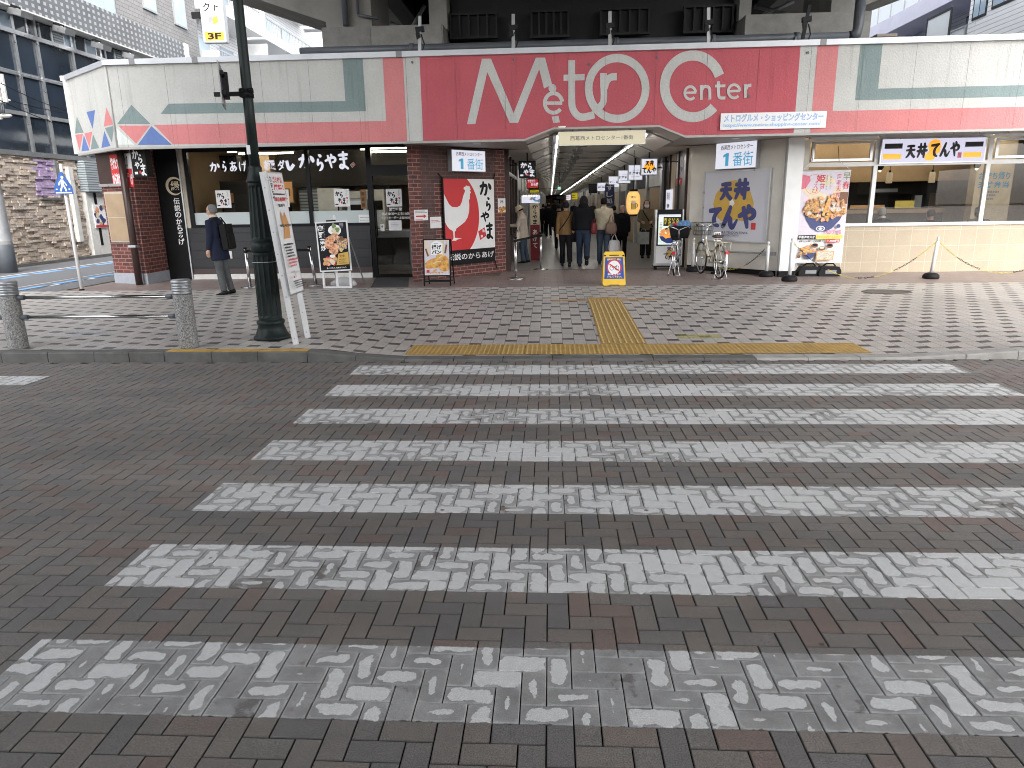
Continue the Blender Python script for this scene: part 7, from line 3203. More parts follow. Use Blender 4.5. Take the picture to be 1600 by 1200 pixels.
blade(1001, 247, 1028, 274, 20.3, 'square lit sign with orange and black brush lettering nearest in the passage', d_ten)
blade(981, 257, 1005, 282, 23.2, 'square white lit sign just behind the orange lettered one', d_txt('麺屋本店'))
blade(965.5, 265.5, 986, 287, 27.2, 'square white lit sign second behind the orange lettered one', d_txt('麺屋本店'))
blade(950.5, 275, 968.5, 293, 32, 'square white lit sign above the navy hanging banner', d_txt('すし 処'))
blade(933, 285, 947, 299, 40, 'small square white lit sign farthest in the passage', d_txt('整体'))
blade(920, 287, 933, 302, 36, 'small black sign behind the white lit signs, above the passage crowd', d_yel, 'matte_black', 'lit_black', False)
blade(893, 301, 903, 312, 50, 'small yellow lit sign deep in the passage above the brown jacket', d_yel, 'matte_black', 'lit_yellow', False)
blade(945, 288, 960, 322, 30, 'navy hanging banner with white brush lettering in the passage', d_nav, 'navy_print', 'navy_print', False, 'hanging_banner')
blade(871, 291.5, 876.5, 297, 38, 'small green lit exit sign hanging in the passage', lambda s, W, H: s.rect(W * .3, H * .3, W * .6, H * .8, 'lit_white'), 'off_white_paint', 'lit_green', True, 'exit_sign', -1)


def d_shop(s, W, H):
    s.tiny(W * .1, H * .2, W * .9, H * .85, 2, 'lit_red', .6)


blade(884, 304, 892, 313, 58, 'white and red lit shop sign far down the passage', d_shop, 'matte_black', 'lit_white', False)

# tall red standing banner behind the woman in the hat
m = MB('dark_red_print')
Yb = 21.6
a, b = at(829, 392, Yb), at(843, 317, Yb)
m.box((a.x, Yb, .125), (b.x, Yb + .02, b.z))
s = Sheet(m, (a.x, Yb - .001, a.z), FU, ZV)
W, H = b.x - a.x, b.z - a.z
s.rect(0, H * .55, W, H, 'cream_print')
for i, ch in enumerate('からやま'):
    s.brush(ch, W * .2, H * (.87 - i * .105), W * .8, H * (.97 - i * .105), 'black_print', 1.2)
for i, ch in enumerate('あげて'):
    s.text(ch, W * .25, H * (.34 - i * .14), W * .75, H * (.45 - i * .14), 'white_print', .02)
finish(m, 'standing_banner', 'narrow cream and red standing banner behind the woman in the sun hat', 'banner', ((a.x + b.x) / 2, Yb, .125))

# posters on the passage side of the right shop
m = MB('white_print')
X = 3.49
a, b = atx(1056, 290, X), atx(1068.5, 237, X)
m.box((X, b.y, a.z), (X + .008, a.y, b.z))
s = Sheet(m, (X - .001, a.y, a.z), (0, -1, 0), ZV)
W, H = a.y - b.y, b.z - a.z
s.rect(0, 0, W, H, 'silver_print')
for k in range(14):
    s.blob(W * rnd.uniform(.15, .85), H * rnd.uniform(.3, .95), W * .12, H * .08, rnd.choice(('grey_print', 'white_print', 'silver_print')))
s.rect(0, 0, W, H * .22, 'red_print')
s.text('海鮮', W * .2, H * .05, W * .8, H * .17, 'white_print', .02)
finish(m, 'wall_poster', 'grey and red poster high on the passage side of the right shop', 'poster', (X, (a.y + b.y) / 2, a.z))
m = MB('lit_white')
a, b = atx(1043, 330, X), atx(1052, 296, X)
m.box((X - .06, min(a.y, b.y), a.z - .4), (X - .01, max(a.y, b.y), b.z))
s = Sheet(m, (X - .061, max(a.y, b.y), a.z - .4), (0, -1, 0), ZV)
W, H = abs(a.y - b.y), b.z - a.z + .4
s.text('商処', W * .2, H * .72, W * .8, H * .93, 'lit_ink', .02)
s.blob(W * .5, H * .55, W * .2, H * .06, 'lit_ink')
s.poly([(W * .2, H * .1), (W * .8, H * .1), (W * .5, H * .42)], 'lit_orange')
finish(m, 'lightbox_sign', 'narrow upright lit panel above the digital menu stand', 'sign', (X, (a.y + b.y) / 2, a.z - .4))


# ---- paper lantern
def lantern():
    Y = 19.4
    a, b = at(978, 335, Y), at(1001, 299, Y)
    c = V(((a.x + b.x) / 2, Y, (a.z + b.z) / 2))
    t = thing('paper_lantern', 'glowing orange paper lantern with a beer mug drawn on it', 'lantern', c)
    rx, rz = (b.x - a.x) / 2, (b.z - a.z) / 2
    m = MB('lantern_paper')
    prof = []
    for k in range(17):
        q = -1 + 2 * k / 16
        r = rx * (1 - abs(q) ** 3.2 * .42)
        prof.append((r, q * rz))
    m.lathe(prof, c, 24)
    m.build('paper', t)
    k = MB('matte_black')
    k.lathe([(rx * .58, rz), (rx * .6, rz + .01), (rx * .6, rz + .05), (rx * .5, rz + .055)], c, 20)
    k2 = MB('matte_black')
    k2.lathe([(rx * .5, -rz - .05), (rx * .6, -rz - .045), (rx * .58, -rz)], c, 20)
    k2.build('rim', t)
    k.tube([c + ZV * (rz + .05), V((c.x, c.y, ZB))], .008, 5)
    k.build('rim', t)
    g = MB('brown_print')
    s = Sheet(g, c + V((0, -rx * 1.04, 0)), FU, ZV)
    s.text('麦酒', -rx * .45, rz * .42, rx * .35, rz * .60, 'brown_print', .02)
    s.rect(-rx * .38, -rz * .52, rx * .22, rz * .0, 'gold_print')
    s.blob(-rx * .08, rz * .08, rx * .38, rz * .14, 'cream_print', None, .12)
    s.ring(rx * .32, -rz * .22, rx * .16, rz * .16, .02, 'brown_print', -90, 90)
    s.line([(-rx * .4, rz * .0), (-rx * .38, -rz * .54), (rx * .22, -rz * .54), (rx * .24, rz * .0)], .014, 'brown_print', sm=False)
    g.build('drawing', t)


lantern()


# ---- things inside the shops
def tube_lamp(x0, x1, y, z, label):
    m = MB('warm_tube')
    m.box((x0, y, z), (x1, y + .06, z + .035))
    m.m('off_white_paint').box((x0 - .03, y - .03, z + .036), (x1 + .03, y + .09, z + .08))
    m.tube([(x0 + .2, y, z + .08), (x0 + .2, y, 3.6)], .008, 5)
    m.tube([(x1 - .2, y, z + .08), (x1 - .2, y, 3.6)], .008, 5)
    tag(m.build('tube_lamp', origin=((x0 + x1) / 2, y, z)), label, 'ceiling lamp', 'strip lamps in the left shop')


for (a, b, py, Y, lb) in ((355, 411, 238, 18.8, 'strip lamp in the left shop behind the lamp post, upper of the pair'),
                          (373, 457, 241.5, 18.3, 'strip lamp in the left shop beside the lamp post, lower of the pair'),
                          (563, 577, 234, 19.4, 'short strip lamp in the left shop near the window edge by the door'),
                          (580, 642, 233, 18.6, 'strip lamp seen through the glass above the shop door, upper'),
                          (580, 642, 238.5, 18.1, 'strip lamp seen through the glass above the shop door, lower')):
    p, q = at(a, py, Y), at(b, py, Y)
    tube_lamp(p.x, q.x, Y, p.z, lb)


def inner(name, label, cat, boxes, origin, group=None):
    m = MB('grey_wall')
    for mm, a, b in boxes:
        m.m(mm).box(a, b)
    tag(m.build(name, origin=origin, bevel=.006), label, cat, group)


inner('service_counter', 'steel kitchen counter behind the left shop window', 'counter', (('dull_steel', (-6.2, 18.6, .13), (-3.6, 19.2, 1.15)), ('alu', (-6.25, 18.55, 1.151), (-3.55, 19.25, 1.2)), ('dark_wall', (-6.1, 18.595, .3), (-3.7, 18.6, 1.0))), (-4.9, 18.9, .13))
inner('fridge', 'tall pale fridge behind the left shop window', 'fridge', (('off_white_paint', (-6.4, 19.7, .13), (-5.75, 20.38, 2.3)), ('dull_steel', (-6.38, 19.68, 1.5), (-5.77, 19.699, 1.53)), ('matte_black', (-5.85, 19.67, 1.55), (-5.82, 19.699, 2.0))), (-6.1, 20, .13))
inner('ticket_machine', 'white order machine by the left shop door', 'machine', (('off_white_paint', (-5.2, 19.9, 1.2), (-4.6, 20.3, 2.25)), ('matte_black', (-5.15, 19.88, 1.7), (-4.65, 19.899, 1.95)), ('alu', (-5.1, 19.88, 1.4), (-4.7, 19.899, 1.6))), (-4.9, 20.1, 1.2))
inner('shelf_unit', 'dark shelves with stacked boxes behind the shop door', 'shelf', (('dull_steel', (-4.2, 21.6, .13), (-2.2, 22.3, .2)), ('dull_steel', (-4.2, 21.6, 1.0), (-2.2, 22.3, 1.05)), ('dull_steel', (-4.2, 21.6, 1.7), (-2.2, 22.3, 1.75)), ('dull_steel', (-4.2, 21.6, .2), (-4.15, 22.3, 2.4)), ('dull_steel', (-2.25, 21.6, .2), (-2.2, 22.3, 2.4)),
      ('kraft', (-4.0, 21.7, 1.06), (-3.5, 22.2, 1.45)), ('off_white_paint', (-3.4, 21.7, 1.06), (-2.9, 22.2, 1.35)), ('grey_wall', (-2.85, 21.7, 1.06), (-2.4, 22.2, 1.55)), ('kraft', (-3.8, 21.7, 1.76), (-3.2, 22.2, 2.1)), ('off_white_paint', (-3.1, 21.7, 1.76), (-2.5, 22.2, 2.2))), (-3.2, 22, .13))
inner('wall_speaker', 'dark wall speaker high inside the left shop window', 'speaker', (('matte_black', (-8.4, 18.3, 2.75), (-7.95, 18.6, 3.1)), ('dark_wall', (-8.36, 18.28, 2.79), (-7.99, 18.299, 3.06))), (-8.2, 18.4, 2.75))
inner('inner_cabinet', 'dark panelled cabinet inside the left shop window', 'cabinet', (('dark_wall', (-8.75, 18.9, .13), (-8.0, 19.3, 2.5)), ('maroon_band', (-8.7, 18.88, .3), (-8.4, 18.899, 1.9)), ('kraft', (-8.6, 18.87, 1.95), (-8.4, 18.899, 2.2))), (-8.4, 19.1, .13))
inner('menu_board', 'wood framed menu board on the inner wall of the left shop', 'menu board', (('dark_wood', (-7.36, 19.28, 1.9), (-6.9, 19.32, 2.5)), ('tan_print', (-7.33, 19.27, 1.93), (-6.93, 19.279, 2.47)), ('brown_print', (-7.25, 19.262, 2.1), (-7.0, 19.269, 2.3))), (-7.1, 19.3, 1.9))
inner('dining_counter', 'long wooden dining counter behind the right shop window', 'counter', (('wood_bulkhead', (6.0, 19.9, 1.4), (10.5, 20.3, 1.5)), ('dark_wood', (6.0, 20.0, .13), (10.5, 20.2, 1.399)), ('tan_print', (8.0, 19.88, 1.52), (8.9, 19.9, 1.62)), ('yellow_print', (9.15, 19.85, 1.52), (9.65, 19.87, 1.72))), (8.2, 20.1, .13))
inner('monitor', 'dark order monitor above the counter behind the right window', 'monitor', (('matte_black', (7.6, 20.5, 1.95), (8.15, 20.55, 2.3)), ('pale_window', (7.63, 20.49, 1.98), (7.95, 20.499, 2.27)), ('matte_black', (7.85, 20.5, 1.5), (7.9, 20.55, 1.949))), (7.9, 20.5, 1.5))
inner('kitchen_hood', 'dark kitchen hood and shelves behind the right shop counter', 'kitchen hood', (('dark_wall', (9.0, 21.2, 1.9), (10.9, 22.0, 2.34)), ('dull_steel', (9.1, 21.19, 1.95), (9.8, 21.199, 2.05)), ('alu', (10.2, 21.0, 1.5), (10.4, 21.2, 1.85))), (10, 21.5, 1.9))
for i, (px, py) in enumerate(((1389.5, 278), (1456.5, 277))):
    Y = 19.0
    p = at(px, py, Y)
    m = MB('bulb_dim')
    m.lathe([(.06, -.13), (.075, -.12), (.065, .12), (.05, .13)], p, 14)
    m.m('matte_black').lathe([(.03, .131), (.03, .17), (.01, .19)], p, 10)
    m.tube([p + ZV * .18, V((p.x, p.y, 3.6))], .006, 5)
    tag(m.build('pendant_lamp', origin=p), ('paper pendant lamp inside the right window above the white haired diner', 'paper pendant lamp inside the right window above the dark haired diner')[i], 'pendant lamp', 'pendant lamps in the right shop')
for i, (px, py) in enumerate(((1375.5, 261), (1527, 258))):
    Y = 17.5
    p = at(px, py, Y)
    m = MB('matte_black')
    m.ball(p, .075, 12, 8)
    m.m('bulb_glow').ball(p - ZV * .085, .03, 8, 6)
    m.m('matte_black').tube([p, V((p.x, p.y, 3.6))], .01, 5)
    tag(m.build('spot_lamp', origin=p), ('small round spot lamp at the left top corner of the large right window', 'small round spot lamp at the right top corner of the large right window')[i], 'spot lamp', 'spot lamps in the right shop')
m = MB('cream_print')
s = Sheet(m, (10.62, 18.89, 1.7), FU, ZV)
s.text('お持ち帰り', .05, .50, .8, .68, 'teal_print', .03)
s.text('天丼弁当', .05, .30, .8, .46, 'teal_print', .03)
s.tiny(.2, .0, .6, .25, 3, 'grey_print')
tag(m.build('pillar_lettering', origin=(11, 18.89, 1.7)), 'blue lettering on the cream pillar inside the right window', 'notice')

for k, (x0, x1, y) in enumerate(((6.2, 7.6, 19.2), (8.0, 9.4, 19.2), (9.9, 11.3, 18.2), (6.4, 8.4, 21.6))):
    m = MB('warm_tube')
    m.box((x0, y, 3.40), (x1, y + .07, 3.44))
    m.m('off_white_paint').box((x0 - .03, y - .04, 3.441), (x1 + .03, y + .11, 3.50))
    m.tube([((x0 + x1) / 2, y + .03, 3.5), ((x0 + x1) / 2, y + .03, 3.6)], .01, 5)
    tag(m.build('tube_lamp', origin=((x0 + x1) / 2, y, 3.4)), 'warm strip lamp on the ceiling inside the right shop', 'ceiling lamp', 'strip lamps in the right shop')

inner('steam_cabinet', 'pale steel steam cabinet behind the window right of the leaning board', 'cabinet', (('dull_steel', (-5.5, 19.35, .13), (-4.95, 19.7, 2.0)), ('alu', (-5.48, 19.33, 1.55), (-4.97, 19.349, 1.95)), ('matte_black', (-5.4, 19.32, 1.62), (-5.05, 19.329, 1.85)), ('off_white_paint', (-5.5, 19.35, 2.01), (-5.0, 19.7, 2.2))), (-5.2, 19.5, .13))
inner('wall_shutter', 'pale green slatted shutter unit at the back of the left shop', 'shutter', (('silver_siding', (-7.0, 19.95, 1.3), (-6.45, 20.0, 2.3)), ('grey_wall', (-7.05, 19.95, 2.301), (-6.4, 20.0, 2.36)), ('dull_steel', (-7.05, 19.94, 1.2), (-6.4, 20.0, 1.299))), (-6.7, 20, 1.2))
inner('price_strip', 'vertical brown wooden menu strip beside the shop door', 'menu board', (('kraft', (-4.55, 17.2, 1.75), (-4.42, 17.22, 2.2)), ('brown_print', (-4.52, 17.19, 1.8), (-4.45, 17.199, 1.88)), ('brown_print', (-4.52, 17.19, 1.93), (-4.45, 17.199, 2.01)), ('brown_print', (-4.52, 17.19, 2.06), (-4.45, 17.199, 2.14))), (-4.5, 17.2, 1.75))


# ------------------------------------------------------------------ people
def person(label, loc, rot, H, outfit, lean=0.0, legs=((6, 4), (-6, 8)), arms=((0, 8, 10), (0, 8, 10)), head=(0, 0), group=None, fine=True):
    """faces local +Y; legs (thigh forward, knee bend) left/right; arms (forward, out, elbow)"""
    s = H / 1.70
    o = outfit
    t = thing('person', label, 'person', (0, 0, 0), group)
    vox = .0085 * s if fine else .014 * s
    rl = Matrix.Rotation(R(-lean), 3, 'X')
    piv = V((0, 0, .92))

    def U(p):
        p = V(p)
        return piv + rl @ (p - piv)
    rh = Matrix.Rotation(R(head[1]), 3, 'Z') @ Matrix.Rotation(R(-head[0]), 3, 'X')
    nk = V((0, .0, 1.47))

    def Hd(p):
        p = V(p)
        return U(nk + rh @ (p - nk))

    # joints
    J = []
    for sd, (th, kn) in zip((-1, 1), legs):
        hip = V((sd * .088, 0, .90))
        knee = hip + V((sd * .004, math.sin(R(th)), -math.cos(R(th)))) * .43
        ank = knee + V((0, math.sin(R(th - kn)), -math.cos(R(th - kn)))) * .41
        J.append((hip, knee, ank, th - kn))
    low = min(j[2].z for j in J) if 'seat' not in o else .92 - o['seat']
    dz = V((0, 0, .075 - low)) if 'seat' not in o else V((0, 0, o['seat'] / s - .86))
    A = []
    for sd, (fw, ou, el) in zip((-1, 1), arms):
        sh_ = U((sd * .165, 0, 1.385))
        d1 = V((sd * math.sin(R(ou)), math.sin(R(fw)) * math.cos(R(ou)), -math.cos(R(fw)) * math.cos(R(ou))))
        d1 = rl @ d1
        elb = sh_ + d1 * .28
        a2 = fw + el
        d2 = V((sd * math.sin(R(ou * .3)) - sd * (.35 if el > 50 else 0), math.sin(R(a2)), -math.cos(R(a2)))).normalized()
        d2 = rl @ d2
        wr = elb + d2 * .245
        A.append((sh_, elb, wr, d2, sd))

    def fin(mb, name, par, rem=None, sm=2):
        mb.v = [(p + dz) * s for p in mb.v]
        ob = mb.build(name, par, smooth=True)
        if rem:
            r = ob.modifiers.new('merge', 'REMESH')
            r.mode = 'VOXEL'
            r.voxel_size = rem
            r.use_smooth_shade = True
            if sm:
                q = ob.modifiers.new('smooth', 'SMOOTH')
                q.factor = .5
                q.iterations = sm
        return ob

    def ering(c, rx, ry, f=lambda p: p, n=18):
        return [f(V((c[0] + rx * math.cos(2 * PI * k / n), c[1] + ry * math.sin(2 * PI * k / n), c[2]))) for k in range(n)]
    # --- body
    b = MB('skin')
    b.rings([ering((0, y, z), rx, ry, U) for z, rx, ry, y in ((.84, .13, .09, -.01), (.92, .160, .112, -.01), (1.04, .142, .100, 0), (1.18, .152, .108, 0), (1.30, .168, .112, 0), (1.385, .160, .095, -.005), (1.43, .095, .07, -.01), (1.46, .056, .056, -.005), (1.50, .052, .054, .0), (1.54, .05, .05, .01))])
    hr = []
    for k in range(11):
        a = -PI / 2 + PI * (k + .35) / 11.3
        zz = math.sin(a)
        rx = .074 * math.cos(a) ** .75 * (1 - .12 * max(0, -zz))
        ry = .094 * math.cos(a) ** .75
        hr.append(ering((0, .018 + .012 * max(0, -zz), 1.588 + .115 * zz), rx, ry, Hd, 16))
    b.rings(hr)
    b.tube([Hd((0, .098, 1.605)), Hd((0, .118, 1.575)), Hd((0, .106, 1.562))], [.010, .014, .010], 8)
    b.tube([Hd((-.012, .102, 1.532)), Hd((.012, .102, 1.532))], .010, 6)
    b.tube([Hd((-.045, .086, 1.618)), Hd((0, .100, 1.620)), Hd((.045, .086, 1.618))], .009, 6)
    for sd in (-1, 1):
        b.ball(Hd((sd * .077, .012, 1.585)), .024, 8, 6, .45, .7, 1.2)
    for (hip, knee, ank, an) in J:
        b.tube([hip + V((0, 0, .04)), hip, (hip + knee) / 2, knee, knee * .62 + ank * .38, ank], [.075, .088, .074, .056, .054, .036], 12)
        fd = V((0, math.cos(R(an)), math.sin(R(an))))
        b.tube([ank + V((0, -.035, -.03)), ank + fd * .08 + V((0, 0, -.045)), ank + fd * .14 + V((0, 0, -.055))], [.034, .028, .014], 10)
    for (sh_, elb, wr, d2, sd) in A:
        b.tube([U((sd * .11, 0, 1.39)), sh_, (sh_ + elb) / 2, elb, elb * .55 + wr * .45, wr], [.05, .054, .046, .040, .038, .026], 12)
        # hand: palm, four unequal curled fingers, thumb from the side of the palm
        x = V((1, 0, 0))
        f = d2
        sdv = (x - f * x.dot(f)).normalized() if abs(f.x) < .9 else V((0, 0, 1))
        across = f.cross(sdv).normalized()          # finger row runs front-back for a hanging hand
        inn = -sdv * sd
        b.tube([wr, wr + f * .04, wr + f * .085], [.026, .036, .034], 10, True)
        for q, (off, ln) in enumerate(((-.030, .068), (-.010, .078), (.011, .074), (.030, .058))):
            k0 = wr + f * .075 + across * off
            b.tube([k0, k0 + f * ln * .5 + inn * .006, k0 + f * ln * .85 + inn * .024, k0 + f * ln * .98 + inn * .040], [.0105, .010, .009, .0075], 6)
        tb = wr + f * .03 - across * .030 * (1 if f.z < -.3 else -1)
        tc = -across if f.z < -.3 else across
        b.tube([tb, tb + f * .03 + tc * .018 + inn * .01, tb + f * .062 + tc * .020 + inn * .022], [.013, .011, .009], 6)
    body = fin(b, 'body', t, vox)
    # --- eyes and lips
    if o.get('face'):
        e = MB('eye_dark')
        for sd in (-1, 1):
            e.ball(Hd((sd * .031, .098, 1.598)), .009, 8, 6, 1.3, .7, .8)
        fin(e, 'eyes', body)
        if not o.get('mask'):
            l = MB('lip')
            l.tube([Hd((-.018, .110, 1.533)), Hd((.018, .110, 1.533))], .005, 6)
            fin(l, 'lips', body)
    if o.get('mask'):
        k = MB('mask_white')
        k.rings([[Hd((.074 * x_ * w_, .124 - .062 * x_ * x_ - .03 * max(0, d_), zz)) for x_ in (-1, -.6, -.25, 0, .25, .6, 1)] for zz, w_, d_ in ((1.590, .9, .6), (1.565, 1, 0), (1.535, 1, 0), (1.505, .85, .4), (1.488, .55, 1))], False, True, False)
        fin(k, 'face_mask', t)
    if o.get('glasses'):
        k = MB('eye_dark')
        for sd in (-1, 1):
            k.rings([[Hd((sd * .032 + .022 * math.cos(a), .110 + rr, 1.596 + .018 * math.sin(a))) for a in [2 * PI * q / 12 for q in range(12)]] for rr in (0, .004)], False)
            k.tube([Hd((sd * .055, .105, 1.60)), Hd((sd * .08, .02, 1.60))], .003, 5)
        fin(k, 'glasses', t)
    # --- hair
    h = MB(o['hair'])
    ln = o.get('hair_len', 0)
    hr = []
    for k in range(10):
        a = -PI / 2 * .42 + (PI / 2 * 1.42) * k / 9.2
        zz = math.sin(a)
        hr.append(ering((0, -.020 + .012 * max(0, zz), 1.608 + .108 * zz), .087 * math.cos(a) ** .75, (.094 + .006 * zz) * math.cos(a) ** .75, Hd, 16))
    h.rings(hr)
    if ln:
        h.rings([ering((0, -.03, 1.63), .086, .075, Hd), ering((0, -.05, 1.55), .093, .06, Hd), ering((0, -.065, 1.47), .10, .05, Hd), ering((0, -.085, 1.47 - ln * .7), .105, .045, U), ering((0, -.09, 1.45 - ln), .08, .03, U)])
        for sd in (-1, 1):
            h.tube([Hd((sd * .07, .03, 1.66)), Hd((sd * .085, .03, 1.58)), Hd((sd * .085, .02, 1.50))], [.02, .025, .018], 8)
    fin(h, 'hair', t, .011 * s, 1)
    if o.get('hat'):
        k = MB(o['hat'])
        k.rings([ering((0, .0, z), r * .96, r * 1.1, Hd, 24) for z, r in ((1.585, .160), (1.590, .162), (1.645, .100), (1.70, .092), (1.725, .078), (1.735, .03))])
        fin(k, 'sun_hat', t)
    # --- trousers / skirt
    tm = o['legs']
    w_ = o.get('leg_w', 1.0)
    for_ = MB(tm)
    for_.rings([ering((0, -.01, z), rx, ry) for z, rx, ry in ((.80, .13, .10), (.86, .172, .118), (.94, .172, .124), (1.02, .158, .115))])
    for (hip, knee, ank, an) in J:
        for_.tube([hip + V((0, 0, .03)), hip - V((0, 0, .03)), (hip + knee) / 2, knee, (knee + ank) / 2, ank + V((0, -.005, .0))], [.09, .098 * w_, .088 * w_, .070 * w_, .068 * w_, .064 * w_], 14)
    fin(for_, 'skirt' if o.get('skirt') else 'trousers', t, .012 * s, 1)
    if o.get('skirt'):
        k = MB(o['skirt'])
        k.rings([ering((0, -.01, z), rx, ry) for z, rx, ry in ((.30, .22, .17), (.55, .205, .155), (.80, .19, .135), (1.0, .16, .115))])
        fin(k, 'apron', t)
    # --- shoes
    for (hip, knee, ank, an) in J:
        k = MB(o.get('shoes', 'shoe_black'))
        fd = V((0, math.cos(R(an)), math.sin(R(an))))
        up = V((0, -math.sin(R(an)), math.cos(R(an))))
        c = ank
        rr = []
        for (y, w2, h0, h1) in ((-.075, .028, -.07, -.005), (-.06, .038, -.074, .02), (0, .042, -.074, .015), (.06, .046, -.074, -.012), (.12, .048, -.074, -.030), (.17, .040, -.070, -.042), (.19, .018, -.066, -.052)):
            p0 = c + fd * y
            rr.append([p0 + V((w2 * math.cos(a), 0, 0)) + up * ((h0 + h1) / 2 + (h1 - h0) / 2 * math.sin(a)) for a in [2 * PI * q / 12 for q in range(12)]])
        k.rings(rr)
        fin(k, 'shoe', t)
    # --- upper garment
    hem = o.get('hem', .88)
    fl = o.get('flare', 1.0)
    bulk = o.get('bulk', 1.0)
    g = MB(o['top'])
    pr = [(hem, .185 * fl, .135 * fl), (hem + .04, .186 * fl, .136 * fl)]
    if hem < .80:
        pr += [(.88, .190, .140)]
    pr += [(.98, .178, .130), (1.08, .172, .126), (1.20, .182, .130), (1.31, .196, .132), (1.385, .182, .112), (1.43, .115, .088), (1.475, .072, .072)]
    g.rings([ering((0, -.008, z), rx * bulk, ry * bulk, U if z > .95 else (lambda p: U(p) if lean < 8 else p)) for z, rx, ry in pr])
    for (sh_, elb, wr, d2, sd) in A:
        g.tube([U((sd * .10, 0, 1.375)), sh_, (sh_ + elb) / 2, elb, elb * .5 + wr * .5, wr * .94 + elb * .06, wr], [.07 * bulk, .074 * bulk, .066 * bulk, .058 * bulk, .054 * bulk, .048 * bulk, .046 * bulk], 14)
    if o.get('hood'):
        g.rings([ering((0, -.03, z), rx, ry, U) for z, rx, ry in ((1.42, .12, .10), (1.47, .125, .11), (1.52, .105, .10), (1.54, .085, .08))])
    fin(g, 'coat' if hem < .8 else 'jacket', t, .011 * s, 1)
    if o.get('collar'):
        k = MB(o['collar'])
        k.rings([ering((0, -.0, z), rx, ry, U, 20) for z, rx, ry in ((1.44, .078, .078), (1.47, .080, .082), (1.515, .070, .074))], False)
        fin(k, 'collar', t)
    if o.get('strap'):
        k = MB(o['strap'])
        pts = [(.12, -.10, 1.42), (.06, -.145, 1.30), (-.04, -.15, 1.15), (-.15, -.11, 1.0), (-.20, -.02, .92)]
        if o.get('strap_front'):
            pts = [(p[0], -p[1] * 1.02, p[2]) for p in pts]
        k.tube([U(p) for p in smooth_path(pts, 4)], .014, 6)
        fin(k, 'strap', t)
    t.location = V(loc)
    t.rotation_euler = (0, 0, R(rot))
    rz = Matrix.Rotation(R(rot), 3, 'Z')

    def world(p):
        return V(loc) + rz @ ((V(p) + dz) * s)
    return t, [world(a[2] + a[3] * .09) for a in A], world


def feet(px, py):
    p = atz(px, py, .121)
    p.z = .121
    return p


def tall(px, py, p):
    return at(px, py, p.y).z - p.z


# old man at the left shop
p = V((-6.66, 14.02, .121))
H = tall(345, 321, p)
om, hands, wf = person('old grey haired man in a navy coat and grey trousers looking left before the shop', p, 84, H,
                       dict(top='cloth_navy', hem=.66, flare=1.10, bulk=1.06, legs='cloth_grey', hair='hair_grey', face=True, glasses=True, collar='cloth_cream', shoes='shoe_black', leg_w=.98),
                       lean=4, legs=((-3, 3), (-6, 4)), arms=((4, 7, 12), (2, 8, 10)), head=(-2, -4))
m = MB('matte_black')
rg = [wf((x, y, z)) for (x, y, z) in ()]
rot_ = Matrix.Rotation(R(84), 3, 'Z')
c = wf((0, -.215, 1.10))
m.obox(c, rot_ @ V((.145, 0, 0)), rot_ @ V((0, .062, -.01)), rot_ @ V((0, .02, .245)))
m.obox(c + rot_ @ V((0, -.075, -.07)), rot_ @ V((.115, 0, 0)), rot_ @ V((0, .022, 0)), rot_ @ V((0, .012, .14)))
for sd in (-1, 1):
    m.tube([wf((sd * .09, -.15, 1.34)), wf((sd * .10, -.06, 1.46)), wf((sd * .11, .10, 1.40)), wf((sd * .12, .135, 1.2)), wf((sd * .13, .02, 1.0)), wf((sd * .12, -.15, .92))], .016, 6)
tag(m.build('backpack', origin=c, bevel=.03), 'black backpack worn by the grey haired man in the navy coat', 'backpack')

# woman in a sun hat
p = feet(818, 411)
H = tall(825, 319, p) * .97
pw, hands, wf = person('woman in a pale sun hat and beige coat looking down at her hands', p, 78, H,
                       dict(top='cloth_beige', hem=.74, flare=1.04, bulk=1.08, legs='denim_blue', hair='hair_black', hat='cloth_cream', face=True, shoes='shoe_black', leg_w=.95, mask=True),
                       lean=5, legs=((2, 4), (-5, 5)), arms=((22, 8, 72), (18, 8, 78)), head=(24, 0))


def soft_bag(name, matn, top, w_, h, d_, label, ang=0, handle=.12, cat='bag'):
    m = MB(matn)
    rz = Matrix.Rotation(R(ang), 3, 'Z')
    rr = []
    for f, k in ((0, .62), (.06, .9), (.35, 1.05), (.7, .92), (.92, .78), (1, .66)):
        rr.append([V(top) + rz @ V((w_ / 2 * k * math.cos(a) * (1 + .06 * math.sin(5 * a + f * 4)), d_ / 2 * k * math.sin(a), -handle - h * (1 - f))) for a in [2 * PI * q / 18 for q in range(18)]])
    m.rings(rr)
    for sd in (-1, 1):
        pts = [(-w_ * .24, sd * d_ * .2, -handle - .01), (-w_ * .12, sd * d_ * .1, -handle * .4), (0, 0, 0), (w_ * .12, sd * d_ * .1, -handle * .4), (w_ * .24, sd * d_ * .2, -handle - .01)]
        m.tube([V(top) + rz @ V(q) for q in pts], .009, 6)
    tag(m.build(name, origin=V(top) - ZV * (handle + h)), label, cat)


hl = hands[0]
soft_bag('plastic_bag', 'plastic_bag', hands[0] + V((-.10, -.02, .02)), .26, .40, .16, 'grey plastic bag hanging from the hands of the woman in the sun hat', 10, .10)
soft_bag('tote_bag', 'bag_white', wf((-.20, .10, 1.18)), .36, .30, .12, 'cream tote bag on the arm of the woman in the sun hat', 80, .22)

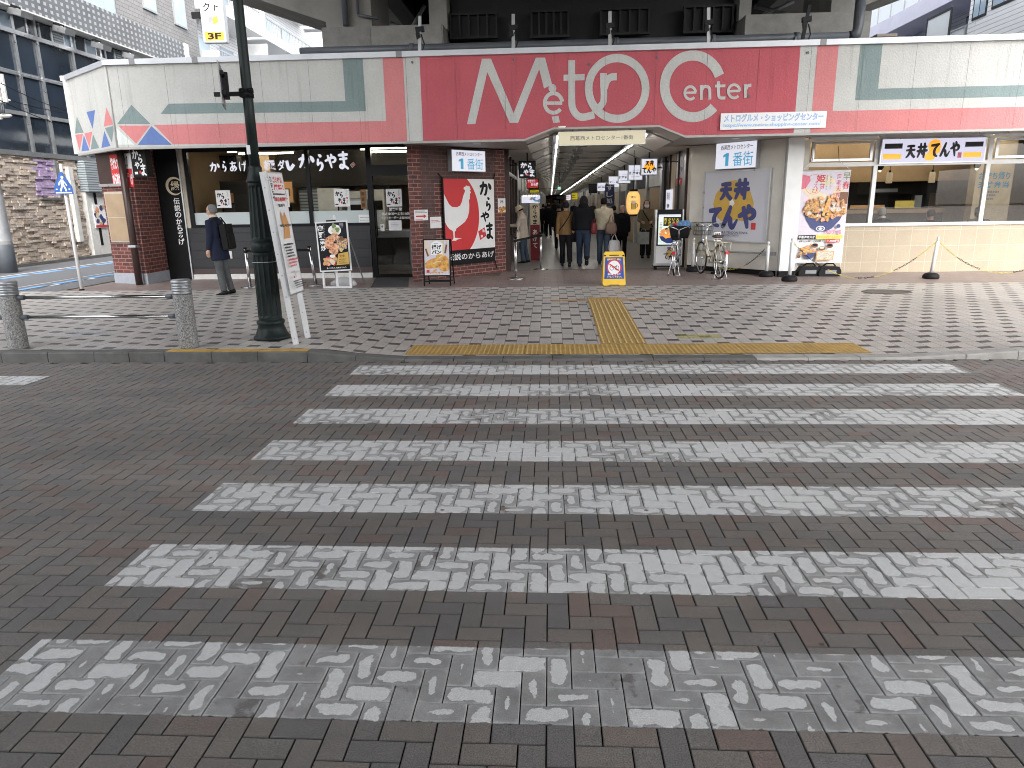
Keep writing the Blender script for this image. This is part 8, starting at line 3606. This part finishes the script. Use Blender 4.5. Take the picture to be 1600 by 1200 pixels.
# man in the mustard jacket
p = feet(884, 416)
H = tall(884, 316, p)
person('man in a mustard brown jacket and black trousers walking away into the passage', p, 2, H,
       dict(top='cloth_mustard', hem=.84, bulk=1.1, legs='cloth_black', hair='hair_black', shoes='shoe_black', leg_w=1.05, strap='cloth_black'),
       legs=((8, 4), (-9, 24)), arms=((-8, 10, 10), (8, 12, 22)))
c = at(899, 371, p.y - .05)
soft_bag('shoulder_bag', 'cloth_black', c + ZV * .30, .30, .28, .14, 'black shoulder bag at the right hip of the man in the mustard jacket', 10, .14)

# woman in black
p = feet(911, 417)
H = tall(911, 307, p)
person('long haired woman in a black top and dark jeans walking away in the passage', p, -3, H,
       dict(top='cloth_black', hem=.90, bulk=1.22, legs='denim_dark', hair='hair_black', hair_len=.22, shoes='shoe_black', leg_w=1.12, hood=True),
       legs=((7, 3), (-15, 40)), arms=((4, 13, 20), (2, 15, 28)))
c = at(928, 356, p.y - .05)
soft_bag('shoulder_bag', 'bag_red', c + ZV * .26, .30, .30, .16, 'dark red shoulder bag at the side of the woman in black', 70, .12)

# woman in the pale jacket
p = feet(942, 413)
H = tall(943, 310, p)
pj, hands, wf = person('woman in a cream jacket and blue jeans walking away beside the woman in black', p, -4, H,
                       dict(top='cloth_cream', hem=.90, bulk=1.14, legs='denim_blue', hair='hair_black', shoes='saddle_brown', leg_w=1.05, collar='cloth_cream'),
                       legs=((10, 5), (-10, 26)), arms=((6, 9, 26), (2, 10, 14)))
soft_bag('carrier_bag', 'plastic_bag', at(960, 366, p.y - .15), .36, .46, .20, 'white carrier bag carried by the woman in the cream jacket', 10, .16)
soft_bag('shoulder_bag', 'bag_brown', at(955, 335, p.y - .22), .34, .30, .16, 'round brown shoulder bag on the back of the woman in the cream jacket', 20, .22)

# waitress
p = feet(1008, 403)
H = tall(1008, 314, p)
pq, hands, wf = person('masked woman in an olive jacket standing in the passage facing the street', p, 176, H,
                       dict(top='cloth_olive', hem=.82, bulk=1.05, legs='cloth_charcoal', hair='hair_black', hair_len=.06, face=True, mask=True, shoes='shoe_black', strap='cloth_black', strap_front=True, leg_w=1.15),
                       legs=((1, 1), (-1, 2)), arms=((14, 10, 66), (14, 10, 66)))
m = MB('apron_grey')
c = at(1005, 372, p.y - .30)
m.obox(c, (.17, 0, 0), (0, .05, 0), (0, 0, .18))
m.tube([c + V((-.08, 0, .18)), c + V((-.05, .02, .27)), c + V((.05, .02, .27)), c + V((.08, 0, .18))], .006, 6)
tag(m.build('paper_bag', origin=c - ZV * .18), 'pale grey paper bag held low by the masked woman', 'bag')

# passers further in
CROWD = [(971, 405, 322, dict(top='cloth_black', hem=.72, bulk=1.12, legs='cloth_black', hair='hair_white', shoes='shoe_black'), 172, 'white haired person in dark clothes beside the glowing lantern'),
         (957, 402, 322, dict(top='cloth_charcoal', hem=.74, bulk=1.1, legs='cloth_black', hair='hair_black', shoes='shoe_black'), 20, 'dark haired person in charcoal between the cream jacket and the lantern'),
         (873, 391, 318, dict(top='cloth_black', hem=.74, bulk=1.08, legs='cloth_charcoal', hair='hair_black', shoes='saddle_brown'), 0, 'person in a dark coat walking just left of the mustard jacket'),
         (857, 372, 318, dict(top='cloth_black', hem=.68, bulk=1.12, legs='cloth_black', hair='hair_black', shoes='shoe_white'), 5, 'broad person in black with pale shoes further down the passage'),
         (849, 366, 319, dict(top='cloth_charcoal', hem=.80, bulk=1.05, legs='cloth_black', hair='hair_black', shoes='shoe_black'), -5, 'slim person in charcoal left of the one with pale shoes'),
         (896, 352, 316, dict(top='cloth_navy', hem=.80, bulk=1.05, legs='cloth_black', hair='hair_black', shoes='shoe_black'), 180, 'distant person in navy seen between the mustard jacket and the woman in black'),
         (926, 350, 317, dict(top='cloth_charcoal', hem=.80, bulk=1.05, legs='cloth_grey', hair='hair_black', shoes='shoe_black'), 180, 'distant person seen between the woman in black and the cream jacket'),
         (881, 346, 316, dict(top='cloth_charcoal', hem=.74, bulk=1.08, legs='cloth_black', hair='hair_black', shoes='shoe_black'), 0, 'distant person in a charcoal coat just left of the mustard jacket'),
         (853, 349, 317, dict(top='cloth_navy', hem=.78, bulk=1.08, legs='cloth_black', hair='hair_black', shoes='shoe_black'), 180, 'distant person in a navy coat beside the lit white bulb panel'),
         (918, 345, 316, dict(top='cloth_beige', hem=.80, bulk=1.05, legs='cloth_charcoal', hair='hair_black', shoes='shoe_black'), 180, 'distant person in beige just right of the woman in black'),
         (866, 343, 315, dict(top='cloth_black', hem=.80, bulk=1.05, legs='cloth_black', hair='hair_black', shoes='shoe_black'), 0, 'distant dark figure deep in the passage above the mustard jacket')]
for i, (px, py, pt, o, rot, lb) in enumerate(CROWD):
    p = feet(px, py)
    st = 10 + 5 * (i % 3)
    person(lb, p, rot, tall(px, pt, p), o, legs=((st, 6), (-st, 16)) if i > 1 else ((2, 2), (-2, 3)), arms=((-st, 8, 12), (st, 8, 16)), group='passers-by in the passage', fine=False)

# diners
for i, (px, pt, o, lb) in enumerate(((1383, 320, dict(top='cloth_charcoal', legs='cloth_black', hair='hair_white', collar='white_paint', seat=.78), 'white haired diner seen from behind through the right shop window'),
                                     (1459, 323, dict(top='cloth_black', legs='cloth_black', hair='hair_black', seat=.78), 'dark haired diner in the middle of the large right window'),
                                     (1534, 319, dict(top='cloth_grey', legs='cloth_black', hair='hair_black', seat=.78), 'diner in a grey top beside the right window mullion'))):
    Y = 18.1
    q = at(px, pt, Y)
    o['seat'] = q.z - .90 * 1.1
    person(lb, V((q.x, Y, 0)), 4 - 5 * i, 1.87, o, lean=6, legs=((85, 88), (85, 88)), arms=((35, 12, 70), (35, 12, 70)), head=(8, 0), group='diners at the counter', fine=False)
    st = MB('dark_wood')
    zs_ = o['seat'] - .10
    st.lathe([(.18, zs_ - .05), (.19, zs_ - .03), (.19, zs_ - .01), (.15, zs_)], (q.x, Y, 0), 18)
    st.m('dull_steel').tube([(q.x, Y, .13), (q.x, Y, zs_ - .05)], .03, 8)
    st.lathe([(.20, .126), (.20, .14), (.04, .16)], (q.x, Y, 0), 18)
    tag(st.build('bar_stool', origin=(q.x, Y, .126)), ('bar stool under the white haired diner', 'bar stool under the dark haired diner', 'bar stool under the diner in the grey top')[i], 'stool', 'stools at the dining counter')


# ------------------------------------------------------------------ bicycles
def bicycle(label, rear, front, frame_m, guard_m, basket, extras):
    d = V(front) - V(rear)
    d.z = 0
    L_ = d.length
    k = L_ / 1.10
    t = thing('bicycle', label, 'bicycle', (0, 0, 0), 'bicycles parked by the plaster wall')
    r = .335
    fy = 1.10

    def F(mb, name, par=t, smooth=False):
        mb.v = [p * k for p in mb.v]
        return mb.build(name, par, smooth=smooth)
    for y, nm in ((0, 'wheel'), (fy, 'wheel')):
        c = V((0, y, r))
        m = MB('alu')
        for sd in (-1, 1):
            for q in range(16):
                a = 2 * PI * (q + (.5 if sd > 0 else 0)) / 16
                b_ = a + (.35 if q % 2 else -.35)
                m.tube([c + V((sd * .028, .022 * math.cos(b_), .022 * math.sin(b_))), c + V((0, (r - .035) * math.cos(a), (r - .035) * math.sin(a)))], .0016, 3, cap=False)
        m.tube([c + V((-.05, 0, 0)), c + V((.05, 0, 0))], .022, 10)
        w_ = F(m, nm)
        ty = MB('black_rubber')
        N = 36
        ty.rings([[c + V((.017 * math.cos(q * PI / 4), (r - .017 + .017 * math.sin(q * PI / 4)) * math.cos(a), (r - .017 + .017 * math.sin(q * PI / 4)) * math.sin(a))) for q in range(8)] for a in [2 * PI * i / N for i in range(N + 1)]], False)
        F(ty, 'tyre', w_)
        rm = MB('steel')
        rm.rings([[c + V((x, (r - dr) * math.cos(a), (r - dr) * math.sin(a))) for (x, dr) in ((-.013, .028), (-.013, .042), (.013, .042), (.013, .028))] for a in [2 * PI * i / N for i in range(N + 1)]], False)
        F(rm, 'rim', w_)
    m = MB(frame_m)
    bb, hd0, hd1, st_ = V((0, .43, .29)), V((0, .90, .60)), V((0, .865, .80)), V((0, .27, .74))
    m.tube([bb, st_], .016, 10)
    m.tube(smooth_path([tuple(hd0), (0, .72, .42), (0, .58, .33), tuple(bb)], 5), .021, 10)
    m.tube(smooth_path([tuple(hd1 - V((0, -.01, .06))), (0, .70, .52), (0, .50, .42), (0, .38, .44)], 5), .015, 10)
    m.tube([hd0, hd1], .022, 10)
    for sd in (-1, 1):
        m.tube([bb + V((sd * .03, 0, 0)), V((sd * .055, 0, r))], .010, 8)
        m.tube([V((sd * .03, .285, .68)), V((sd * .055, 0, r))], .008, 8)
        m.tube(smooth_path([(sd * .04, .905, .58), (sd * .05, .97, .46), (sd * .05, fy, r)], 4), .011, 8)
    F(m, 'frame')
    g = MB(guard_m)
    for y, a0, a1 in ((0, 35, 205), (fy, 50, 165)):
        c = V((0, y, r))
        g.rings([[c + V((x, (r + .022 - abs(x) * .35) * math.cos(a), (r + .022 - abs(x) * .35) * math.sin(a))) for x in (-.028, -.012, .012, .028)] for a in [R(a0 + (a1 - a0) * i / 20) for i in range(21)]], False, True, False)
    F(g, 'mudguard')
    hb = MB('bike_silver')
    hb.tube([hd1, hd1 + V((0, -.035, .17))], .012, 8)
    top = hd1 + V((0, -.035, .17))
    for sd in (-1, 1):
        hb.tube(smooth_path([tuple(top), (sd * .08, top.y + .03, top.z + .04), (sd * .20, top.y - .02, top.z + .08), (sd * .27, top.y - .16, top.z + .05)], 5), .010, 8)
        hb.m('matte_black').tube([V((sd * .262, top.y - .13, top.z + .055)), V((sd * .285, top.y - .23, top.z + .04))], .016, 8)
        hb.m('bike_silver').tube([V((sd * .24, top.y - .05, top.z + .05)), V((sd * .265, top.y - .12, top.z - .0)), V((sd * .28, top.y - .20, top.z - .01))], .005, 5)
    F(hb, 'handlebar')
    sa = MB(extras.get('saddle', 'matte_black'))
    rr = []
    for (y, w_, z0, z1) in ((-.11, .05, .79, .83), (-.08, .105, .775, .845), (0, .11, .78, .84), (.07, .065, .79, .835), (.15, .030, .795, .83), (.175, .015, .80, .82)):
        rr.append([V((w_ * math.cos(a), .235 + y, (z0 + z1) / 2 + (z1 - z0) / 2 * math.sin(a))) for a in [2 * PI * q / 14 for q in range(14)]])
    sa.rings(rr)
    sa.m('dull_steel').tube([st_, V((0, .25, .79))], .013, 8)
    for sd in (-1, 1):
        sa.lathe([(.02, .745), (.024, .765), (.02, .785)], (sd * .05, .17, 0), 8)
    F(sa, 'saddle')
    # basket
    b = MB(basket)
    by0, by1, bz0, bz1 = .95, 1.24, .80, 1.05
    wt, wb = .20, .15
    if basket == 'basket_wire':
        for z, w_, e in ((bz0, wb, .03), ((bz0 * 2 + bz1) / 3, wb + .02, .02), ((bz0 + bz1 * 2) / 3, wt - .02, .01), (bz1, wt, 0)):
            b.tube([(-w_, by0 + e, z), (w_, by0 + e, z), (w_, by1 - e, z), (-w_, by1 - e, z), (-w_, by0 + e, z)], .0045 if z < bz1 else .007, 5)
        for q in range(9):
            f = -1 + 2 * q / 8
            for y, e in ((by0, .03), (by1, -.03)):
                b.tube([(wt * f, y, bz1), (wb * f, y + e, bz0)], .0028, 4)
            if abs(f) < .99:
                b.tube([(wb * f, by0 + .03, bz0), (wb * f, by1 - .03, bz0)], .0028, 4)
        for q in range(6):
            f = q / 5
            y = by0 + (by1 - by0) * f
            for sd in (-1, 1):
                b.tube([(sd * wt, y, bz1), (sd * wb, y + .03 * (1 - 2 * f), bz0)], .0028, 4)
    else:
        wt, wb = .25, .19
        by1 = 1.30
        b.rings([[(-w_, by0 + e, z), (w_, by0 + e, z), (w_, by1 - e, z), (-w_, by1 - e, z)] for z, w_, e in ((bz0 - .02, wb, .05), (bz0 + .05, wb + .02, .02), (bz1, wt, 0), (bz1 + .015, wt - .01, .01), (bz1 - .03, wt - .025, .03))], True, False)
    F(b, 'basket')
    rk = MB(extras.get('rack', 'bike_silver'))
    for sd in (-1, 1):
        rk.tube([(sd * .03, .24, .70), (sd * .06, .12, .715), (sd * .065, -.28, .715), (sd * .03, -.32, .715)], .007, 6)
        rk.tube([(sd * .06, -.12, .715), (sd * .058, -.01, r + .01)], .006, 6)
    for y in (-.30, -.18, -.06, .06):
        rk.tube([(-.062, y, .715), (.062, y, .715)], .005, 5)
    if extras.get('rack'):
        rk.tube([(.085, -.30, .72), (.085, -.02, .72), (.085, .0, .58), (.085, -.28, .56), (.085, -.30, .72)], .008, 6)
        rk.tube([(-.085, -.30, .72), (-.085, -.02, .72), (-.085, .0, .58), (-.085, -.28, .56), (-.085, -.30, .72)], .008, 6)
    F(rk, 'rear_rack')
    rf = MB('bike_red')
    rf.box((-.03, -.365, .50), (.03, -.345, .56))
    F(rf, 'reflector')
    ks = MB('bike_silver')
    for sd in (-1, 1):
        ks.tube(smooth_path([(sd * .065, 0, r), (sd * .085, -.05, .20), (sd * .13, -.08, .012), (sd * .155, -.02, .010)], 4), .007, 6)
    ks.tube([(-.13, -.08, .012), (.13, -.08, .012)], .005, 5)
    F(ks, 'stand')
    cr = MB('dull_steel')
    cr.rings([[bb + V((.05 + dx, .085 * math.cos(a), .085 * math.sin(a))) for a in [2 * PI * q / 20 for q in range(20)]] for dx in (0, .006)])
    cr.tube([bb + V((-.07, 0, 0)), bb + V((.07, 0, 0))], .016, 8)
    for sd in (-1, 1):
        e = bb + V((sd * .075, sd * .11, sd * -.12))
        cr.tube([bb + V((sd * .07, 0, 0)), e], .010, 6)
        cr.m('matte_black').obox(e + V((sd * .045, 0, 0)), (.04, 0, 0), (0, .035, 0), (0, 0, .01))
        cr.m('dull_steel')
    cr.m('matte_black').obox(bb + V((.058, -.2, .03)), (.010, 0, 0), (0, .26, .0), (0, 0, .035))
    F(cr, 'crank')
    lp = MB('alu')
    lp.ball((0, fy - .03, r + .37), .035, 10, 6, 1, 1.3, 1)
    F(lp, 'headlamp')
    ang = math.atan2(-d.x, d.y)
    t.location = V(rear)
    t.rotation_euler = (0, 0, ang)
    rz = Matrix.Rotation(ang, 3, 'Z')
    return t, (lambda p: V(rear) + rz @ (V(p) * k))


bk1, w1 = bicycle('dark bicycle with a big black basket parked facing the lit menu stand', V((2.87, 16.72, .121)), V((3.16, 17.82, .121)), 'bike_silver', 'bike_silver', 'bike_black', {})
bk2, w2 = bicycle('cream bicycle with a wire basket parked before the silver framed poster', V((3.72, 15.92, .121)), V((3.57, 17.16, .121)), 'bike_cream', 'bike_silver', 'basket_wire', dict(saddle='saddle_brown', rack='bike_cream'))
m = MB('blue_pattern')
c = w1((.08, 1.12, 1.08))
m.ball(c, .17, 14, 8, 1.1, .75, .7)
m.m('red_print').ball(w1((-.10, 1.08, 1.10)), .07, 10, 6, 1.2, .7, .6)
m.m('blue_pattern').ball(w1((-.16, 1.15, 1.06)), .08, 10, 6)
tag(m.build('cloth_bundle', origin=c), 'blue patterned cloth bundle with a red piece lying in the black bicycle basket', 'bundle')
m = MB('white_print')
c = w2((.30, .98, .95))
c.z -= .18
m.box((c.x - .10, c.y + .02, c.z - .14), (c.x + .06, c.y + .03, c.z + .08))
s = Sheet(m, (c.x - .10, c.y + .019, c.z - .14), FU, ZV)
s.text('自転車', .015, .13, .145, .19, 'black_print', .02)
s.text('禁止', .015, .03, .145, .11, 'black_print', .02)
m.m('dull_steel').tube([(c.x - .01, c.y + .035, .16), (c.x - .01, c.y + .035, c.z - .14)], .012, 6)
m.m('black_rubber').lathe([(.12, .121), (.12, .16), (.03, .18)], (c.x - .01, c.y + .035, 0), 16)
tag(m.build('notice_stand', origin=(c.x, c.y, .121)), 'small white notice with bold black characters behind the cream bicycle', 'notice')


# ------------------------------------------------------------------ the other side of the street, mirrored in the shop glass
def opposite():
    t = thing('arcade_building', 'low grey arcade across the street behind the viewer, mirrored in the shop windows', 'building', (1.2, -13, 0))
    m = MB('dark_concrete')
    m.box((-26, -20, 0), (26, -13.2, .25))
    m.box((-26, -20, 3.4), (26, -12.4, 5.0))
    m.m('dark_wall').box((-26, -20, .251), (26, -17.5, 3.399))
    m.build('wall', t)
    for x in range(-24, 27, 6):
        c = MB('concrete')
        c.box((x - .3, -13.8, .251), (x + .3, -13.2, 3.399))
        c.build('pillar', t)
    for x in range(-24, 21, 6):
        w_ = MB('black_metal')
        w_.box((x + .5, -17.49, .3), (x + 5.5, -17.44, 3.0))
        w_.m('grey_wall').box((x + .7, -17.439, .9), (x + 5.3, -17.42, 2.7))
        w_.build('window', t)
    s_ = MB('sign_blue')
    s_.box((-8, -12.395, 3.6), (-3.5, -12.3, 4.7))
    s_.build('sign_panel', t)
    k = MB('off_white_paint')
    k.box((-26, -12.39, 4.8), (26, -12.3, 5.05))
    k.build('coping', t)


opposite()
struct_side = MB('walk_paver')
struct_side.face([(-40, -13.2, .10), (40, -13.2, .10), (40, -5.5, .10), (-40, -5.5, .10)])
struct(struct_side, 'pavement')
